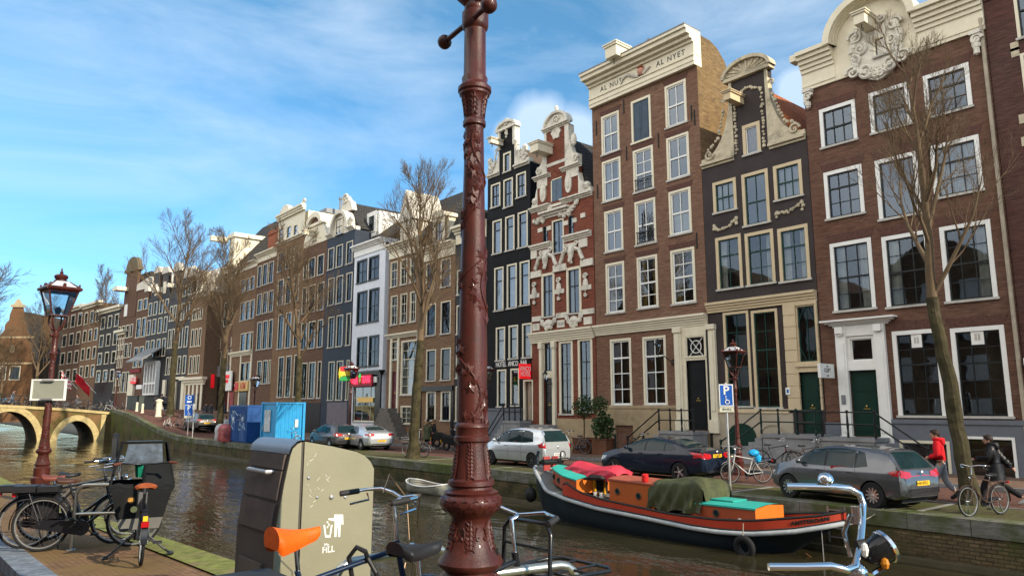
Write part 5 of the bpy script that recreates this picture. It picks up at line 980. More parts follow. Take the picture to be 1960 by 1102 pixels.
b=MB(); zz=P(125,160).z; X_=L_(122); b.prism([(.1,zt),(w_-.1,zt),(X_+2.6,zt+2),(X_+2.2,zz),(X_-2.2,zz),(X_-2.6,zt+2)],-.05,.4,'y'); b.box(X_-1.9,X_-.7,-.1,-.05,P(105,440).z,P(105,365).z,1); part(r,w_,b,'gable',[BRD,W_WHITE]); b=MB(); b.box(X_-2.6,X_+2.8,-.3,.5,zz,zz+.5); b.prism(arcpts(X_,zz+.5,2.3,1.7,0,pi,12),-.2,.5,'y'); part(r,w_,b,'gable_cap',M('weathered dark stone',(.16,.13,.08),.85)); b=MB(); b.box(X_-2.9,X_-1.0,-1.6,-.05,P(90,285).z,P(90,262).z); part(r,w_,b,'hoist_beam',W_CREAM); b=MB(); b.prism([(.4,zt),(.4,zz-.6),(9,zz-1.2),(9,zt)],X_,w_+3.5,'x'); part(r,w_,b,'roof',TILE_D)
for k,(xl,xr,yt,wl,lab)in enumerate(((205,218,640,BRD,'dark house behind the bare trees, third left of the neck gable'),(165,205,600,BRK,'low dark house with white windows left of the neck gable'),(132,165,592,BRB,'brown house behind the bare trees left of the low dark house'),(92,132,600,BRD,'deep brown house behind the near street lamp'))):
 n=max(2,int((xr-xl)/11)); cols=[(xl+(xr-xl)*(i+.2)/n,xl+(xr-xl)*(i+.8)/n)for i in range(n)]
 r,w_,zt,P,L_=bend_house(lab,xl,xr,yt,wl,cols,[(yt+10+i*33,yt+33+i*33)for i in range(int((770-yt)/36))],(xl+xr)/2,dict(WFW,fw=.16),c='O',off=0); b=MB(); moulding(b,0,w_,0,zt-.4,zt+.3,.6,2); part(r,w_,b,'cornice',W_CREAM)
for r,w_ in bh[:0]:pass
# sunlit gabled houses closing the view beyond the bridge
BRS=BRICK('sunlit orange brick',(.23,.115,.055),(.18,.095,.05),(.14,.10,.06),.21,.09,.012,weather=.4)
def end_house(label,px0,px1,py_sh,py_top,dist,cols,rows):
 A,B_=atD(px0,720,dist),atD(px1,720,dist); w_=(B_-A).to_2d().length; Lx=lambda x:w_*(x-px0)/(px1-px0); Z=lambda y:atD((px0+px1)/2,y,dist).z
 wins=[dict(h=(Lx(u),Lx(v_),Z(e),Z(a)),**dict(WFW,cols=3,rt=1,rb=1,fw=.14,sw=.07))for(u,v_)in cols for(a,e)in rows]
 r=house('canal_house',label,0,w_,Z(py_sh),BRS,wins,Y=0,z0=0); c_=(A+B_)/2; r.location=(c_.x,c_.y,0); r.rotation_euler=(0,0,atan2((B_-A).y,(B_-A).x))
 b=MB(); zs_=Z(py_sh); zt=Z(py_top); xm=w_/2; n=5; pts=[]
 for s in(1,-1):
  for i in range(n):f=i/n; g=(i+1)/n; x_=(w_/2)*(1-f*.86); zz=zs_+(zt-zs_)*f*.95; z2=zs_+(zt-zs_)*g*.95; seg=[(xm+s*x_,zz),(xm+s*x_,zz+(z2-zz)*.55)]; pts+=seg if s>0 else[]
  if s>0:top_=[(xm+w_*.1,zt),(xm-w_*.1,zt)]
 P_=pts+top_+[(2*xm-a,c)for a,c in reversed(pts)]; b.prism(P_,-.1,.5,'y'); part(r,w_,b,'stepped_gable',BRS)
 b=MB(); b.box(xm-w_*.14,xm+w_*.14,-.3,.6,zt,zt+.5); b.prism([(xm-w_*.08,zt+.5),(xm+w_*.08,zt+.5),(xm,zt+1.5)],-.2,.5,'y')
 for(a,e)in rows:b.box(.1,w_-.1,-.12,-.004,Z(a)+.3,Z(a)+.6)
 b.ball((xm,-.2,zs_+2),.6,8,0,(.8,.4,1.4)); part(r,w_,b,'stone_band',M('pale stone band',(.45,.36,.22),.8)); b=MB(); b.add([(0,.5,zs_),(w_,.5,zs_),(xm,.5,zt-.5),(0,14,zs_),(w_,14,zs_),(xm,14,zt-.5)],[(0,1,2),(3,5,4),(0,2,5,3),(1,4,5,2)]); part(r,w_,b,'roof',TILE_D); return r
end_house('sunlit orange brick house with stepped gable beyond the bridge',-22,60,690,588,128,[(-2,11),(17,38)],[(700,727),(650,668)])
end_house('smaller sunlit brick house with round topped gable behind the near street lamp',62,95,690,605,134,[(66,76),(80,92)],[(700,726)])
# houses on the photographer's own side, seen only mirrored in windows and water
for k,xx in enumerate((-64,-52,-41,-30,-19,-8,3,14,26)):
 r=wthing('canal_house','house on the near bank behind the photographer, mirrored in the windows','house',(xx,-9.5,0),'houses behind the photographer'); wd_=10.6
 b=MB(); hh=[13.5,15,12.5,14.5,13][k%5]; b.box(xx,xx+wd_,-20,-9.5,0,hh); b.prism([(xx+.2,hh),(xx+wd_-.2,hh),(xx+wd_/2,hh+3)],-19,-9.6,'y'); b.build('wall',[BRB,BRD,BRNUT][k%3],r); b=MB()
 for z in(1,4.6,8,11):
  for i in range(3):b.box(xx+1.2+i*3,xx+2.8+i*3,-9.49,-9.44,z,z+2.2)
 b.build('windows',W_WHITE,r)
 # ================================================================ bare winter trees
BARK=M('mossy bark',(.066,.056,.026),.95,var=.6,vs=3.5,bmp=1.,bs=16,dirt=(.075,.06,.04),dirtamt=.55,ds=3)
TWIG=M('bare twigs',(.15,.105,.062),.9,var=.35,vs=1.5)
def tree_meshes(seed,h,r,fork,spread=1.,lean=(0,0),dens=1.,up=.5,tw=.006):
 rnd=random.Random(seed); T=MB(); C=MB(); U=rnd.uniform
 def path(p,d,ln,r0,r1,n,k,trop,m=4):
  P=[p]; d=d.copy()
  for i in range(n):d=(d+Vector((U(-k,k),U(-k,k),U(-k,k)+trop))).normalized(); P.append(P[-1]+d*(ln/n))
  C.tube(P,[r0+(r1-r0)*i/n for i in range(n+1)],m,cap=False); return P
 def grow(p,d,ln,rad,lev):
  P=path(p,d,ln,rad,max(tw*.7,rad*.35),4 if lev<3 else 3,.14,.05+.06*up,5 if lev<2 else 3)
  if lev>=4:return
  n=len(P)-1; kids=int((7,6,5,4)[lev-1]*dens+U(0,1))
  for j in range(kids):
   f=.22+.78*(j+U(.2,.8))/kids; i=min(n-1,int(f*n)); q_=P[i].lerp(P[i+1],f*n-i); dd=(P[i+1]-P[i]).normalized(); u,v=frame_of(dd); a=U(0,2*pi)
   grow(q_,(dd+(u*cos(a)+v*sin(a))*U(.45,.95)+Vector((0,0,.22*up))).normalized(),ln*(1.08-.5*f)*U(.5,.78),max(tw,rad*(1-.6*f)*U(.4,.6)),lev+1)
 n=14; pts=[Vector((lean[0]*(i/n)**1.2+U(-.025,.025),lean[1]*(i/n)**1.2+U(-.025,.025),fork*i/n))for i in range(n+1)]
 T.tube(pts,[r*(1.4 if i==0 else 1.15 if i==1 else 1-.25*i/n)*U(.94,1.07)for i in range(n+1)],12,cap=False)
 for i in range(12):k=rnd.randint(2,n); a=U(0,6.28); T.ball((pts[k].x+cos(a)*r*.72,pts[k].y+sin(a)*r*.72,pts[k].z),r*U(.16,.32),6)
 H_=h-fork; lead=path(pts[-1],Vector((U(-.1,.1),U(-.1,.1),1)),H_*.98,r*.66,tw*1.5,9,.07,.12,7)
 nb=int(13*dens**.5)
 for j in range(nb):
  f=(j+U(0,.9))/nb*.92; i=min(8,int(f*9)); q_=lead[i].lerp(lead[i+1],f*9-i)if f>.03 else pts[-1]; a=j*2.4+U(-.4,.4); e=U(.55,1.1)/spread**.5
  grow(q_,Vector((cos(a),sin(a),e*(1.2+up*.6))).normalized(),H_*(.62-.42*f)*U(.8,1.15)*spread,r*(.42-.3*f)*U(.8,1.1),1)
 return T,C
def tree(label,loc,seed,h,r,fork,**k):
 t=thing('street_tree',label,'tree',loc,0,'bare trees along the canal'); a,b=tree_meshes(seed,h,r,fork,**k)
 a.build('trunk',BARK,t,smooth=60,fix=False); c=b.build('crown',TWIG,t,fix=False)
 for p in c.data.polygons:p.use_smooth=True
 for p in t.children[0].data.polygons:p.use_smooth=True
 return t
def gz(px,Y):p=onY(px,780,Y); return Vector((p.x,Y,zs(p.x)))
b_=onZ(1858,965); tree('nearest bare tree, mossy leaning trunk beside the red jacketed walker',b_,11,12.7,.205,5.4,spread=.78,lean=(-.42,-.1),up=.85,dens=1.1,tw=.0038)
tree('bare tree with green trunk behind the small white rowing boat',gz(792,19.9),5,14.6,.26,5.8,spread=.85,lean=(.2,.2),up=.8,tw=.006,dens=1.1)
tree('bare tree standing against the light blue container',gz(572,22.2),8,15.2,.26,6.,spread=.8,lean=(-.3,0),tw=.008,dens=1.1)
t4=tree('bare tree beside the dark parked car near the blue cabins',gz(423,20.6),21,16.8,.28,6.5,spread=.75,up=.8,tw=.009,dens=1.1)
t5=tree('large bare tree with wide crown in front of the dark brown houses',gz(326,22.0),33,19.5,.36,7.6,spread=1.0,up=.6,tw=.010,dens=1.1)
dup(t4,'thin bare tree near the red flags beyond the bridge',Vector((-128,24,.6)),1.2,scale=(1.05,1.05,1.35)); dup(t5,'bare tree between the near street lamp and the red flags',Vector((-140,17,.2)),2.0,scale=(.95,.95,.95)); dup(t4,'bare tree close behind the lantern of the near street lamp',Vector((-150,10,.2)),3.1,scale=(1.2,1.2,1.15)); dup(t5,'low bare tree in front of the small round topped gable',Vector((-132,4.5,-1)),4.1,scale=(.75,.75,.62))
dup(t5,'bare tree in front of the low dark house left of the neck gable',Vector((-146,13,-.6)),5.2,scale=(.8,.8,.72))
p_=atD(-95,700,34); tree('bare tree outside the left edge, only its twigs in view',Vector((p_.x,p_.y,.1)),17,9.6,.26,4.2,spread=1.1,up=.1,tw=.008)
# ================================================================ street lamps
OX=M('oxblood cast iron paint',(.085,.020,.014),.36,var=.35,vs=9,bmp=.28,bs=130,coat=.2,dirt=(.045,.016,.012),dirtamt=.6,ds=6)
LGL=MATS['lamp glass']
UC=4.1
def lampR(y,half,u=UC):
 p=atD(900,y,u); z=p.z; fd=u*cos(TH)+(z-EYE)*sin(TH); return(half*fd/1400,z-.75)
PROF=[(.27,0),(.27,.12),(.22,.16),(.20,.45),(.22,.5),(.22,.58),(.17,.62)]+[lampR(y,h)for y,h in((1104,63),(1089,50),(1080,61),(1073,63),(1062,57),(1050,49),(1025,41),(1000,37),(990,38),(986,41),(980,47),(968,57),(960,59),(951,57),(945,50),(940,52),(934,41),(930,40),(926,45),(918,44),(914,38),(885,35),(850,30),(846,30),(843,34),(835,34),(833,31),(820,31),(817,33),(812,32),(808,28.5),(670,28.6),(560,25),(400,21.5),(300,19),(250,17.8),(245,18),(242,22),(234,22),(230,19),(205,21),(188,25),(184,29),(180,29),(177,32),(170,32),(166,27),(160,24),(152,25),(146,21.5),(60,20.5),(56,24),(50,25.5),(28,25.5),(24,20))]
ZC=PROF[-1][1]
def lamp_r(z):
 return interp(z,[(b,a)for a,b in PROF])
def street_lamp(label,loc,scale=1.,detail=True,lean=0):
 t=thing('street_lamp',label,'street lamp',loc,.4,'red iron street lamps',scale); rnd=random.Random(4)
 b=MB(); b.lathe(PROF[6:],28 if detail else 12); b.lathe(PROF[:7],8); b.build('column',OX,t,smooth=38)
 if detail:
  b=MB()
  def leaf(z,a,s,rot=0.,pts=5,st=.5):
   r0=lamp_r(z)+.001; n=pts*2; V=[]
   for i in range(n):
    k=s*(1 if i%2==0 else st); q_=2*pi*i/n+rot; dz=k*cos(q_); da=k*sin(q_); rr=lamp_r(z+dz)+.0035; V.append((rr*cos(a+da/r0),rr*sin(a+da/r0),z+dz))
   c=((r0+s*.32)*cos(a),(r0+s*.32)*sin(a),z); b.add(V+[c],[(i,(i+1)%n,n)for i in range(n)])
  zA,zB=lampR(800,1)[1],lampR(255,1)[1]
  for s in range(2):
   P=[]
   for i in range(90):
    z=zA+(zB-zA)*i/89; a=s*pi+2.4*sin(i*.115+s)+i*.05; rr=lamp_r(z)+.002; P.append((rr*cos(a),rr*sin(a),z))
    if i%3==1:
     for k in range(2):leaf(z+rnd.uniform(-.03,.03),a+rnd.uniform(-.7,.7),rnd.uniform(.026,.042),rnd.uniform(0,6.28),5,.45)
   b.tube(P,.006,5)
  for j in range(6):
   a=2*pi*j/6
   for z0,z1,n,s in((lampR(912,1)[1],lampR(850,1)[1],9,.024),(lampR(1045,1)[1],lampR(995,1)[1],6,.026),(lampR(225,1)[1],lampR(190,1)[1],4,.026)):
    for i in range(n):
     z=z0+(z1-z0)*(i+.5)/n
     for g in(-1,0,1):leaf(z,a+g*.16*(1-abs(i/n-.4)),s*(1.0 if g else 1.2),g*.7,3,.35)
  for j in range(18):a=2*pi*j/18; [leaf(lampR(y,1)[1],a+(y%2)*.17,.02,0,3,.4)for y in(973,962,951)]
  for j in range(6):
   a=2*pi*j/6+.52; z=lampR(1020,1)[1]
   for s in(-1,1):
    P=[]
    for i in range(14):q_=4.4*i/13; k=.034*(1-i/17); zz=z+k*cos(q_)*1.2; rr=lamp_r(zz)+.003; aa=a+s*(.16+k*sin(q_)*4); P.append((rr*cos(aa),rr*sin(aa),zz))
    b.tube(P,.006,5)
  b.build('ivy_relief',OX,t,smooth=50)
 b=MB(); zb=ZC+.02; b.ball((0,0,zb),.07,10)
 for j in range(4):
  a=pi/4+pi/2*j; b.tube([(0,0,zb),(.09*cos(a),.09*sin(a),zb+.06),(.17*cos(a),.17*sin(a),zb+.19),(.20*cos(a),.20*sin(a),zb+.29),(.18*cos(a),.18*sin(a),zb+.39),(.14*cos(a),.14*sin(a),zb+.42)],[.03,.028,.024,.022,.022,.022],6)
 b.build('yoke',OX,t,smooth=50)
 z0,z1=zb+.42,zb+1.02; w0,w1=.185,.325; b=MB(); C4=[(-1,-1),(1,-1),(1,1),(-1,1)]
 for sx,sy in C4:b.tube([(sx*w0,sy*w0,z0),(sx*w1,sy*w1,z1)],.022,5); b.prism([(sx*w1-.05,z1+.05),(sx*w1+.05,z1+.05),(sx*(w1+.05),z1+.17)],sy*w1-.02,sy*w1+.02,'y')
 b.box(-w0-.03,w0+.03,-w0-.03,w0+.03,z0-.03,z0)
 for i in range(4):(ax,ay),(bx,by)=C4[i],C4[(i+1)%4]; b.tube([(ax*w1,ay*w1,z1-.01),(bx*w1,by*w1,z1-.01)],.02,5); b.tube([(ax*(w1+.04),ay*(w1+.04),z1+.05),(bx*(w1+.04),by*(w1+.04),z1+.05)],.045,6); b.tube([(ax*(w1+.04),ay*(w1+.04),z1+.07),(ax*.15,ay*.15,z1+.24)],.018,5)
 for i in range(4):a=pi/2*i; b.ball((cos(a)*w1,sin(a)*w1,z1+.13),.045,6,0,(1,1,1.4))
 zc=z1+.24; b.lathe([(.16,0),(.15,.04),(.11,.05),(.15,.1),(.16,.14),(.13,.18),(.05,.2),(.035,.22),(.045,.25),(.015,.28),(.025,.3),(.006,.36)],12,(0,0,zc)); b.build('lantern_frame',OX,t,smooth=40)
 g=MB()
 for i in range(4):(ax,ay),(bx,by)=C4[i],C4[(i+1)%4]; k=.985; g.quad((ax*w0*k,ay*w0*k,z0),(bx*w0*k,by*w0*k,z0),(bx*w1*k,by*w1*k,z1),(ax*w1*k,ay*w1*k,z1))
 g.build('lantern_glass',M('frosted lantern glass',(.62,.68,.72),.18,var=.15,vs=3,spec=.8)if False else GLASS('lantern pane',(.80,.84,.86),1.4),t)
 g=MB()
 for i in range(4):(ax,ay),(bx,by)=C4[i],C4[(i+1)%4]; g.quad((ax*(w1+.02),ay*(w1+.02),z1+.06),(bx*(w1+.02),by*(w1+.02),z1+.06),(bx*.16,by*.16,z1+.245),(ax*.16,ay*.16,z1+.245))
 g.build('lantern_roof',M('pale lantern roof',(.55,.58,.60),.4,var=.2),t); g=MB(); g.lathe([(.03,0),(.05,.06),(.07,.14),(.02,.2)],8,(.05,0,z0+.01)); g.lathe([(.03,0),(.05,.06),(.07,.14),(.02,.2)],8,(-.05,0,z0+.01)); g.build('burner',D_BLACK,t)
 return t
pc=atD(903,800,UC); L0_=street_lamp('big dark red iron lamp post with ivy relief in the foreground',(pc.x,pc.y,.75)); LH=ZC+.02+1.02+.24+.36
zbar=atD(893,45,UC).z
b=MB(); e1,e2=onZ(851,81,zbar),onZ(936,10,zbar); b.tube([e1,e2],.016,8); b.ball(e1,.046,12); b.ball(e2,.05,12); iv=Matrix.Rotation(-.4,4,'Z');
for i,v in enumerate(b.v):b.v[i]=tuple(iv@(Vector(v)-L0_.location))
b.build('ladder_bar',OX,L0_,smooth=50)
pl=atD(80,900,18.1); zg_=zn(pl.x)
ll=dup(L0_,'dark red street lamp with lantern standing by the left row of bicycles',(pl.x,pl.y,zg_),.15)
for px,yt,Y_,lab in((1408,648,24.2,'red street lamp in front of the plum house, beside the disabled parking sign'),(671,690,22.3,'red street lamp in front of the white house with the neon sign'),(487,714,22.6,'dark street lamp behind the blue cabins near the yellow money sign'),(222,706,20.5,'grey street lamp by the red hotel sign at the end of the bridge'),(931,690,24.3,'street lamp half hidden behind the big foreground lamp post')):
 p=onY(px,760,Y_); z0=zs(p.x); zt=onY(px,yt,Y_).z; dup(L0_,lab,(p.x,Y_,z0),.1,scale=(zt-z0)/LH)
 # back of a sign on the left lamp
SGN=M('sign back',(.36,.37,.30),.45,.2,var=.1,dirt=(.28,.28,.22)); b=MB()
t=thing('road_sign','blank grey back of a wide sign clamped to the left street lamp','sign',(0,0,0)); cL=[atD(x,y,17.9)for x,y in((50,766),(117,766),(125,725),(58,725))]
cc=sum(cL,Vector())/4; t.location=cc; dx=(cL[1]-cL[0]).to_2d().length/2; dz=(cL[2].z-cL[0].z)/2; t.rotation_euler=(0,0,atan2(RT.y,RT.x))
b.box(-dx+.03,dx-.03,.1,.13,-dz+.03,dz-.03); b.build('panel',SGN,t); b=MB()
for a,c_,d,e in((-dx,dx,-dz,-dz+.04),(-dx,dx,dz-.04,dz),(-dx,-dx+.04,-dz+.04,dz-.04),(dx-.04,dx,-dz+.04,dz-.04)):b.box(a,c_,.085,.14,d,e)
b.build('rim',W_WHITE,t); b=MB(); [b.box(-.14,.14,.03,.098,z-.02,z+.02)for z in(-dz*.86,dz*.86)]; b.build('clamp',M('zinc',(.5,.5,.5),.4,.7),t)
# ---- blue parking signs
SBLUE=M('sign blue',(.02,.12,.5),.4); ZINC=MATS['zinc']
def park_sign(label,base,zc_,w_,h_,rz,two=False):
 t=thing('parking_sign',label,'sign',base,rz); b=MB(); b.tube([(0,0,0),(0,0,zc_+h_/2+.05)],.035,8); b.build('pole',ZINC,t)
 b=MB(); b.box(-w_/2,w_/2,-.07,-.045,zc_-h_/2,zc_+h_/2); pn=b.build('panel',W_WHITE,t); b=MB(); b.box(-w_/2+.03,w_/2-.03,-.075,-.0702,zc_-h_/2+.03,zc_+h_/2-.03); b.build('blue_field',SBLUE,pn)
 lettering('P',h_*.55,W_WHITE,pn,(0,-.08,zc_+h_*.2),bold=True,depth=.003); b=MB(); k=h_
 b.torus((0.02,-.08,zc_-h_*.31),h_*.09,h_*.018,'y',16,5); b.ball((-.03*k,-.08,zc_-h_*.06),h_*.032,8); b.tube([(-.03*k,-.08,zc_-h_*.1),(-.02*k,-.08,zc_-h_*.24),(.09*k,-.08,zc_-h_*.24),(.13*k,-.08,zc_-h_*.36)],h_*.018,5); b.build('wheelchair_symbol',W_WHITE,pn)
 b=MB(); b.box(-w_/2,w_/2,-.06,-.045,zc_-h_/2-.17,zc_-h_/2-.02); sp=b.build('sub_plate',M('sub plate',(.62,.62,.5),.5),t); lettering('SH-05-J',.1,D_BLACK,sp,(0,-.064,zc_-h_/2-.095),depth=.002,width=.85)
 return t
YAW=atan2(RT.y,RT.x); pb=onZ(1398,938)
dd_=Vector((pb.x,pb.y)).dot(FW); zt,zb_=atD(1391,735,dd_).z,atD(1391,777,dd_).z; park_sign('blue disabled parking sign on grey pole at the quay behind the barge',(pb.x,pb.y,0),(zt+zb_)/2,.42,zt-zb_,YAW-.15)
p=onY(361,800,19.4); dd_=Vector((p.x,p.y)).dot(FW); z0=zs(p.x)
t=park_sign('small blue parking sign beside the dark parked car on the left',(p.x,p.y,z0),atD(361,785,dd_).z-z0,.75,.95,YAW)
b=MB(); zq=atD(361,765,dd_).z-z0; b.box(-.37,.37,-.07,-.05,zq-.38,zq+.42); u=b.build('upper_panel',SBLUE,t); b=MB(); b.torus((0,-.08,zq+.2),.14,.03,'y',14,5); b.box(-.2,.2,-.085,-.071,zq-.22,zq-.08); b.build('symbol',W_WHITE,u)
p=onY(368,835,18.9); b=MB(); b.tube([(0,0,0),(0,0,2.6)],.04,6); t=b.build('round_sign',ZINC,None,loc=(p.x,p.y,zs(p.x))); tag(t,'round white sign back on thin post in front of the dark parked car','sign'); b=MB(); b.lathe([(.28,0),(.28,.03)],16,(0,-.06,2.5),ax='y'); b.build('disc',W_WHITE,t)
# ---- projecting signs
def box_sign(label,c,xa,xb,ya,yb_,mat,texts,tcol,dout):
 X_=q(c,xb,(ya+yb_)/2)[0]; o=CR[c]; P=lambda x,y:onX(o[0]+x/o[2],o[1]+y/o[2],X_); a,d=P(xa,yb_),P(xb,ya); zt=(P(xa,ya).z+d.z)/2; zb=(a.z+P(xb,yb_).z)/2
 t=thing('hanging_sign',label,'sign',(X_,DF-.03,(zb+zt)/2)); y0,y1=a.y-DF+.03,-.0-.1; hz=(zt-zb)/2; b=MB(); b.box(-.12,0,y0,y1,-hz,hz); pn=b.build('panel',mat,t); b=MB(); b.box(-.08,-.04,y1,.02,hz*.5,hz*.6); b.box(-.08,-.04,y1,.02,-hz*.6,-hz*.5); b.build('bracket',D_BLACK,t)
 for s,sz,zz,wd_ in texts:lettering(s,sz,tcol,pn,(.003,(y0+y1)/2,zz*hz),(pi/2,0,pi/2),depth=.004,bold=True,width=wd_)
 return t
box_sign('red projecting ANCO HOTEL sign on the black house','D',251,313,357,432,M('hotel sign red',(.80,.012,.015),.4,var=0,emit=.35),(('ANCO',.40,.32,.72),('HOTEL',.38,-.38,.64)),W_WHITE,0)
box_sign('small white projecting THE CLEFT sign between the plum house and house 63','A',608,682,672,742,W_WHITE,(('THE',.09,.62,1),('CLEFT',.22,.05,.85),('COFFEE',.06,-.7,1)),D_BLACK,0)
t=thing('hanging_sign','red yellow and green striped lit sign beside the lamp at the white house','sign',onY(668,722,22.3)); b=MB()
for i,mm in enumerate((M('lamp red',(.8,.02,.02),.4,emit=.5),M('lamp yellow',(.85,.6,.03),.4,emit=.5),M('lamp green',(.02,.4,.05),.4,emit=.4))):b.box(-1.1,.0,-.1,.1,.45-i*.32,.72-i*.32,i)
b.ball((-1.2,0,.3),.3,8,1,(.6,.4,1.5)); b.build('panel',[MATS['lamp red'],MATS['lamp yellow'],MATS['lamp green']],t)
# ---- flags by the far houses
for(x,y,dx_,cols_,lab)in((151,725,1,(M('flag red',(.6,.02,.03),.7),W_WHITE),'red and white checked flag on a slanted pole'),(180,727,1,(MATS['flag red'],MATS['flag red']),'plain red flag hanging from a slanted pole'),(187,733,-1,(MATS['flag red'],MATS['flag red']),'smaller red flag folded beside the plain red flag')):
 p=onB(x,y,0)+Vector((BN.x,BN.y,0))*1.0; b=MB(); b.tube([(0,.9,-1.6),(0,-1.6,1.2)],.05,5); t=b.build('flag',W_WHITE,None,loc=p); tag(t,lab,'flag'); k=MB()
 for i in range(5):
  for j in range(5):y0,z0=-1.5+.3*i,1.1-.33*i-.3*j; k.quad((.1*sin(i+j),y0,z0),(.1*sin(i+1+j),y0+.3,z0-.33),(.1*sin(i+2+j),y0+.3,z0-.63),(.1*sin(i+1+j),y0,z0-.3),m=(i+j)%2)
 k.build('cloth',list(cols_),t)
 # ---- container, cabins, barrier bags
CB=M('light blue container paint',(.03,.30,.60),.45,var=.12,dirt=(.05,.17,.28),dirtamt=.3,ds=.8); CBD=M('blue cabin paint',(.012,.075,.26),.5,var=.25,vs=1,dirt=(.01,.04,.13),dirtamt=.4)
p=onZ(504,855); xc,yc=p.x,18.95; y1=onX(581,800,xc).y; zt=onX(504,769,xc).z; t=thing('shipping_container','light blue steel container standing at the edge of the far quay','container',(xc-1.2,(yc+y1)/2,0)); LY=(y1-yc)/2
b=MB(); n=26
for sx in(-1.2,1.2):b.grid([[(sx-(.04 if(i//2)%2 else 0)*(1 if sx>0 else-1),-LY+.1+(2*LY-.2)*i/n,z)for z in(.18,zt-.12)]for i in range(n+1)])
m_=10
for sy in(-LY,LY):b.grid([[(-1.1+2.2*i/m_,sy+(.03 if i%2 else 0)*(1 if sy<0 else-1),z)for z in(.18,zt-.12)]for i in range(m_+1)])
b.box(-1.15,1.15,-LY+.05,LY-.05,zt-.06,zt-.03); b.build('corrugated_wall',[CB],t); b=MB()
for sx in(-1.2,1.2):
 for sy in(-LY,LY):b.box(sx-.08,sx+.08,sy-.08,sy+.08,.02,zt)
 b.box(sx-.05,sx+.05,-LY+.08,LY-.08,.04,.18); b.box(sx-.05,sx+.05,-LY+.08,LY-.08,zt-.12,zt-.01)
for sy in(-LY,LY):b.box(-1.12,1.12,sy-.05,sy+.05,.04,.18); b.box(-1.12,1.12,sy-.05,sy+.05,zt-.12,zt-.01)
b.build('corner_frame',CB,t); b=MB(); b.box(1.21,1.225,LY*.35,LY*.6,1.2,1.7); b.build('notice',M('white notice',(.55,.6,.62),.6),t); b=MB(); b.box(-.75,.25,-LY-.05,-LY-.03,.9,2.3); b.build('notice',MATS['white notice'],t)
b=MB(); rr_=random.Random(2)
for k in range(4):
 P=[(-.95+rr_.random()*.5,-LY-.045,1.2+rr_.random())]
 for i in range(8):P.append((P[-1][0]+rr_.uniform(-.25,.28),-LY-.045,max(.8,min(2.3,P[-1][2]+rr_.uniform(-.4,.4)))))
 b.tube(P,.018,4)
b.build('graffiti',M('pale graffiti paint',(.35,.48,.6),.7),t)
xs_=onY(477,800,19).x; xe=onY(442,800,19).x; zk=onY(460,775,19).z
for k in range(2):
 a,c_=xs_+(xe-xs_)*(k*.5+.02),xs_+(xe-xs_)*(k*.5+.49); t=thing('site_cabin',('dark blue site cabin between the container and another cabin','dark blue site cabin with white scribbles, last before the barrier bags')[k],'cabin',((a+c_)/2,19.9,0)); w_=(a-c_)/2; b=MB(); b.box(-w_,w_,-1,1,.06,zk-.12); b.box(-w_-.03,w_+.03,-1.03,1.03,zk-.12,zk)
 for i in range(9):xx=-w_+2*w_*i/8; b.box(xx-.03,xx+.03,-1.025,-1,.1,zk-.13)
 b.build('shell',CBD,t); b=MB(); b.box(-w_*.5,w_*.5,-1.03,-1.0255,.15,2.0); b.box(-w_*.2,w_*.2,-1.05,-1.03,1.5,1.8,1); b.build('door',[CBD,MATS['white notice']],t); b=MB()
 for j in range(5):
  P=[(-w_*.6+rr_.random()*w_,-1.045,1.3+rr_.random()*.6)]
  for i in range(5):P.append((P[-1][0]+rr_.uniform(-.5,.5),-1.045,max(.9,min(2.2,P[-1][2]+rr_.uniform(-.4,.4)))))
  b.tube(P,.025,4)
 b.build('graffiti',MATS['pale graffiti paint'],t)
for k in range(3):
 p=onY(424+k*6,825,19.2-.2*k); b=MB(); n=5; h_=1.25-.1*k
 b.lathe([(.42,0),(.5,.15),(.46,.5),(.5,.8),(.42,1.1),(.2,1.25)],9,(0,0,0)); o=b.build('barrier_bag',[M('white plastic sack',(.5,.5,.5),.4),M('red striped sack',(.5,.12,.12),.5,var=.7,vs=3)][1 if k else 0],None,smooth=50,loc=(p.x,p.y,zs(p.x))); tag(o,('white rubbish sack beside the blue cabins','red and white plastic sack in the middle of three','red and white plastic sack touching the blue cabin')[k],'sack')
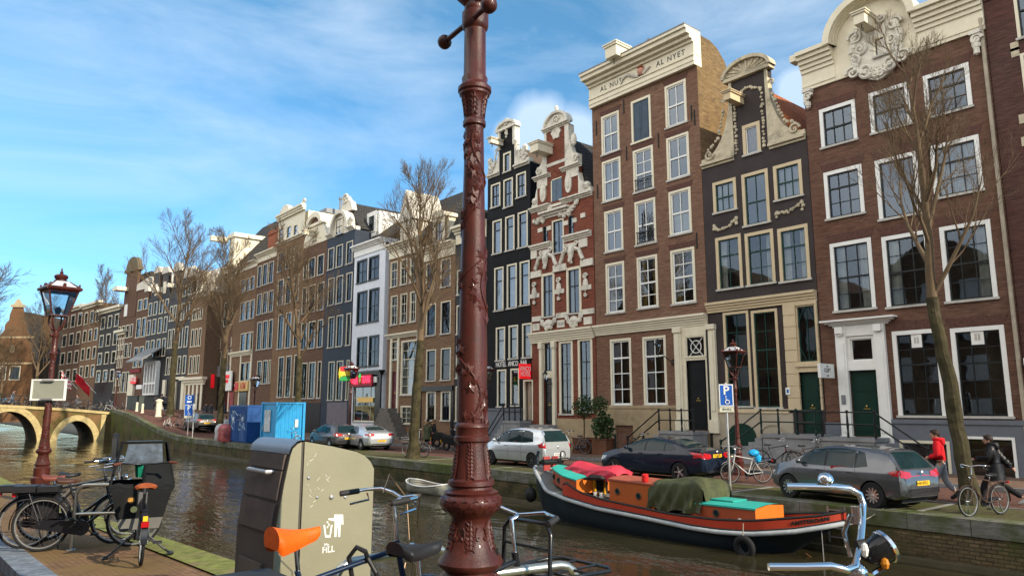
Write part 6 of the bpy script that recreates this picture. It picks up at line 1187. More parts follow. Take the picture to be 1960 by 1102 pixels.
 # ---- planters with small trees by the red brick house
LEAFD=M('dark evergreen leaf',(.035,.07,.018),.6,var=.5,vs=6)
def bush(mb,c,r,n,rnd,s=.07,sc=(1,1,1)):
 for i in range(n):
  d=Vector((rnd.gauss(0,1),rnd.gauss(0,1),rnd.gauss(0,1))).normalized()*r*rnd.random()**.4; p=Vector((c[0]+d.x*sc[0],c[1]+d.y*sc[1],c[2]+d.z*sc[2])); u=Vector((rnd.uniform(-1,1),rnd.uniform(-1,1),rnd.uniform(-1,1))).normalized(); v=u.orthogonal().normalized()*s*.45; u=u*s; mb.quad(p-u,p+v,p+u,p-v)
rnd=random.Random(12); WOODP=M('brown planter board',(.15,.06,.03),.6,var=.4,vs=2)
px_=[onZ(1118,866),onZ(1155,868)]
for k,(lab,hh)in enumerate((('wooden planter with clipped ball tree in front of the red brick house',2.1),('wooden planter with bushy shrub beside the sandstone plinth',1.9))):
 p=px_[k]; Yp_=27.6; X_=onY(1118+37*k,840,Yp_).x; t=thing('planter',lab,'planter',(X_,Yp_,.13)); b=MB(); b.box(-.5,.5,-.35,.35,0,.75); [b.box(-.51,.51,-.36,-.35,z,z+.02)for z in(.22,.46)]; b.box(-.53,.53,-.38,.38,.75,.8); b.build('box',WOODP,t)
 b=MB(); b.tube([(0,0,.7),(.03,0,1.5),(0,0,hh)],.04,6); b.build('stem',TWIG,t); b=MB()
 if k==0:bush(b,(0,0,2.35),.62,700,rnd)
 else:bush(b,(0,0,1.35),.6,700,rnd,.1,(1,1,1.3)); bush(b,(-.25,0,2.45),.5,400,rnd)
 b.build('foliage',LEAFD,t,fix=False)
 # ---- big rubbish bin
BX_=-5.15; o=(380,820,3.908); PB=lambda x,y:onX(o[0]+x/o[2],o[1]+y/o[2],BX_)
BINS=M('scuffed steel panel',(.30,.28,.19),.45,.3,var=.18,vs=1.2,dirt=(.26,.245,.175),dirtamt=.5,ds=5,bmp=.1,bs=40); BIND=M('dark bin casing',(.095,.084,.074),.5,.2,var=.25,vs=3); BINB=M('blue grey bin lid',(.23,.26,.30),.35,.5,var=.1)
t=thing('rubbish_bin','tall grey street rubbish bin with sloped lid on the quay','bin',(BX_-.4,2.6,.75))
loc0=t.location.copy(); L_=lambda p:Vector(p)-loc0
zr=[PB(800,97),PB(1000,132),PB(1180,172),PB(1240,200),PB(1285,245),PB(1312,300)]; yb_=PB(1290,800).y; yf=PB(690,560).y; ysp=(PB(800,97).y+PB(730,900).y)/2; z0=.75
zt_=PB(800,97).z
prof=[(p.y,p.z)for p in zr]+[(yb_,.80)]
fr=[(PB(575,800).y,.80),(PB(575,800).y,PB(575,800).z),(PB(640,420).y,PB(640,420).z),(PB(690,190).y,PB(690,190).z),(PB(705,150).y,PB(705,150).z),(PB(740,115).y,PB(740,115).z)]
body=fr+prof
b=MB(); b.T=Matrix.Translation(-loc0); W_=.78; x0,x1=BX_-W_,BX_
b.prism(body,x0+.03,x1-.012,'x'); b.box(x0+.05,x1-.05,fr[0][0]+.03,yb_-.03,.752,.80); b.build('casing',BIND,t)
b=MB(); b.T=Matrix.Translation(-loc0); b.prism([(ysp+.012,.82),(ysp+.012,zt_-.004)]+prof,x1-.012,x1+.002,'x'); b.prism(fr+[(ysp-.012,zt_-.002),(ysp-.012,.82)],x1-.012,x1+.002,'x'); sp=b.build('side_panel',BINS,t)
b=MB(); b.T=Matrix.Translation(-loc0); lidp=[(PB(690,190).y-.012,PB(690,190).z),(PB(705,150).y-.012,PB(705,150).z+.012),(PB(740,115).y,PB(740,115).z+.02),(ysp,zt_+.014)]; b.grid([[(x,y,z)for y,z in lidp]for x in(x0+.02,x1-.0)]); b.grid([[(x,y,z)for y,z in[(ysp,zt_+.012)]+[(p[0],p[1]+.008)for p in prof[1:-1]]]for x in(x0+.02,x1-.02)]); b.build('lid',BINB,t,smooth=50)
b=MB(); b.T=Matrix.Translation(-loc0)
def fpt(f):return fr[1][0]+(fr[3][0]-fr[1][0])*f,fr[1][1]+(fr[3][1]-fr[1][1])*f
for f0,f1 in((.02,.38),(.42,.78),(.80,.99)):(ya,za),(yb2,zb2)=fpt(f0),fpt(f1); b.add([(x,y,z)for x in(x0+.08,x1-.06)for y,z in((ya-.02,za),(yb2-.02,zb2),(yb2+.03,zb2),(ya+.03,za))],[(0,1,2,3),(7,6,5,4),(0,4,5,1),(1,5,6,2),(2,6,7,3),(3,7,4,0)])
fp=b.build('front_hatch',M('brown grey hatch',(.11,.085,.075),.5,.2,var=.3,vs=8),t); b=MB(); b.T=Matrix.Translation(-loc0); y_,z_=fpt(.76); b.tube([(x0+.2,y_-.02,z_),(x0+.2,y_-.07,z_),(x1-.2,y_-.07,z_),(x1-.2,y_-.02,z_)],.014,8); b.build('handle',ZINC,fp)
b=MB(); b.T=Matrix.Translation(-loc0); b.box(x0+.15,x1-.2,fr[0][0]-.02,fr[0][0]+.01,.95,1.35); b.build('lower_recess',M('bin recess',(.14,.12,.10),.6),t)
b=MB(); b.T=Matrix.Translation(-loc0)
for x,y,r_ in((822,367,.014),(885,512,.013),(992,510,.02),(1095,510,.014)):p=PB(x,y); b.ball((x1+.002,p.y,p.z),r_,8)
b.build('bolt',ZINC,sp); DECAL=M('white decal',(.72,.72,.68),.6,var=.05)
b=MB(); b.T=Matrix.Translation(-loc0); D2=lambda pts:[(PB(x,y).y,PB(x,y).z)for x,y in pts]
for poly in([(932,718),(945,718),(955,795),(978,795),(988,718),(1002,718),(985,812),(945,812)],[(1015,640),(1080,640),(1083,715),(1068,715),(1064,680),(1058,808),(1042,808),(1040,740),(1034,740),(1030,808),(1014,808),(1016,690),(968,680),(972,668),(1010,668)],[(958,690),(970,692),(968,706),(956,704)],[(972,706),(980,710),(974,728),(966,722)],[(960,726),(970,730),(966,744),(957,740)]):b.prism(D2(poly),x1+.002,x1+.0035,'x')
b.build('litter_pictogram',DECAL,sp)
for s,x,y,sz,wd_ in(('Mr.',960,870,.042,.8),('FILL',970,903,.062,.95)):p=PB(x,y); lettering(s,sz,DECAL,sp,L_((x1+.0022,p.y,p.z)),(pi/2,0,pi/2),depth=.0008,bold=True,width=wd_)
b=MB(); b.T=Matrix.Translation(-loc0); rr_=random.Random(8)
for i in range(16):x,y=rr_.uniform(815,990),rr_.uniform(130,590); p,p2=PB(x,y),PB(x+rr_.uniform(-28,28),y+rr_.uniform(-30,30)); b.tube([(x1+.002,p.y,p.z),(x1+.002,p2.y,p2.z)],.0016,4)
b.build('scratch',DECAL,sp)
# ---- stainless bicycle hoops
def hoop(label,p0,yaw,ln=.75,h=.8,mid=False,r=.026):
 t=thing('bike_rack',label,'bike rack',p0,yaw,'steel hoops for parking bicycles'); b=MB(); k=.12; P=[(0,0,0),(0,0,h-k)]+[(k-k*cos(a),0,h-k+k*sin(a))for a in(.4,.8,1.2)]+[(k,0,h),(ln-k,0,h)]+[(ln-k+k*sin(a),0,h-k+k*cos(a))for a in(.4,.8,1.2)]+[(ln,0,h-k),(ln,0,0)]; b.tube(P,r,10)
 if mid:b.tube([(0,0,h*.55),(ln,0,h*.55)],r*.9,8)
 b.build('tube',M('brushed stainless',(.55,.53,.46),.3,.9,var=.15,vs=3),t,smooth=50); b=MB(); [b.lathe([(.06,0),(.055,.012)],10,(x,0,.0))for x in(0,ln)]; b.build('foot_plate',ZINC,t); return t
 # ================================================================ cars
def paint(name,c,metal=.5):k=sum(c)>.2; return M(name,c,.25,metal if k else .1,var=.04,coat=.7 if k else .35,spec=.5 if k else .25)
CGL=M('dark car glass',(.010,.026,.030),.05,var=.2,spec=.28); RUB=M('tyre rubber',(.018,.018,.019),.8,bmp=.2,bs=80); ALU=M('alloy rim',(.55,.56,.58),.3,.85,var=.05); TRIM=M('black plastic trim',(.02,.02,.021),.55)
TAIL=M('red tail lamp',(.45,.008,.012),.15,var=.3,vs=12,coat=.8); CLEAR=M('clear lamp',(.6,.62,.64),.12,var=.1,coat=.8); PLY=M('yellow plate',(.78,.46,.02),.45,var=.04); PLW=M('white plate',(.7,.7,.68),.45,var=.04)
def smooth_tab(tab,n):
 xs=[tab[0][0]+(tab[-1][0]-tab[0][0])*i/(n-1)for i in range(n)]; return xs,[interp(x,tab)for x in xs]
class Car:
 def __init__(s,top,belt,width,roofw,wheels,r,zsill=.20):
  s.wheels,s.r=wheels,r; x0,x1=top[0][0],top[-1][0]; N_=64; s.x0,s.x1=x0,x1
  xs=sorted(set([x0+(x1-x0)*(.5-.5*cos(pi*i/N_))for i in range(N_+1)])); P=[]
  for x in xs:
   zt=(interp(x-.04,top)+2*interp(x,top)+interp(x+.04,top))/4; zb=min((interp(x-.1,belt)+interp(x+.1,belt))/2,zt-.05); w=interp(x,width); wr=w*roofw; k=max(0.,min(1.,(zt-zb-.05)/.42)); we=w*.97+(wr-w*.97)*k; zs0=zsill+.12*max(0,(abs(x-(x0+x1)/2)/((x1-x0)/2))**6)
   half=[(0,zs0),(w*.8,zs0),(w*.95,zs0+.07),(w*.99,zs0+.2),(w,zb*.72),(w*.995,zb-.09),(w*.965,zb-.01),(w*.95,zb+.015),(w*.95+(we-w*.95)*.35,zb+(zt-zb)*.38),(w*.95+(we-w*.95)*.8,zb+(zt-zb)*.78),(we*.9,zt-.035*(1-.3*k)),(we*.7,zt-.012),(0,zt)]
   P.append([(x,y,z)for y,z in half]+[(x,-y,z)for y,z in half[-2:0:-1]])
  b=MB(); n=len(P[0]); vs=[p for r_ in P for p in r_]; R_=len(P); fs=[(i*n+j,i*n+(j+1)%n,(i+1)*n+(j+1)%n,(i+1)*n+j)for i in range(R_-1)for j in range(n)]+[tuple(reversed(range(n))),tuple(range((R_-1)*n,R_*n))]
  b.add(vs,fs); s.mb=b; s.bvh=BVHTree.FromPolygons([Vector(v)for v in b.v],b.f)
 def hit(s,o,d):h=s.bvh.ray_cast(Vector(o),Vector(d)); return(h[0],h[1])if h[0]else(None,None)
 def patch(s,mb,poly,view,off=.006,m=0,step=.07):
  """lay a polygon seen from one side onto the body surface; view: 'l','r' -> (x,z), 'b','f' -> (y,z)"""
  pts=[]; n=len(poly)
  for i in range(n):
   a,c=Vector(poly[i]),Vector(poly[(i+1)%n]); k=max(1,int((c-a).length/step)); pts+=[a.lerp(c,j/k)for j in range(k)]
  nb=len(pts); xs=[p.x for p in pts]; ys=[p.y for p in pts]; x=min(xs)+step*.5
  while x<max(xs):
   y=min(ys)+step*.5
   while y<max(ys):
    pin=False; j=nb-1
    for i in range(nb):
     if(pts[i].y>y)!=(pts[j].y>y)and x<(pts[j].x-pts[i].x)*(y-pts[i].y)/(pts[j].y-pts[i].y)+pts[i].x:pin=not pin
     j=i
    if pin and min((Vector((x,y))-p).length for p in pts[:nb])>step*.45:pts.append(Vector((x,y)))
    y+=step
   x+=step
  V,E_,F_,*_=geometry.delaunay_2d_cdt(pts,[(i,(i+1)%nb)for i in range(nb)],[],1,1e-5); out=[]
  for v in V:
   o,d={'l':((v.x,3,v.y),(0,-1,0)),'r':((v.x,-3,v.y),(0,1,0)),'b':((-4,v.x,v.y),(1,0,0)),'f':((4,v.x,v.y),(-1,0,0))}[view]; h,nn=s.hit(o,d)
   if h is None:h=Vector(o)+Vector(d)*3.9; nn=-Vector(d)
   nn=nn if nn.dot(Vector(d))<0 else-nn; out.append(h+nn*off)
  mb.add(out,F_,m)
 def seam(s,mb,pts,view,r=.005):
  for a,c in zip(pts,pts[1:]):
   k=max(2,int(hypot(c[0]-a[0],c[1]-a[1])/.06)); P=[]
   for i in range(k+1):
    u,v=a[0]+(c[0]-a[0])*i/k,a[1]+(c[1]-a[1])*i/k; o,d={'l':((u,3,v),(0,-1,0)),'r':((u,-3,v),(0,1,0)),'b':((-4,u,v),(1,0,0))}[view]; h,nn=s.hit(o,d)
    if h:P.append(h)
   if len(P)>1:mb.tube(P,r,4)
 def build(s,name,label,loc,rz,col,side,rear,front,tails,plate,plc,rim=ALU,spokes=10,cat='car',seams=(),roofcol=None):
  t=thing(name,label,cat,loc,rz); b=MB(); b.v,b.f,b.m=s.mb.v,s.mb.f,s.mb.m; o=b.build('tmp_body',col)
  for wx in s.wheels:
   c=MB(); c.lathe([(s.r+.045,-1.2),(s.r+.045,1.2)],28,(wx,0,s.r),ax='y'); co_=c.build('tmp_cut',col); md=o.modifiers.new('b','BOOLEAN'); md.operation='DIFFERENCE'; md.object=co_; md.solver='EXACT'; me=baked_keep(o); bpy.data.objects.remove(co_); old=o; o=bpy.data.objects.new('tmp_body',me); COL.objects.link(o); bpy.data.objects.remove(old)
  me=o.data; bpy.data.objects.remove(o); import bmesh; q_=bmesh.new(); q_.from_mesh(me); bmesh.ops.recalc_face_normals(q_,faces=q_.faces)
  for e in q_.edges:e.smooth=len(e.link_faces)==2 and e.calc_face_angle(9)<radians(35)
  for f in q_.faces:f.smooth=True
  q_.to_mesh(me); q_.free(); me.materials.clear(); me.materials.append(col); body=link(me,'body',t)
  u=MB(); u.box(s.x0+.25,s.x1-.25,-.55,.55,.16,.5); u.build('underbody',TRIM,t)
  for sd in('l','r'):
   for poly in side:b=MB(); s.patch(b,poly,sd); b.build('side_window',CGL,t,smooth=True)
  for a,c in zip(side,side[1:]):
   xa,xc=min(p[0]for p in a),max(p[0]for p in c); zb=max(min(p[1]for p in a),min(p[1]for p in c)); zt=min(max(p[1]for p in a if p[0]<xa+.02),max(p[1]for p in c if p[0]>xc-.02))
   if 0<xa-xc<.3:b=MB(); [s.patch(b,[(xc,zb),(xa,zb),(xa,zt),(xc,zt)],sd,.0045)for sd in 'lr']; b.build('pillar_trim',TRIM,t,smooth=True)
  b=MB(); s.patch(b,rear,'b'); b.build('rear_window',CGL,t,smooth=True); b=MB(); s.patch(b,front,'f'); b.build('windscreen',CGL,t,smooth=True)
  for sg in(1,-1):b=MB(); s.patch(b,[(y*sg,z)for y,z in tails],'b',.012); za,zb=tails[0][1]-.0,tails[2][1]; s.patch(b,[(s.x0+.03,za),(s.x0+.30,za+.05),(s.x0+.36,(za+zb)/2+.02),(s.x0+.12,zb)],'l' if sg>0 else 'r',.012); b.build('tail_light',TAIL,t,smooth=True); b=MB(); s.patch(b,[(y*sg,z)for y,z in((.45,.58),(.78,.60),(.8,.72),(.5,.7))],'f',.01); b.build('headlight',CLEAR,t,smooth=True)
  b=MB(); s.patch(b,[(-.62,.24),(.62,.24),(.62,.40),(-.62,.40)],'b',.012); s.patch(b,[(-.6,.26),(.6,.26),(.6,.5),(-.6,.5)],'f',.012); b.build('bumper_insert',TRIM,t,smooth=True)
  b=MB(); zz=plate[0]; h,nn=s.hit((-4,0,zz),(1,0,0)); px=h.x-.02; b.box(px,px+.012,-.26,.26,zz-.055,zz+.055); p=b.build('number_plate',plc,t); lettering(plate[1],.105,D_BLACK,p,(px-.001,0,zz),(pi/2,0,-pi/2),depth=.001,bold=True,width=.9); b=MB(); b.ball((px-.0,0,zz+plate[2]),.045,10,0,(.3,1,1)); b.build('badge',ALU,t)
  b=MB()
  for sd in('l','r'):
   for sm in seams:s.seam(b,sm,sd)
  s.seam(b,[(-.7,.98 if not roofcol else .9),(.7,.98 if not roofcol else .9)],'b')if False else None; b.build('door_seam',TRIM,body)if b.v else None
  for sg,sd in((1,'l'),(-1,'r')):
   b=MB()
   for sm in seams[:2]:
    x,z=sm[1]; h,nn=s.hit((x+.16,3*sg,z-.08),(0,-sg,0))
    if h:b.tube([h+Vector((-.09,sg*.0,0)),h+Vector((-.06,sg*.03,.005)),h+Vector((.07,sg*.03,.005)),h+Vector((.1,0,0))],.014,6)
   b.build('door_handle',col,body); mx_=side[0][-1][0]if False else max(p[0]for p in side[0])-.22; mz=min(p[1]for p in side[0])+.06; h,nn=s.hit((mx_,3*sg,mz-.04),(0,-sg,0)); b=MB(); y=h.y; b.ball((mx_+.02,y+sg*.13,mz+.03),.1,10,0,(.7,1,.72)); b.box(mx_-.02,mx_+.04,min(y-.02*sg,y+sg*.08),max(y-.02*sg,y+sg*.08),mz-.04,mz); b.build('mirror',col if not roofcol else col,t,smooth=True)
  rw=s.r*.66
  for wx in s.wheels:
   for sg in(1,-1):
    yo=sg*(max(p[1]for p in s.mb.v)-.11); b=MB(); b.lathe([(rw,-.1),(s.r*.93,-.105),(s.r,-.07),(s.r,.07),(s.r*.93,.105),(rw,.1)],32,(wx,yo,s.r),ax='y',cap=False); w_=b.build('wheel',RUB,t,smooth=30); b=MB(); b.lathe([(rw*.98,0),(rw,sg*.095),(rw*.9,sg*.1),(rw*.86,sg*.055),(.05,sg*.05),(.05,sg*.0)],28,(wx,yo,s.r),ax='y',m=1)
    for k in range(spokes):a=2*pi*k/spokes; c_,s_=cos(a),sin(a); b.add([(wx+q1*c_-q2*s_,yo+sg*yy,s.r+q1*s_+q2*c_)for q1,q2,yy in((.03,-.022,.085),(.03,.022,.085),(rw*.9,rw*.10,.098),(rw*.9,-rw*.10,.098),(.03,-.022,.05),(.03,.022,.05),(rw*.9,rw*.10,.05),(rw*.9,-rw*.10,.05))],[(0,1,2,3),(0,4,5,1),(1,5,6,2),(3,2,6,7),(0,3,7,4)])
    b.ball((wx,yo+sg*.08,s.r),.045,8,0,(1,.4,1)); b.build('rim',[rim,TRIM],w_)
  return t
def baked_keep(o):dg=bpy.context.evaluated_depsgraph_get(); dg.update(); return bpy.data.meshes.new_from_object(o.evaluated_get(dg))
def heading(fr,rr):return atan2(fr.y-rr.y,fr.x-rr.x)
# grey hatchback
fw_,rw_=onZ(1512,954),onZ(1672.6,971.6); rz=heading(fw_,rw_)-.12; GOLF=dict(top=[(-2.13,.5),(-2.12,.72),(-2.08,.92),(-2.0,1.0),(-1.80,1.24),(-1.66,1.385),(-1.3,1.44),(-.6,1.475),(.0,1.47),(.5,1.41),(.85,1.26),(1.28,1.02),(1.6,.97),(1.95,.84),(2.09,.66),(2.13,.45)],belt=[(-2.13,.93),(0,.90),(1.3,.90),(2.13,.6)],width=[(-2.13,.70),(-2.05,.84),(-1.7,.89),(-.5,.9),(1,.9),(1.7,.87),(2.0,.76),(2.13,.55)],roofw=.70,wheels=(-1.30,1.32),r=.316)
GS=dict(side=[[(.12,.945),(1.06,.955),(.78,1.2),(.48,1.345),(.12,1.385)],[(-.78,.945),(.05,.945),(.05,1.39),(-.4,1.405),(-.8,1.37)],[(-1.18,1.0),(-.84,.95),(-.85,1.365),(-1.04,1.33)]],rear=[(-.66,.98),(.66,.98),(.52,1.36),(-.52,1.36)],front=[(-.72,1.02),(.72,1.02),(.55,1.38),(-.55,1.38)],tails=[(.40,.79),(.42,.90),(.87,.96),(.88,.80),(.6,.755)],seams=([(.09,.3),(.09,.92)],[(-.82,.92),(-.84,.92)],[(1.14,.4),(1.1,.93)],[(-.82,.92),(-.98,.62),(-1.02,.6)],[(-1.0,.28),(1.0,.26)]))
gm=(fw_+rw_)/2; d_=Vector((cos(rz),sin(rz))); nrm=Vector((-d_.y,d_.x)); gc=Vector((gm.x,gm.y))-nrm*.82
golf=Car(**GOLF).build('parked_hatchback','grey hatchback parked on the right beside the walker in red',(gc.x,gc.y,.006),rz,paint('graphite car paint',(.105,.11,.12),.55),**GS,plate=(.64,'SH-870-S',.25),plc=PLY,spokes=11); golf.scale=(.96,.96,1.)
# the silver minivan
fa,ra=onZ(943,888),onZ(1013,895.5); rz=pi+.04
MV=Car(top=[(-2.02,.5),(-2.0,.95),(-1.95,1.08),(-1.78,1.46),(-1.62,1.56),(-1.2,1.60),(-.4,1.625),(.3,1.55),(.75,1.36),(1.15,1.12),(1.5,1.0),(1.85,.82),(2.0,.62),(2.02,.45)],belt=[(-2.02,1.0),(0,.95),(1.3,.88),(2.02,.6)],width=[(-2.02,.72),(-1.93,.82),(-1.5,.845),(1,.845),(1.6,.82),(1.9,.7),(2.02,.5)],roofw=.76,wheels=(-1.28,1.33),r=.30)
gm=(fa+ra)/2; silver=paint('silver car paint',(.50,.54,.57),.55)
MV.build('parked_minivan','silver minivan with white plate parked behind the bow of the barge',(gm.x+.02,gm.y+.80,.006),rz,silver,side=[[(.2,1.0),(1.2,.99),(.8,1.3),(.4,1.46),(.2,1.5)],[(-.62,1.0),(.14,1.0),(.14,1.51),(-.3,1.53),(-.62,1.52)],[(-1.35,1.05),(-.68,1.0),(-.68,1.515),(-1.0,1.49),(-1.25,1.42)],[(1.25,.985),(1.5,.97),(1.0,1.2)]],rear=[(-.68,1.06),(.68,1.06),(.6,1.5),(-.6,1.5)],front=[(-.7,1.08),(.7,1.08),(.56,1.48),(-.56,1.48)],tails=[(.70,.80),(.68,1.04),(.80,1.05),(.82,.80)],plate=(.55,'44-ZB-ND',.30),plc=PLW,rim=M('dark steel rim',(.05,.05,.055),.5),spokes=6,seams=([(.17,.3),(.17,.96)],[(-.65,.3),(-.65,.96)],[(1.2,.4),(1.15,.96)],[(-1.0,.62),(1.1,.62)]))
# dark blue saloon
BM=Car(top=[(-2.31,.5),(-2.3,.86),(-2.26,.99),(-2.15,1.03),(-1.65,1.10),(-1.2,1.27),(-.75,1.385),(-.1,1.43),(.35,1.39),(.75,1.22),(1.2,1.02),(1.6,.98),(2.1,.82),(2.28,.62),(2.31,.45)],belt=[(-2.31,.95),(-1,.95),(1.2,.90),(2.31,.6)],width=[(-2.31,.72),(-2.2,.84),(-1.7,.895),(0,.905),(1.2,.9),(1.9,.82),(2.2,.7),(2.31,.5)],roofw=.70,wheels=(-1.36,1.45),r=.32)
p0=onY(1166,880,20.6); p1=onY(1388,900,20.6);
BM.build('parked_saloon','dark blue saloon parked behind the barge wheelhouse',((p0.x+p1.x)/2-.55,21.2,.006),pi+.05,paint('midnight blue car paint',(.008,.014,.030),.4),side=[[(.1,.985),(1.02,.985),(.7,1.2),(.38,1.32),(.1,1.355)],[(-.72,.99),(.04,.985),(.04,1.36),(-.35,1.365),(-.72,1.33)],[(-1.2,1.04),(-.77,.99),(-.77,1.325),(-.98,1.24)]],rear=[(-.62,1.13),(.62,1.13),(.5,1.36),(-.5,1.36)],front=[(-.72,1.04),(.72,1.04),(.55,1.35),(-.55,1.35)],tails=[(.38,.80),(.36,.92),(.84,.98),(.87,.80),(.6,.77)],plate=(.86,'PG-087-R',.13),plc=PLY,spokes=5,seams=([(.07,.3),(.07,.97)],[(-.74,.4),(-.74,.97)],[(1.12,.4),(1.08,.96)]))
# silver coupe and dark hatchback further left
EO=Car(top=[(-2.2,.5),(-2.19,.85),(-2.13,1.0),(-1.95,1.06),(-1.55,1.10),(-.95,1.34),(-.5,1.41),(-.1,1.43),(.3,1.38),(.7,1.2),(1.12,1.0),(1.5,.95),(2.0,.80),(2.16,.6),(2.2,.45)],belt=[(-2.2,.95),(-1,.93),(1.2,.87),(2.2,.58)],width=[(-2.2,.7),(-2.1,.82),(-1.6,.885),(1,.89),(1.7,.84),(2.05,.72),(2.2,.5)],roofw=.69,wheels=(-1.25,1.33),r=.32)
fa,ra=onZ(663,855.5),onZ(705,863); gm=(fa+ra)/2
EO.build('parked_coupe','silver coupe with dark folding roof parked between the lamp and the green tree trunk',(gm.x+.1,gm.y+.5,.006),pi-.06,silver,side=[[(-.05,.93),(.95,.93),(.62,1.16),(.3,1.31),(-.05,1.345)],[(-.8,.95),(-.11,.93),(-.11,1.345),(-.5,1.30)]],rear=[(-.6,1.13),(.6,1.13),(.5,1.35),(-.5,1.35)],front=[(-.7,1.02),(.7,1.02),(.55,1.35),(-.55,1.35)],tails=[(.44,.82),(.46,.96),(.83,.97),(.86,.84)],plate=(.55,'78-XGD-5',.30),plc=PLY,spokes=8,seams=([(-.15,.35),(-.15,.92)],[(1.05,.4),(1.0,.9)]))
p0=onY(581,860,20.4); Car(**GOLF).build('parked_hatchback','dark grey hatchback parked between the white bicycle and the silver coupe',(p0.x+2.6,21.2,.006),pi-.04,paint('dark grey car paint',(.055,.055,.06),.5),**GS,plate=(.64,'54-TRX-2',.25),plc=PLY,spokes=9)
p0=onY(352,840,21.0); x_=p0.x+2.3
Car(top=[(-2.18,.5),(-2.16,1.0),(-2.1,1.12),(-1.85,1.48),(-1.6,1.58),(-1.1,1.64),(-.1,1.66),(.4,1.58),(.85,1.36),(1.25,1.14),(1.6,1.08),(2.0,.95),(2.15,.7),(2.18,.5)],belt=[(-2.18,1.05),(0,1.0),(1.2,1.0),(2.18,.7)],width=[(-2.18,.74),(-2.0,.88),(1.5,.9),(2.0,.8),(2.18,.55)],roofw=.74,wheels=(-1.3,1.35),r=.35,zsill=.26).build('parked_suv','dark off-road car with blue tinted windows, farthest of the parked cars',(x_,21.6,zs(x_)+.006),pi,paint('dark bronze car paint',(.05,.05,.05),.5),side=[[(.1,1.06),(1.05,1.06),(.75,1.3),(.4,1.48),(.1,1.54)],[(-1.3,1.08),(.04,1.06),(.04,1.55),(-.6,1.56),(-1.2,1.45)]],rear=[(-.66,1.12),(.66,1.12),(.58,1.5),(-.58,1.5)],front=[(-.7,1.14),(.7,1.14),(.56,1.54),(-.56,1.54)],tails=[(.5,.98),(.5,1.1),(.85,1.1),(.86,.95)],plate=(.75,'61-RKL-9',.25),plc=PLY,spokes=6)
# ================================================================ barge
HULL=M('navy barge hull',(.016,.026,.036),.5,var=.35,vs=1.2,dirt=(.05,.05,.04),dirtamt=.25,bmp=.1,bs=10); RAIL=M('scuffed grey rubbing strake',(.42,.45,.46),.55,var=.25,vs=3,dirt=(.16,.15,.13),dirtamt=.4,ds=3); BRED=M('red bulwark paint',(.40,.045,.02),.45,var=.15,dirt=(.2,.03,.02),dirtamt=.3); CABR=M('red brown cabin paint',(.34,.075,.03),.5,var=.15,vs=2,dirt=(.2,.06,.03),dirtamt=.3); CABO=M('orange cabin paint',(.62,.16,.02),.5,var=.12,vs=2); TEAL=M('teal deck paint',(.035,.40,.33),.5,var=.12,vs=2,dirt=(.03,.25,.2),dirtamt=.3); DECK=M('weathered grey deck',(.20,.20,.19),.8,var=.3,vs=3,dirt=(.1,.1,.08)); BLK=M('tarry black',(.015,.015,.015),.6)
YB=17.52
BR_=[(-19.7,.02),(-19.5,.28),(-19.1,.52),(-18.3,.85),(-17.2,1.05),(-15.5,1.13),(-12,1.13),(-11.2,1.05),(-10.3,.88),(-9.6,.62),(-9.05,.34),(-8.75,.03)]
BWT=[(-19.7,.01),(-19.2,.06),(-18.4,.45),(-17.2,.85),(-15.5,1.02),(-12,1.02),(-11.2,.85),(-10.6,.5),(-10.2,.12),(-8.75,.01)]
ZR=[(-19.7,0.42),(-19.2,0.28),(-18.2,-0.24),(-17,-0.39),(-15.8,-0.51),(-14,-0.58),(-12.4,-0.66),(-11.6,-0.67),(-10.7,-0.63),(-9.7,-0.48),(-9.05,-0.32),(-8.75,-0.24)]
ZK=[(-19.7,-.2),(-19.3,-1.0),(-18.6,-1.45),(-10.8,-1.45),(-10.2,-1.15),(-9.15,-.45),(-8.75,-.24)]
ZB=[(-19.7,0.55),(-19.2,0.40),(-18.2,-0.04),(-17.55,-0.12),(-17.3,0.06),(-17.15,0.10),(-16.9,-0.02),(-16.5,-0.14),(-15.5,-0.26),(-13.1,-0.40),(-11.6,-0.39),(-10.7,-0.33),(-9.2,-0.10),(-8.75,0.02)]
xs=[-19.7+10.95*i/70 for i in range(71)]
bt=thing('barge','dark blue barge with orange and teal cabins moored at the quay','boat',(-14,YB,WZ)); WROOTS.add(bt.name)
b=MB(); P=[]
for x in xs:
 r_,w_,zr,zk=interp(x,BR_),interp(x,BWT),interp(x,ZR),interp(x,ZK); half=[(0,zk),(w_*.75,max(zk,-1.3)if zk<-1.3 else zk+.02),(max(w_,r_*.25 if zk>-1.1 else w_),max(WZ,zk+.05)),(w_+(r_-w_)*.6,WZ+(zr-WZ)*.5 if zk<WZ else zk+(zr-zk)*.6),(r_,zr)]
 P.append([(x,YB-y,z)for y,z in half[::-1]]+[(x,YB+y,z)for y,z in half[1:]])
b.grid(P); b.build('hull',HULL,bt,smooth=50)
b=MB()
for s in(-1,1):
 b.tube([(x,YB+s*(interp(x,BR_)+.02),interp(x,ZR))for x in xs],.062,8)
b.build('rubbing_strake',RAIL,bt,smooth=50)
b=MB(); xb_=[x for x in xs if x>-17.45]
for s in(-1,1):b.grid([[(x,YB+s*(interp(x,BR_)-.02),interp(x,ZR)+.03),(x,YB+s*(interp(x,BR_)-.03),interp(x,ZB)),(x,YB+s*(interp(x,BR_)-.09),interp(x,ZB)),(x,YB+s*(interp(x,BR_)-.09),interp(x,ZR)+.03)]for x in xb_])
b.build('bulwark',BRED,bt,smooth=50); b=MB()
for s in(-1,1):b.tube([(x,YB+s*(interp(x,BR_)-.05),interp(x,ZB)+.015)for x in xb_],.035,6); b.tube([(x,YB+s*(interp(x,BR_)-.012),interp(x,ZR)+.075)for x in xb_],.022,5)
b.build('capping',BLK,bt,smooth=50)
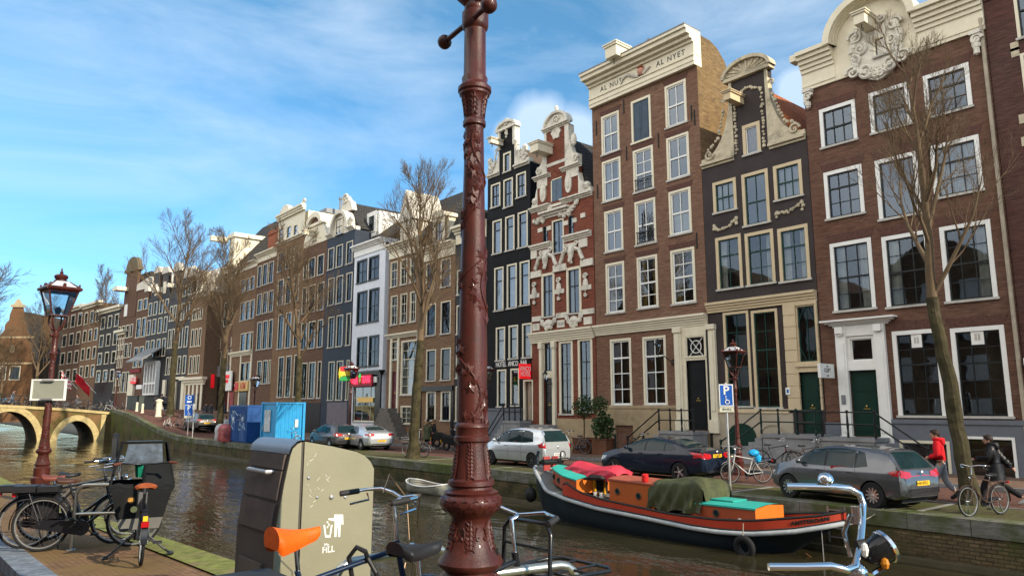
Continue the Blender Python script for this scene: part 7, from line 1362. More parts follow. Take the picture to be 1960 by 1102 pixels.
b=MB(); b.grid([[(x,YB-interp(x,BR_)+.03,interp(x,ZR)+.02),(x,YB,interp(x,ZR)+.06),(x,YB+interp(x,BR_)-.03,interp(x,ZR)+.02)]for x in xs]); b.build('deck',DECK,bt,smooth=50)
def trunk(nm,X0,X1,h0,h1,zt0,zt1,zb0,zb1,m_side,m_top,m_end,camber=.05,ports=(),rim=True,n=10):
 b=MB(); W=lambda f:h0+(h1-h0)*min(1,f*1.6)**.8
 P=[];
 for i in range(n+1):f=i/n; x=X0+(X1-X0)*f; w_=W(f); P.append([(x,YB-w_,zb0+(zb1-zb0)*f),(x,YB-w_,zt0+(zt1-zt0)*f)])
 b.grid(P); b.grid([[(p[0][0],2*YB-p[0][1],p[0][2]),(p[1][0],2*YB-p[1][1],p[1][2])]for p in P]); w1,w0=W(1),W(0)
 b.add([(X1,YB-w1,zb1),(X1,YB+w1,zb1),(X1,YB+w1,zt1),(X1,YB,zt1+camber),(X1,YB-w1,zt1)],[(0,1,2,3,4)],1); b.add([(X0,YB-w0,zb0),(X0,YB+w0,zb0),(X0,YB+w0,zt0),(X0,YB-w0,zt0)],[(0,1,2,3)],0); o=b.build(nm,[m_side,m_end],bt)
 k=MB(); k.grid([[(X0-.03+(X1-X0+.06)*i/n,YB+W(i/n)*1.04*g,zt0+(zt1-zt0)*i/n+.012+camber*(1-g*g))for g in(-1,-.6,-.2,.2,.6,1)]for i in range(n+1)]); k.grid([[(X0-.03+(X1-X0+.06)*i/n,YB-W(i/n)*1.04,zt0+(zt1-zt0)*i/n+d)for d in(.012,-.03)]for i in range(n+1)]); k.build('cabin_roof',m_top,o,smooth=50)
 for fx,fz in ports:
  x=X0+(X1-X0)*fx; y=YB-W(fx); z=zb0+(zb1-zb0)*fx+(zt0+(zt1-zt0)*fx-zb0-(zb1-zb0)*fx)*fz; k=MB(); k.torus((x,y-.01,z),.085,.018,'y',18,6); pr_=k.build('porthole',M('dull brass rim',(.16,.13,.09),.4,.6),o); k=MB(); k.lathe([(.08,0),(.08,.012)],16,(x,y-.018,z),ax='y'); k.build('pane',CGL,pr_)
 return o
fc=trunk('fore_cabin',-18.55,-16.95,.30,.78,.46,.20,.0,-.22,CABR,TEAL,CABO,.08,((.16,.5),(.42,.48),(.75,.45)))
b=MB(); b.box(-16.935,-16.92,YB+.02,YB+.62,-.28,.2); b.box(-16.93,-16.86,YB-.06,YB+.02,-.3,.3,1); b.box(-16.93,-16.86,YB+.40,YB+.48,-.3,.3,1); b.box(-16.93,-16.86,YB+.02,YB+.40,-.3,-.24,1); b.build('cabin_door',[BLK,M('yellow door frame',(.62,.33,.02),.5)],fc)
wh=trunk('wheelhouse',-15.72,-13.95,.60,.66,.32,.29,-.42,-.46,M('brown orange paint',(.40,.10,.025),.5,var=.12,vs=2),M('faded red roof',(.38,.10,.06),.6,var=.15),CABR,.06,((.2,.55),(.68,.5)))
b=MB(); b.lathe([(.09,0),(.1,.02),(.1,.2),(.085,.22),(.05,.23)],12,(-14.35,YB-.55,.33)); b.build('mooring_light',M('red plastic',(.6,.02,.02),.4),bt)
ac=trunk('aft_cabin',-12.72,-10.72,.66,.66,-.08,-.06,-.5,-.45,CABR,TEAL,CABO,.06,((.42,.5),)); b=MB(); b.box(-12.5,-11.6,YB-.3,YB+.35,.0,.03); b.build('hatch',TEAL,ac)
for x in(-16.1,-15.85):b=MB(); b.lathe([(.06,0),(.055,.28),(.065,.3),(.065,.33)],10,(x,YB-.82,-.42)); b.tube([(x-.09,YB-.82,-.22),(x+.09,YB-.82,-.22)],.018,6); b.build('bollard',M('white bollard paint',(.62,.62,.58),.5),bt)
for x,y in((-11.05,-.86),(-10.65,-.80),(-9.9,.1),(-9.6,.15)):b=MB(); b.ball((x,YB+y,-.36),.075,8,0,(1.1,.8,.8)); b.build('fairlead',MATS['white bollard paint'],bt)
b=MB(); b.tube([(-19.62,YB,-.1),(-19.68,YB,.75),(-19.6,YB,.95)],[.07,.06,.05],8); b.build('stem_post',HULL,bt)
b=MB(); b.box(-19.05,-18.98,YB-.3,YB-.02,.34,.8); b.box(-19.05,-18.98,YB+.1,YB+.35,.34,.8); b.lathe([(.1,-.35),(.1,.4)],10,(-19.0,YB,.62),ax='y',m=1); b.tube([(-18.8,YB+.3,.4),(-18.78,YB+.3,.95)],.02,6,1); b.torus((-18.75,YB+.35,.85),.13,.018,'x',16,5,1); b.build('windlass',[M('pinkish red iron',(.42,.06,.06),.6),D_BLACK],bt)
def torus_fender(x,y,z,R=.2,r=.09,nm='tyre_fender',lab=''):
 b=MB(); b.torus((0,0,0),R,r,'y',30,10,sq=.85); t=b.build(nm,RUB,None,smooth=60,loc=(x,y,z),rot=(.15,0,.05)); return t
tf=torus_fender(-10.75,YB-1.17,-.92,.205,.085); tag(tf,'black car tyre hanging as a fender on the barge','tyre'); b=MB(); b.tube([(0,0,.27),(-.02,.12,.55)],.012,5); b.build('rope',M('pale rope',(.35,.32,.24),.9),tf)
b=MB(); b.ball((0,0,0),.2,14,0,(1,1,1.25)); b.lathe([(.04,0),(.03,.12)],8,(0,0,.22)); tag(b.build('ball_fender',BLK,None,smooth=60,loc=(-19.25,YB-.68,-.45)),'black ball fender hanging at the bow of the barge','fender')
def drape(name,label,cat,X0,X1,hw,zt,zb,mat,seed,amp=.05,ridge=.12,yc=YB,nx=34,ny=30,hang=1.3):
 rnd=random.Random(seed); ph=[rnd.uniform(0,6.28)for _ in range(12)]; P=[]
 for i in range(nx+1):
  f=i/nx; row=[]
  for j in range(ny+1):
   g=-1+2*j/ny; a=abs(g); x=X0+(X1-X0)*f
   if a<.5:y=hw*g*2; z=zt(f)+ridge*(1-(a*2)**2)+amp*.5*sin(7*f+ph[0])*sin(5*g+ph[1])
   else:k=(a-.5)*2; fold=(1-2*abs(sin(f*13+ph[2]+1.2*sin(3*k+ph[4]))))*.8+(1-2*abs(sin(f*29+ph[3]+k)))*.45; y=(1 if g>0 else-1)*(hw+.05+k*.10+fold*amp*k*1.2); z=zt(f)+(zb(f)-zt(f))*k+.05*sin(f*13+ph[5])*k
   e=min(f,1-f)*nx
   if e<4:d=(4-e)/4; z-=d*d*(zt(f)-zb(f))*(.75 if a<.5 else .15); x+=(1 if f>.5 else-1)*.02*d
   row.append((x+amp*.25*sin(g*9+ph[6]),yc+y,z+rnd.uniform(-1,1)*amp*.16))
  P.append(row)
 b=MB(); b.grid(P); o=b.build(name,mat,None,smooth=70); tag(o,label,cat); md=o.modifiers.new('s','SUBSURF'); md.levels=md.render_levels=1; return o
TGRN=M('dark green tarpaulin',(.075,.085,.038),.62,var=.5,vs=3,bmp=.7,bs=9,dirt=(.14,.14,.085),dirtamt=.4); TPNK=M('faded red tarpaulin',(.62,.045,.075),.5,var=.25,vs=3,bmp=.2,bs=20)
drape('tarpaulin','crumpled dark green tarpaulin over the middle of the barge','tarpaulin',-14.15,-12.3,.62,lambda f:.36+.16*f,lambda f:-.36+.2*max(0,f-.6),TGRN,3,.085,.04)
drape('tarpaulin','faded red tarpaulin bunched over the teal fore cabin roof','tarpaulin',-18.1,-15.85,.36,lambda f:.56-.05*f+.03*sin(f*9),lambda f:.33-.1*f,TPNK,5,.055,.10,yc=YB+.22)
b=MB(); b.tube([(-16.9,YB-.5,.22),(-16.55,YB-.5,.30),(-16.3,YB-.35,.30),(-16.2,YB-.2,.24)],[.03,.09,.08,.03],8); b.build('rolled_cover',BLK,bt)
for s_,x in(('AMSTERDAM',-9.38),):
 me=text_mesh(s_,.135,.006,True,width=1.0)
 for v in me.vertices:X_=x+v.co.x; v.co=Vector((X_,YB-interp(X_,BR_)+.012-v.co.z,(interp(X_,ZR)+interp(X_,ZB))/2+.045+v.co.y*.95))
 me.materials.clear(); me.materials.append(D_BLACK); link(me,'lettering',bt,-bt.location)
b=MB(); b.tube([(-9.2,YB-.3,-.25),(-9.18,YB-.33,-.7),(-9.16,YB-.35,-1.2)],.014,5); b.build('stern_chain',ZINC,bt)
b=MB(); b.tube([(-9.75,YB-.1,-1.05),(-9.2,YB-.3,-1.25)],.02,5); b.build('rudder_stay',M('rust',(.22,.09,.04),.9),bt)
for lab,a,c in(('slack pale rope from the barge stern to the quay edge',(-9.6,YB+.2,-.3),(-8.4,QY+.1,.03)),('slack pale rope from the barge bow to the quay edge',(-19.3,YB+.1,.5),(-20.6,QY+.12,.03))):
 A,B_=Vector(a),Vector(c); b=MB(); b.tube([A.lerp(B_,i/10)-Vector((0,0,.9*(i/10)*(1-i/10)))for i in range(11)],.014,5); tag(b.build('mooring_rope',MATS['pale rope'],None,smooth=60),lab,'rope')
 # white rowing boat
p=onY(785,920,17.75); rb_=thing('rowing_boat','small white rowing boat moored at the far quay','boat',(p.x+1.55,17.75,WZ),pi+.02,None,.82); b=MB(); P=[]
for i in range(17):
 f=i/16; x=-1.9+3.8*f; w_=.72*(1-(2*f-1)**4)**.6*(1 if f<.6 else 1-(f-.6)*.5)+.015; zr=.38+.22*(2*f-1)**2; P.append([(x,-w_,zr),(x,-w_*.92,.12),(x,-w_*.5,-.12),(x,0,-.15),(x,w_*.5,-.12),(x,w_*.92,.12),(x,w_,zr)])
b.grid(P); b.build('hull',M('dirty white hull',(.42,.42,.36),.6,var=.3,vs=2,dirt=(.1,.11,.07),dirtamt=.5),rb_,smooth=50); b=MB(); [b.tube([(r_[k][0],r_[k][1],r_[k][2])for r_ in P],.035,6)for k in(0,6)]; b.build('gunwale',W_WHITE,rb_); b=MB(); [b.box(x,x+.2,-.55,.55,.22,.26)for x in(-.9,.3)]; b.tube([(.9,.3,.5),(-1.2,-.2,.42)],.02,6); b.build('thwart',M('rusty brown inside',(.2,.09,.05),.8),rb_); b=MB(); b.grid([[tuple(Vector(p_)*.95+Vector((0,0,.03)))for p_ in r_[1:6]]for r_ in P]); b.build('lining',MATS['rusty brown inside'],rb_)
# ================================================================ bicycles
CHR=M('chrome',(.72,.72,.72),.12,1.,var=.03); GRIP=M('dark grip',(.03,.03,.032),.6); SADB=M('black saddle',(.022,.022,.024),.42,var=.2,vs=6); FBLK=M('black bike enamel',(.012,.013,.016),.3,coat=.4); FNAVY=M('navy bike enamel',(.010,.022,.055),.25,coat=.5); FWHT=M('white bike enamel',(.6,.6,.58),.35); FGRY=M('worn grey bike enamel',(.16,.16,.16),.4,var=.3,vs=5,dirt=(.15,.08,.04),dirtamt=.3); RIMM=M('bike rim',(.45,.45,.43),.35,.7,var=.1)
def wheel_parts(parent,x,r=.345,spokes=28,rim=RIMM,k=28):
 b=MB(); b.torus((x,0,r),r-.018,.019,'y',k,8); w_=b.build('wheel',RUB,parent,smooth=60); b=MB(); b.torus((x,0,r),r-.042,.011,'y',k,6,sq=1.3)
 b.build('rim',rim,w_); b=MB(); b.lathe([(.02,-.035),(.02,.035)],8,(x,0,r),ax='y')
 for i in range(spokes):a=2*pi*i/spokes; s=.03 if i%2 else-.03; a2=a+(.5 if(i//2)%2 else-.5)*.6; b.tube([(x+.02*cos(a2),s,r+.02*sin(a2)),(x+(r-.045)*cos(a),0,r+(r-.045)*sin(a))],.0016,3,cap=False)
 b.build('spokes',CHR,w_); return w_
def saddle_mesh(x,z,s=1.,hk=1.):
 b=MB(); P=[]
 for i in range(19):
  f=i/18; xx=x-.13+.27*f; w_=(.108*(1-min(1,f*1.35))**1.3+.024)*s; e=1 if .12<f<.9 else(.55+.45*sin(pi/2*f/.12)if f<=.12 else .35+.65*cos(pi/2*(f-.9)/.1)); w_*=e if hk==1 else e**.35; h_=(.05-.018*f)*(.5+.5*e)*hk*(1+(hk-1)*2*(1-f)); dz=.022*(1-f)**2-.01*sin(pi*f); row=[]
  for j in range(17):a=radians(-125+250*j/16); row.append((xx,w_*sin(a)*(1 if abs(a)<1.57 else .95),z+dz-h_+h_*cos(a)))
  P.append(row)
 b.grid(P); b.add(P[0],[tuple(range(17))]); b.add(P[-1],[tuple(range(17))]); return b
def bicycle(label,loc,rz,frame=FBLK,saddle=SADB,bars='city',carrier=True,front_rack=False,lean=0.,seat_z=.93,bar_z=1.12,sheath=True,bell=False,spokes=28,grp='parked bicycles',rim=RIMM,barmat=CHR,bag=False,saddle_s=1.,light=True,chain=True,basket=False,cat='bicycle',top=True):
 t=thing('bicycle',label,cat,loc,rz,grp); t.rotation_euler=(lean,0,rz); r=.345; xr,xf=-.54,.56; SC=(-.23,.78); BB=(-.06,.29); HT,HB=(.36,.93),(.42,.68)
 wheel_parts(t,xr,r,spokes,rim); wheel_parts(t,xf,r,spokes,rim); b=MB(); p=lambda a,y=0.:(a[0],y,a[1])
 b.tube([p(BB),p(SC),p((-.25,.84))],.016,8); b.tube([p(HT),p(HB)],.019,8); b.tube([p(HB),p(BB)],.018,8)
 if top:b.tube([p((-.22,.77)),p((.37,.88))],.016,8)
 else:b.tube([p((.37,.86)),p((.15,.52)),p((-.12,.45))],.015,8)
 for s in(-1,1):b.tube([p(BB,s*.03),(xr,s*.06,r)],.010,6); b.tube([p((-.225,.75),s*.02),(xr,s*.06,r)],.009,6); b.tube([p(HB,s*.045),(.49,s*.055,.5),(xf,s*.06,r)],.011,6)
 b.tube([p(HB,-.05),p(HB,.05)],.014,6); b.build('frame',frame,t,smooth=50)
 b=MB(); b.tube([(-.24,0,.8),(-.27,0,seat_z-.04)],.013,8); b.tube([(-.34,0,seat_z-.035),(-.2,0,seat_z-.04)],.012,6); b.build('seat_post',CHR,t,smooth=50); saddle_mesh(-.27,seat_z,saddle_s if saddle_s<1.12 else 1.02,1.24 if saddle_s>1.12 else 1.).build('saddle',saddle,t,smooth=60)
 b=MB(); hx=.34; b.tube([(.365,0,.92),(hx,0,bar_z-.02),(hx+.05,0,bar_z)],.013,8); gb=MB()
 if bars=='city':
  for s in(-1,1):P=[(hx+.05,0,bar_z),(hx+.06,s*.12,bar_z+.02),(hx+.04,s*.22,bar_z+.035),(hx-.03,s*.285,bar_z+.03),(hx-.2,s*.30,bar_z+.015)]; b.tube(P,.011,8); gb.tube([P[-1],(hx-.08,s*.293,bar_z+.024)],.017,8); b.tube([(hx-.03,s*.28,bar_z+.01),(hx-.02,s*.27,bar_z-.03),(hx-.14,s*.29,bar_z-.05)],.007,5)
 else:
  for s in(-1,1):P=[(hx+.05,0,bar_z),(hx+.06,s*.2,bar_z+.03),(hx+.02,s*.33,bar_z+.02),(hx-.06,s*.35,bar_z+.0)]; b.tube(P,.011,8); gb.tube([P[-1],P[-2]],.017,8)
 hb=b.build('handlebar',barmat,t,smooth=50); gb.build('grip',GRIP,hb,smooth=50)
 b=MB()
 for x,a0,a1 in((xr,.2,3.3),(xf,.75,3.1)):b.grid([[(x+(r+.022)*cos(a),y,r+(r+.022)*sin(a)-(.006 if abs(y)>.02 else 0))for y in(-.026,-.014,0,.014,.026)]for a in[a0+(a1-a0)*i/20 for i in range(21)]])
 b.build('mudguard',frame,t,smooth=60)
 if chain:b=MB(); b.prism([(-.06+.1*cos(a),.29+.1*sin(a))for a in[-1.5+3.*i/10 for i in range(11)]]+[(xr+.055*cos(a),r+.055*sin(a))for a in[1.6+3.*i/8 for i in range(9)]],-.075,-.05,'y'); b.build('chain_case',FBLK,t)
 b=MB(); b.tube([(-.06,-.1,.29),(-.06,.1,.29)],.012,6)
 for s in(-1,1):b.tube([(-.06,s*.085,.29),(-.06+s*.12,s*.1,.29-s*.12)],.009,6); b.box(-.1+s*.12,-.02+s*.12,s*.1-(.0 if s>0 else .1),s*.1+(.1 if s>0 else 0.),.28-s*.12,.305-s*.12)
 b.tube([(-.42,.06,.32),(-.36,.16,.01)],.008,5); b.build('crank',GRIP,t)
 if carrier:
  b=MB();
  for s in(-1,1):b.tube([(-.30,s*.06,.74),(-.82,s*.065,.75),(-.86,s*.03,.75)],.007,6); b.tube([(-.7,s*.065,.745),(xr,s*.07,r)],.006,6)
  for x in(-.45,-.6,-.75):b.tube([(x,-.065,.745),(x,.065,.745)],.005,5)
  b.build('carrier',frame if frame is not FWHT else CHR,t); b=MB(); b.box(-.9,-.86,-.035,.035,.70,.75); b.build('rear_light',TAIL,t)
 if light:b=MB(); b.lathe([(.01,-.06),(.035,-.03),(.045,0),(.04,.02)],12,(.47,0,.86),ax='x'); b.build('headlight',CHR,t,smooth=50)
 if front_rack:
  b=MB(); z=.80; Q=[(.46,-.2),(.86,-.24),(.92,-.18),(.92,.18),(.86,.24),(.46,.2)]; b.tube([(x,y,z)for x,y in Q],.011,8,closed=True); [b.tube([(x,-.22,z),(x,.22,z)],.008,6)for x in(.58,.72)]; [b.tube([(.46,y,z),(.91,y,z)],.007,6)for y in(-.08,.08)]
  b.tube([(.44,-.19,z+.02),(.45,-.19,1.03),(.46,-.15,1.08),(.46,.15,1.08),(.45,.19,1.03),(.44,.19,z+.02)],.012,8); [b.tube([(.7,s*.2,z),(xf,s*.06,r)],.009,6)for s in(-1,1)]; b.tube([(.45,-.19,.95),(.45,.19,.95)],.008,6); b.build('front_carrier',FBLK,t,smooth=50)
 if bag=='pad':b=MB(); b.box(-.88,-.62,-.10,.10,.76,.84); b.box(-.60,-.36,-.10,.10,.76,.83); b.box(-.7,-.4,.10,.2,.4,.74); b.build('carrier_pad',SADB,t)
 elif bag:b=MB(); b.box(-.86,-.34,-.17,.17,.77,.84); b.box(-.84,-.4,.17,.24,.42,.8); b.box(-.84,-.4,-.24,-.17,.42,.8); b.box(-.7,-.5,.24,.26,.45,.76,1); b.build('pannier',[M('black pannier',(.028,.03,.034),.55,var=.3,vs=5),M('grey pannier panel',(.2,.2,.2),.6,var=.6,vs=9)],t)
 if basket:b=MB(); [b.tube([(.50,-.18,z),(.78,-.18,z),(.78,.18,z),(.5,.18,z)],.006,5,closed=True)for z in(.75,.86,.98)]; [b.tube([(x,y,.75),(x,y,.98)],.005,4)for x in(.5,.57,.64,.71,.78)for y in(-.18,.18)]; [b.tube([(x,-.18,.75),(x,.18,.75)],.005,4)for x in(.5,.6,.7,.78)]; b.build('basket',CHR,t)
 return t
HY=pi/2
# foreground
ORG=M('orange saddle cover',(.85,.13,.008),.55,var=.2,vs=14,bmp=.6,bs=26)
A_=atD(565,1022,4.1); a_=bicycle('navy bicycle with orange saddle cover beside the tall grey bin',(A_.x,A_.y+.27,.75),HY,FNAVY,ORG,seat_z=A_.z-.75+.03,bar_z=1.17,bag=True,saddle_s=1.13,light=True)
b=MB(); b.tube([(.29,.05,1.2),(.36,.1,1.3),(.5,.12,1.15),(.5,.08,.9),(.45,.05,.75)],.004,5); b.tube([(.3,-.2,1.16),(.42,-.15,1.18),(.47,-.05,1.0),(.45,-.03,.7)],.004,5); b.build('brake_cable',M('copper cable',(.4,.28,.18),.4,.5),a_)
b=MB(); b.tube([(.16,-.02,.86),(.13,-.05,.9),(.1,0,.92),(.08,.05,.86),(.12,.06,.7),(.2,.03,.55),(.26,-.04,.6),(.2,-.05,.78),(.16,-.02,.86)],.014,8); b.build('chain_lock',SADB,a_)
C_=atD(792,1043,3.8); c_=bicycle('black bicycle with black saddle and front carrier next to the big lamp post',(C_.x+.06,C_.y+.25,.75),HY+.02,FBLK,SADB,bars='flat',front_rack=True,seat_z=C_.z-.75+.02,bar_z=1.12,light=False,saddle_s=1.1)
for lab,(x,y,d),(x2,y2,d2)in(('bike hoop of bent steel in front of the orange saddled bicycle',(640,1090,4.45),(860,1034,5.0)),('bike hoop of bent steel to the right of the big lamp post',(890,1098,4.0),(1105,1082,4.35))):
 p,p2=atD(x,y,d),atD(x2,y2,d2); v=(p2-p).to_2d(); hoop(lab,(p.x,p.y,.75),atan2(v.y,v.x),v.length,(p.z+p2.z)/2-.75)
 # chrome handlebar bicycle on the right
dn,df=2.1,2.35; near=[atD(1471,1084,dn),atD(1540,1084,dn),atD(1590,1082,dn),atD(1620,1090,dn)]; mid=[atD(1637,1085,dn+.02),atD(1646,1050,2.2),atD(1650,1000,2.28),atD(1652,965,df)]; far=[atD(1645,945,df),atD(1625,934,df),atD(1595,931,df),atD(1505,930,df)]
st=atD(1642,1095,2.15); D_=bicycle('bicycle with wide chrome handlebar and black headlight, cut off by the lower edge',(0,0,0),0,FBLK,SADB,light=False,carrier=True)
for ch in list(D_.children):
 if ch.name.startswith('handlebar'):
  for g in list(ch.children):bpy.data.objects.remove(g)
  bpy.data.objects.remove(ch)
yaw=atan2(RT.y,RT.x)+.1; base=Vector((st.x,st.y,.75))-Vector((cos(yaw),sin(yaw),0))*.40; D_.location=base; D_.rotation_euler=(-.0,0,yaw); bpy.context.view_layer.update(); iv=D_.matrix_world.inverted(); b=MB(); b.T=iv
b.tube(near+mid+far,.0105,14); b.tube([st,Vector((st.x,st.y,1.68))-Vector((cos(yaw),sin(yaw),0))*.03],.014,8); b.ball(st,.028,10); p=atD(1641,985,2.3); b.tube([p+Vector((0,0,.025)),p-Vector((0,0,.025))],.018,10); b.tube([p+RT.to_3d()*-.02,p+RT.to_3d()*-.045+Vector((0,0,-.05)),p+RT.to_3d()*-.03+Vector((0,0,-.12))],.007,6); hb=b.build('handlebar',CHR,D_,smooth=50)
p=atD(1580,930,df); b=MB(); b.T=iv; b.tube([p,p+Vector((0,0,.022))],.010,10); c0=atD(1580,915,df); b.lathe([(.001,.018),(.014,.016),(.022,.006),(.025,-.006),(.02,-.012)],16,tuple(c0)); b.build('bell',CHR,hb,smooth=50)
hl=atD(1683,1052,2.2); ax_=(RT.to_3d()*.85+Vector((FW.x,FW.y,0))*.1+Vector((0,0,.42))).normalized(); T_=Matrix.Translation(hl)@Vector((1,0,0)).rotation_difference(ax_).to_matrix().to_4x4(); b=MB(); b.T=iv@T_; b.lathe([(.004,-.058),(.022,-.048),(.036,-.022),(.042,.005),(.044,.016)],20,ax='x'); l_=b.build('headlight',M('gloss black lamp shell',(.012,.013,.013),.22,coat=.4),D_,smooth=50); b=MB(); b.T=iv@T_; b.lathe([(.0445,.016),(.048,.018),(.048,.028),(.042,.03),(.03,.026),(.005,.02)],20,ax='x'); b.build('lamp_ring',CHR,l_,smooth=50); b=MB(); b.T=iv; q0=atD(1690,1085,2.18); b.tube([atD(1645,1090,2.15),atD(1670,1098,2.17),q0,atD(1692,1072,2.19)],.008,6); b.build('lamp_bracket',CHR,l_); b=MB(); b.T=iv; b.ball(atD(1694,1078,2.16),.014,8,0,(.9,.9,1.2)); b.build('amber_reflector',M('amber reflector',(.6,.22,.02),.3),l_)
b=MB(); b.T=iv; b.ball(atD(1655,1052,2.12),.016,8,0,(.7,.7,1.3)); b.build('brake_button',W_WHITE,hb); b=MB(); b.T=iv; [b.tube([atD(1640,y,2.2),atD(1656,y-3,2.2)],.0145,8)for y in(1043,1050)]; b.build('cable_clip',GRIP,hb)
# left group by the near lamp
p1=onZ(75,1044,.68); yawL=atan2(RT.y,RT.x)+.28; u_=Vector((cos(yawL),sin(yawL))); W0=(p1.x+u_.x*.54,p1.y+u_.y*.54,zn(p1.x))
bicycle('black bicycle with big wire wheel at the left kerb, nearest of the left group',W0,yawL,FBLK,M('dark brown saddle',(.07,.03,.02),.5),seat_z=.92,bag='pad')
lb2=bicycle('black bicycle standing behind the one with the big wire wheel',(W0[0]-.5,W0[1]-.1,zn(p1.x-.5)),yawL+.05,FBLK,M('reddish saddle',(.18,.05,.035),.5),seat_z=.95,bag='pad')
lb3=bicycle('bicycle with child seat over its front wheel in the left group',(W0[0]-1.15,W0[1]+.2,zn(p1.x-1)),yawL+.1,FGRY,SADB,seat_z=.95)
b=MB(); b.grid([[(.30+.02*i,y,.98+.07*i+.03*abs(y)*8)for y in(-.15,-.1,0,.1,.15)]for i in range(6)]); b.grid([[(.05+.25*i/4,y,.96+.02*(1-i/4)+.4*y*y)for y in(-.14,-.07,0,.07,.14)]for i in range(5)]); b.prism([(-.13,1.0),(.13,1.0),(.15,1.42),(.08,1.5),(-.08,1.5),(-.15,1.42)],.26,.32,'x'); b.build('child_seat',SADB,lb3,smooth=60)
hp=onZ(137,1040,.69); hoop('bike hoop of bent steel with middle bar between the left bicycles',(hp.x,hp.y,zn(hp.x)),yawL,.9,.82,True)
# cargo bicycle
bp=onZ(268,1088,.74); rd=Vector((bp.x,bp.y)).normalized(); yc_=atan2(rd.y,rd.x)+.05; kb=thing('cargo_bicycle','black cargo bicycle with box and rain tent in the left group','cargo bicycle',(bp.x+rd.x*.3,bp.y+rd.y*.3,zn(bp.x)),yc_,None,.95)
CAN=M('black canvas',(.016,.017,.018),.8,var=.3,spec=.1,vs=4,bmp=.2,bs=30); wheel_parts(kb,0,.31,28); wheel_parts(kb,1.95,.25,20); b=MB(); b.tube([(0,.05,.31),(.42,.03,.28),(.7,0,.3),(.78,0,.55),(.68,0,1.0)],.022,8); b.tube([(.42,0,.28),(.26,0,.74),(.22,0,.86)],.018,8); b.tube([(.3,0,.6),(.72,0,.72)],.022,8); b.tube([(0,-.05,.31),(.42,-.03,.28)],.012,6); [b.tube([(0,s*.06,.31),(.28,s*.02,.68)],.010,6)for s in(-1,1)]; b.tube([(.7,0,.3),(1.0,0,.22),(1.6,0,.25),(1.85,0,.6)],.022,8); b.build('frame',FBLK,kb,smooth=50)
saddle_mesh(.2,.92,1.15).build('saddle',M('tan leather saddle',(.36,.09,.03),.4,var=.3,vs=8),kb,smooth=60); b=MB(); b.tube([(.22,0,.8),(.2,0,.89)],.014,8); b.build('seat_post',CHR,kb)
b=MB(); b.tube([(.68,0,.98),(.66,0,1.12)],.015,8); P=[(.55,-.36,1.13),(.62,-.28,1.14),(.69,-.1,1.12),(.69,.1,1.12),(.62,.28,1.14),(.55,.36,1.13)]; b.tube(P,.011,8); hb=b.build('handlebar',FBLK,kb,smooth=50); b=MB(); b.tube(P[:2],.018,8); b.tube(P[-2:],.018,8); b.build('grip',M('brown grip',(.14,.05,.03),.6),hb); b=MB(); b.box(.60,.66,-.05,.05,.62,.78); b.build('battery',M('grey battery',(.12,.12,.12),.5),kb)
b=MB(); b.grid([[(.335*cos(a),y,.31+.335*sin(a))for y in(-.035,-.02,0,.02,.035)]for a in[.3+2.9*i/16 for i in range(17)]]); b.build('mudguard',FBLK,kb,smooth=60); b=MB(); b.box(-.33,-.30,-.04,.04,.48,.54); b.build('rear_light',TAIL,kb); b=MB(); b.box(-.315,-.29,-.025,.025,.545,.60); b.build('yellow_reflector',PLY,kb)
def ringbox(b,zs__,dims,m=0):
 P=[[(x0,-w_,z),(x0,w_,z),(x1,w_,z),(x1,-w_,z),(x0,-w_,z)]for z,(x0,x1,w_)in zip(zs__,dims)]; b.grid(P,m)
b=MB(); ringbox(b,(.28,.42),((.98,1.5,.23),(.96,1.54,.27)),1); ringbox(b,(.42,.78),((.96,1.54,.27),(.90,1.62,.36))); b.box(1.0,1.5,-.22,.22,.27,.28); b.build('box',[CAN,M('grey box base',(.16,.155,.14),.7)],kb)
b=MB(); ringbox(b,(.78,.86),((.90,1.62,.38),(.90,1.62,.38))); [b.tube(Q,.014,6)for Q in([(.92,-.37,.85),(1.0,-.26,1.38),(1.0,.26,1.38),(.92,.37,.85)],[(1.6,-.36,.85),(1.42,-.27,1.36),(1.42,.27,1.36),(1.6,.36,.85)])]
b.quad((1.0,-.27,1.39),(1.43,-.28,1.37),(1.43,.28,1.37),(1.0,.27,1.39)); b.quad((.92,-.38,.86),(1.0,-.27,1.38),(1.42,-.28,1.36),(1.6,-.37,.86)); b.quad((.92,.38,.86),(1.0,.27,1.38),(1.42,.28,1.36),(1.6,.37,.86)); b.quad((.915,-.38,.86),(.915,-.02,.86),(.955,-.02,1.1),(.955,-.32,1.1)); b.grid([[(.92-.03*sin(i*1.2),-.37+.74*j/8,.86-.1*i/3+.02*sin(j*2))for j in range(9)]for i in range(4)]); tent=b.build('rain_tent',CAN,kb)
b=MB(); b.quad((.958,-.22,1.11),(.958,.24,1.11),(1.0,.2,1.36),(1.0,-.2,1.36)); b.quad((.985,-.2,1.395),(.985,.2,1.395),(1.3,.22,1.39),(1.3,-.22,1.39)); b.build('clear_window',M('clear plastic window',(.07,.10,.14),.4,var=.7,vs=9,spec=.25),tent)
b=MB(); b.lathe([(.13,.88),(.16,1.12),(.15,1.12),(.12,.9)],14,(1.1,-.05,0)); tag(b.build('bucket',M('sea green plastic',(.02,.30,.19),.4,var=.1),None,loc=kb.location,rot=(0,0,yc_)),'sea green bucket inside the cargo bicycle tent','bucket'); b=MB(); [b.lathe([(.04,0),(.04,.004)],14,(.915,y,z),ax='x',m=i)for i,(y,z)in enumerate(((.12,.66),(.08,.54)))]; b.build('sticker',[M('orange sticker',(.5,.25,.05),.5,var=.6,vs=20),M('yellow sticker',(.7,.65,.25),.5,var=.1)],kb)
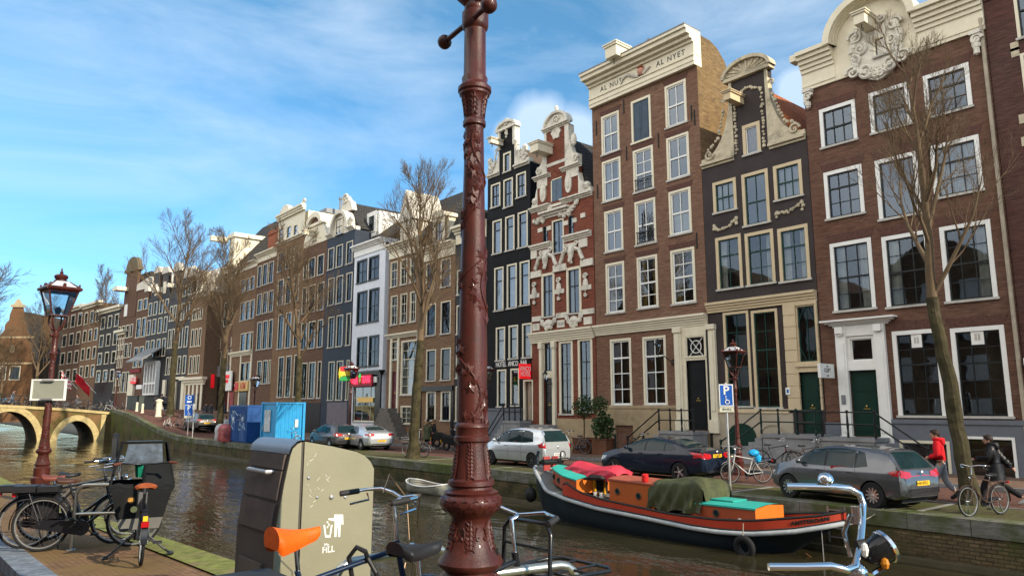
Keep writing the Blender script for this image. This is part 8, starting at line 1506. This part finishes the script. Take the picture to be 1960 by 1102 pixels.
b=MB(); b.tube([(.75,.05,.28),(.72,.3,.05),(.68,.36,.015)],.013,6); b.tube([(.75,-.05,.28),(.72,-.3,.05),(.68,-.36,.015)],.013,6); b.box(.6,.74,.33,.4,0,.02); b.box(.6,.74,-.4,-.33,0,.02); b.build('kickstand',FBLK,kb); b=MB(); b.tube([(.42,-.15,.2),(.42,.15,.36)],.012,6); b.box(.36,.48,-.24,-.14,.18,.2); b.box(.36,.48,.14,.24,.35,.37); b.build('crank',GRIP,kb)
# far bank
pt=onZ(1862,990); far1=bicycle('old rusty brown bicycle leaning on the nearest bare tree',(-6.43,19.5,.005),radians(254),M('rusty brown enamel',(.09,.05,.035),.5,var=.4,vs=5),SADB,spokes=20)
pq=onZ(1425,925); far2=bicycle('white bicycle with blue plastic over its saddle beside the parking sign',(pq.x,pq.y+.15,.005),-2.2,FWHT,SADB,spokes=20); b=MB(); rnd=random.Random(4); b.ball((-.28,0,.98),.16,12,0,(1.2,.8,.6)); b.ball((-.4,.05,.8),.13,10,0,(.8,.7,1.1))
for i,v in enumerate(b.v):b.v[i]=(v[0]+rnd.uniform(-.025,.025),v[1]+rnd.uniform(-.025,.025),v[2]+rnd.uniform(-.025,.025))
b.build('saddle_cover',M('sky blue plastic',(.02,.38,.75),.35,var=.2),far2,smooth=40)
G2='parked bicycles'
def fb(src,label,px,Y_,rz,dz=0.,sc=None):p=onY(px,800,Y_); return dup(src,label,(p.x,Y_,zs(p.x)+dz+(.13 if Y_>25.4 else .005)),rz,G2,sc)
dark=bicycle('dark bicycle standing against the stone stoop of the plum house',(onY(1480,800,26.3).x,26.3,.135),.35,FBLK,SADB,spokes=16)
fb(far1,'bicycle half hidden behind the nose of the grey hatchback',1545,26.6,.2); fb(dark,'red lit bicycle between the dark saloon and the sign pole',1392,21.9,2.2); grey=bicycle('grey bicycle with pale tyres leaning on the wooden planter',(onY(1100,800,26.9).x,26.9,.135),pi+.4,FGRY,SADB,spokes=16); fb(dark,'dark bicycle leaning on the railing of the motto frieze house',1225,26.8,.1)
bk=bicycle('bicycle with wire basket leaning on the green tree trunk',(onY(797,800,20.4).x,20.4,.005),pi+.35,FGRY,SADB,spokes=16,basket=True); wht=bicycle('white bicycle leaning at the container beside the tree trunk',(onY(560,800,20.0).x,20.0,.005),.3,FWHT,SADB,spokes=16)
fb(wht,'white bicycle lying askew at the rising quay edge',322,19.6,2.5); fb(dark,'dark bicycle behind the white one at the rising quay edge',312,20.3,2.9); fb(grey,'grey bicycle next to the blue parking sign',345,20.6,.4); fb(dark,'dark bicycle among the people at the far corner',300,22.5,.1); fb(dark,'dark bicycle by the steps left of the red neon sign',640,26.9,.2)
for k,(y_,rz,src,lab)in enumerate(((19.6,HY,dark,'dark bicycle at the bridge end nearest the grey cabinet'),(18.7,-HY,wht,'white bicycle with raised front at the bridge end'),(17.4,HY,grey,'grey bicycle on the bridge behind the dark scooters'),(16.2,HY+.3,dark,'dark bicycle on the bridge right of the walker'),(15.0,HY,bk,'basket bicycle on the bridge beside the walker'),(13.9,-HY,grey,'grey bicycle on the bridge close to the sign back'),(10.2,HY,dark,'dark bicycle on the bridge behind the near street lamp'),(7.6,-HY,wht,'pale bicycle on the bridge at the left edge'))):dup(src,lab,(BX-.8,y_,interp(y_,top)-.1),rz,G2)
blu=bicycle('light blue bicycle on the bridge left of the sign back',(BX-.8,9.0,interp(9.0,top)-.1),HY+.4,M('light blue enamel',(.05,.35,.65),.4),SADB,spokes=12)
# scooters and motorcycle by the brown brick house
def motorcycle(label,px,Y_,rz,colr,n='motor_scooter'):
 p=onY(px,800,Y_); t=thing(n,label,'scooter',(p.x,Y_,zs(p.x)+.01),rz,'parked scooters'); [(lambda x:(MB().torus((x,0,.27),.2,.075,'y',22,8).build('wheel',RUB,t,smooth=60)))(x)for x in(-.62,.66)]; b=MB(); b.prism([(-.75,.45),(-.1,.30),(.3,.28),(.34,.36),(0,.40),(-.1,.68),(-.85,.82),(-.9,.62)],-.17,.17,'y'); b.prism([(.3,.3),(.42,.3),(.62,1.0),(.5,1.02)],-.2,.2,'y'); b.prism([(.45,.52),(.85,.5),(.8,.58),(.5,.62)],-.09,.09,'y'); b.build('fairing',colr,t); b=MB(); b.prism([(-.8,.80),(-.1,.69),(0,.76),(-.3,.85),(-.8,.92)],-.15,.15,'y'); b.build('seat',SADB,t); b=MB(); b.tube([(.66,.0,.27),(.5,0,1.05)],.03,6); b.tube([(.36,-.33,1.08),(.5,-.12,1.07),(.5,.12,1.07),(.36,.33,1.08)],.016,6); b.ball((.58,0,.92),.09,8); b.tube([(.45,.2,1.08),(.42,.32,1.24)],.008,5); b.ball((.42,.34,1.27),.05,8); b.build('handlebar',CHR,t); b=MB(); b.box(-.99,-.97,-.09,.09,.45,.62); b.build('number_plate',PLY,t); b=MB(); b.box(-.93,-.89,-.1,.1,.68,.76); b.build('tail_light',TAIL,t); return t
sc1=motorcycle('black motor scooter with yellow plate by the big lamp post',872,25.0,.35,FBLK); dup(sc1,'black motor scooter between the couple and another scooter',(sc1.location.x-1.3,25.3,.14),.6); motorcycle('scooter with pale shield behind the green tree trunk',796,25.6,2.4,FWHT)
t=motorcycle('scooter at the end of the bridge',205,20.8,2.0,FBLK)
# ================================================================ people
SKIN=M('skin',(.48,.27,.19),.55,var=.08); HAIRD=M('dark brown hair',(.028,.016,.011),.6,bmp=.5,bs=60)
def skin_mesh(V,E_,R_,sub=2):
 me=bpy.data.meshes.new('body'); me.from_pydata(V,E_,[]); o=bpy.data.objects.new('tmp',me); COL.objects.link(o); md=o.modifiers.new('k','SKIN'); md.use_smooth_shade=True; sv=me.skin_vertices[0].data
 for i,r_ in enumerate(R_):sv[i].radius=r_ if isinstance(r_,tuple)else(r_,r_)
 sv[0].use_root=True; o.modifiers.new('s','SUBSURF').levels=sub; return baked(o)
def person(label,loc,rz,J,mats,coat=None,hood=False,hair=HAIRD,extras=None,grp=None,puffer=False,scale=1.,hairlong=False,detail=True):
 """J: joints x forward, y left, z up"""
 t=thing('person',label,'person',loc,rz,grp,scale); g=lambda k:Vector(J[k]); pel,ch,nk,hd=g('pel'),g('chest'),g('neck'),g('head'); V=[pel,(pel+ch)/2,ch,nk,nk+(hd-nk)*.45]; R_=[(.15,.12),(.135,.105),(.165,.115),.06,.055]; E_=[(0,1),(1,2),(2,3),(3,4)]
 def limb(root,pts,rr):
  i=root
  for p,r_ in zip(pts,rr):V.append(Vector(p)); R_.append(r_); E_.append((i,len(V)-1)); i=len(V)-1
 arm=(.055,.045,.038,.03); leg=(.085,.062,.05,.038)
 for s in 'lr':
  sh,el,wr=g('sh'+s),g('el'+s),g('wr'+s); limb(2,[sh,(sh+el)/2,el,(el+wr)/2,wr],(.058,.05,.042,.038,.028)); hp_,kn,an=g('hip'+s),g('kn'+s),g('an'+s); limb(0,[hp_,(hp_+kn)/2,kn,(kn+an)/2,an,g('toe'+s)],(.09,.08,.06,.058,.042,.035))
 for v in V:v=Vector(v)
 me=skin_mesh([tuple(v)for v in V],E_,R_);
 # head, face, ears and fingers join the body mesh
 import bmesh; b=MB(); fx=Vector(J.get('face',(1,0,0))).normalized(); yw=atan2(fx.y,fx.x); Hm=Matrix.Translation(hd)@Matrix.Rotation(yw,4,'Z'); b.T=Hm; b.ball((0,0,0),.1,16,0,(1.02,.78,1.18)); b.ball((.03,0,-.06),.068,12,0,(.95,.85,.85)); b.ball((.112,0,-.02),.018,8,0,(1,.7,1.5)); [b.ball((-.0,s*.078,-.015),.022,8,0,(.8,.4,1.3))for s in(1,-1)]; b.ball((.092,0,-.068),.018,8,0,(.7,1.4,.45)); b.T=None
 for s in 'lr':
  wr=g('wr'+s); el=g('el'+s); d=(wr-el).normalized(); u,v=frame_of(d); b.ball(wr+d*.05,.038,10,0,(1,1,1.1))
  for i in range(4):o_=u*(-.027+.018*i); ln=(.06,.07,.066,.052)[i]; b.tube([wr+d*.07+o_,wr+d*(.07+ln*.6)+o_+v*.008,wr+d*(.07+ln)+o_+v*.03],[.009,.008,.006],5)
  b.tube([wr+d*.03-u*.03,wr+d*.06-u*.05,wr+d*.085-u*.045+v*.01],[.011,.01,.007],5)
 m2=bpy.data.meshes.new('h'); m2.from_pydata(b.v,[],b.f); q_=bmesh.new(); q_.from_mesh(me); q_.from_mesh(m2); bmesh.ops.recalc_face_normals(q_,faces=q_.faces); [setattr(f,'smooth',True)for f in q_.faces]; q_.to_mesh(me); q_.free(); me.materials.clear(); me.materials.append(SKIN); link(me,'body',t)
 if detail:k=MB(); k.T=Hm; [k.ball((.088,s*.034,.008),.011,6,0,(.6,1,.7))for s in(1,-1)]; [k.tube([(.09,s*.018,.03),(.092,s*.035,.036),(.084,s*.055,.03)],.005,4)for s in(1,-1)]; k.build('eyes',HAIRD,t)
 k=MB(); k.T=Hm; k.ball((-.018,0,.03),.112,14,0,(1.0,.84,1.02)); k.ball((.05,0,.09),.05,10,0,(1.2,1.3,.7))
 if hairlong:k.ball((-.06,0,-.1),.09,10,0,(.8,1.0,1.6))
 k.v=[v if True else v for v in k.v]; k.build('hair',hair,t,smooth=60)
 # clothing: sleeves and trunk, trousers, shoes
 jm,tm,sm=mats; ex=.035 if not puffer else .06; V=[pel+Vector((0,0,-.06)),(pel+ch)/2,ch,nk-Vector((0,0,.02))]; R_=[(.185,.15),(.175+ex*.3,.15),(.185,.145+ex*.3),.085]; E_=[(0,1),(1,2),(2,3)]
 for s in 'lr':sh,el,wr=g('sh'+s),g('el'+s),g('wr'+s); limb(2,[sh,(sh+el)/2,el,(el+wr)/2,wr],tuple(a+ex*.8 for a in(.062,.056,.05,.045,.034)))
 me=skin_mesh([tuple(v)for v in V],E_,R_)
 if puffer:
  for v in me.vertices:n_=v.normal; v.co+=n_*.016*sin(v.co.z*75)
 me.materials.clear(); me.materials.append(jm); link(me,'jacket',t)
 if coat:
  k=MB(); P=[]
  for i in range(8):f=i/7; z=pel.z+.08-coat*f; rr=.2+.06*f; P.append([(pel.x+rr*.85*cos(a)+.015*sin(a*7+i),pel.y+rr*sin(a),z)for a in[2*pi*j/20 for j in range(21)]])
  k.grid(P); k.build('coat_skirt',jm,t,smooth=60)
 V=[pel+Vector((0,0,.05)),pel+Vector((0,0,-.04))]; R_=[(.165,.135),(.16,.13)]; E_=[(0,1)]
 for s in 'lr':hp_,kn,an=g('hip'+s),g('kn'+s),g('an'+s); limb(1,[hp_,(hp_+kn)/2,kn,(kn+an)/2,an+(kn-an).normalized()*.06],(.105,.098,.082,.078,.066))
 me=skin_mesh([tuple(v)for v in V],E_,R_); me.materials.clear(); me.materials.append(tm); link(me,'trousers',t)
 for s in 'lr':
  an,to=g('an'+s),g('toe'+s); d=(to-an); k=MB(); k.tube([an+Vector((0,0,.05))-d*.2,an-d*.1-Vector((0,0,.02)),an+d*.5-Vector((0,0,.02)),to,to+d*.15],[.048,.058,.052,.045,.02],8); k.build('shoe',sm,t,smooth=60)
 if hood:k=MB(); k.T=Matrix.Translation(nk); k.torus((-.035,0,.02),.10,.05,'z',18,8); k.ball((-.11,0,-.03),.10,10,0,(.8,1.2,1.1)); k.build('hood',jm if hood is True else hood,t,smooth=60)
 return t
def walk(a=.3,arm=(.25,-.2),fold=False):return dict(pel=(0,0,.95),chest=(.03,0,1.3),neck=(.04,0,1.5),head=(.08,0,1.64),shl=(.03,.19,1.42),shr=(.03,-.19,1.42),ell=(.03+arm[0]*.5,.25,1.14),elr=(.03+arm[1]*.5,-.25,1.14),wrl=(.08+arm[0]*1.2,.22,.95),wrr=(.08+arm[1]*1.2,-.22,.93),hipl=(0,.095,.9),hipr=(0,-.095,.9),knl=(a*.62,.1,.50),knr=(-a*.25,-.1,.49),anl=(a*.85,.1,.085),anr=(-a*1.35,-.1,.17),toel=(a*.85+.16,.11,.03),toer=(-a*1.35+.13,-.11,.05),face=(1,.2,0))
REDH=M('red hoodie cloth',(.62,.012,.02),.85,var=.2,vs=5,bmp=.3,bs=25); JOG=M('grey jogging cloth',(.27,.28,.30),.9,var=.3,vs=4,bmp=.3,bs=14); SHOE=M('dark shoe',(.025,.025,.028),.6); PUFF=M('glossy black puffer',(.010,.010,.012),.42,var=.3,vs=4,bmp=.3,bs=12); TRB=M('black trousers',(.012,.012,.014),.85,var=.2); PARK=M('olive parka',(.075,.085,.045),.85,var=.3,vs=4); FUR=M('tan fur trim',(.34,.2,.09),.95,var=.5,vs=20,bmp=.8,bs=60)
pr=onZ(1807,956); J=walk(.22,(.12,.18)); J.update(wrl=(.24,.17,1.06),wrr=(.26,-.12,1.06),ell=(.02,.27,1.13),elr=(.02,-.27,1.13),face=(1,.5,0)); t=person('man in red hoodie and grey joggers walking left beside the grey hatchback',(pr.x,pr.y,.0),pi+.25,J,(REDH,JOG,SHOE),hood=True,scale=1.05); b=MB(); b.box(.12,.24,-.10,.16,.93,1.08); b.tube([(.17,-.1,1.0),(.0,-.2,1.02),(-.16,0,1.03),(.0,.2,1.02),(.17,.16,1.0)],.012,5); tag(b.build('waist_bag',SADB,None,loc=t.location,rot=t.rotation_euler),'black waist bag worn by the man in the red hoodie','bag')
pk=onZ(1912,965); J=walk(.42,(.3,-.35)); J.update(wrl=(.42,.1,1.12),ell=(.12,.26,1.14),face=(1,.35,0),head=(.1,0,1.62)); t=person('person in shiny black puffer jacket striding left holding a white phone',(pk.x,pk.y,.0),pi+.2,J,(PUFF,TRB,M('white trainers',(.55,.55,.53),.6)),hood=True,puffer=True,coat=.45); b=MB(); b.box(.46,.60,.06,.14,1.10,1.12); tag(b.build('phone',W_WHITE,None,loc=t.location,rot=t.rotation_euler),'white phone held by the person in the black puffer','phone')
stand=walk(.05,(.05,.05)); stand.update(anr=(-.05,-.1,.085),toer=(.1,-.11,.03),knr=(0,-.1,.5))
p=onY(818,800,24.6); person('person in long olive parka with tan fur hood, back turned',(p.x,24.6,.0),HY+.3,stand,(PARK,TRB,MATS['white trainers']),hood=FUR,coat=.45,hairlong=True,scale=1.04); p=onY(829,800,24.9); person('person in dark coat with light brown hair beside the olive parka',(p.x,24.9,.0),HY-.2,stand,(M('dark coat',(.02,.02,.025),.8),TRB,MATS['white trainers']),hood=FUR,hair=M('light brown hair',(.2,.11,.05),.7),hairlong=True)
DK=MATS['dark coat']; GRYC=M('grey coat',(.09,.09,.10),.8); WHC=M('white shirt',(.55,.56,.58),.8); JEAN=M('pale jeans',(.25,.33,.42),.85)
base_p=person('walker in grey coat by the doorway of the corner house',(onY(392,800,24.5).x,24.5,zs(onY(392,800,24.5).x)),.3,walk(.3),(GRYC,TRB,SHOE),coat=.3,grp='passers-by far along the quay',detail=False)
p2=person('person in white top and pale jeans at the fence by the tree',(onY(433,800,21.5).x,21.5,0.),-.8,stand,(WHC,JEAN,SHOE),grp='passers-by far along the quay',detail=False)
GP='passers-by far along the quay'
for lab,px,Y_,rz,s_ in(('dark dressed walker right behind the one in grey',402,25,.4,base_p),('passer-by in front of the cream shop pilasters',308,23.5,3.4,base_p),('passer-by close to the wide bare tree trunk',315,24.5,2.9,base_p),('walker under the white canopy',296,24.,3.,base_p),('shopper under the yellow money sign',466,27.4,1.2,p2)):p=onY(px,800,Y_); dup(s_,lab,(p.x,Y_,zs(p.x)),rz,GP)
for lab,y_,rz,s_ in(('walker in grey coat on the bridge below the checked flag',15.6,-HY,base_p),('dark haired person on the bridge above the light blue bicycle',9.5,HY,base_p),('person in pale top at the left edge of the bridge',7.1,-HY,p2)):dup(s_,lab,(BX-1.8,y_,interp(y_,top)-.12),rz,GP)
# cabinet and low posts at the bridge end
b=MB(); b.box(-.9,.9,-.4,.4,0,1.55); b.box(-.95,.95,-.45,.45,1.55,1.65); o=b.build('street_cabinet',M('grey green cabinet',(.07,.085,.08),.6),None,loc=(-90.8,20.6,2.15),rot=(0,0,.4)); tag(o,'grey green metal cabinet at the end of the bridge','cabinet'); b=MB(); b.box(-.85,-.02,-.43,-.402,.1,1.5); b.box(.02,.85,-.43,-.402,.1,1.5); b.build('door',MATS['grey green cabinet'],o)
for k in range(2):b=MB(); b.lathe([(.16,0),(.16,.1),(.12,.15),(.11,.8),(.14,.85),(.1,.95),(.02,1.0)],10); p=onY(262+k*11,780,20.2); tag(b.build('bollard',W_CREAM,None,loc=(p.x,20.2,zs(p.x))),('cream street post at the top of the quay slope','cream street post just right of its twin')[k],'bollard')
b=MB(); b.lathe([(.32,0),(.32,.1),(.27,.15),(.27,1.5),(.36,1.55),(.36,1.7),(.1,1.8)],12); p=onY(304,780,20.8); tag(b.build('advertising_post',W_CREAM,None,loc=(p.x,20.8,zs(p.x))),'thick cream round post by the wide bare tree','post')
# chain posts in front of the sandstone plinth
for k,px in enumerate((1178,1232)):p=onY(px,860,27.7); b=MB(); b.lathe([(.08,0),(.08,.2),(.05,.25),(.05,.9),(.07,.95),(.03,1.05)],8); tag(b.build('chain_post',IRON,None,loc=(p.x,27.7,.13)),('iron post with hanging chain beside the planter','iron post in front of the basement door')[k],'post')
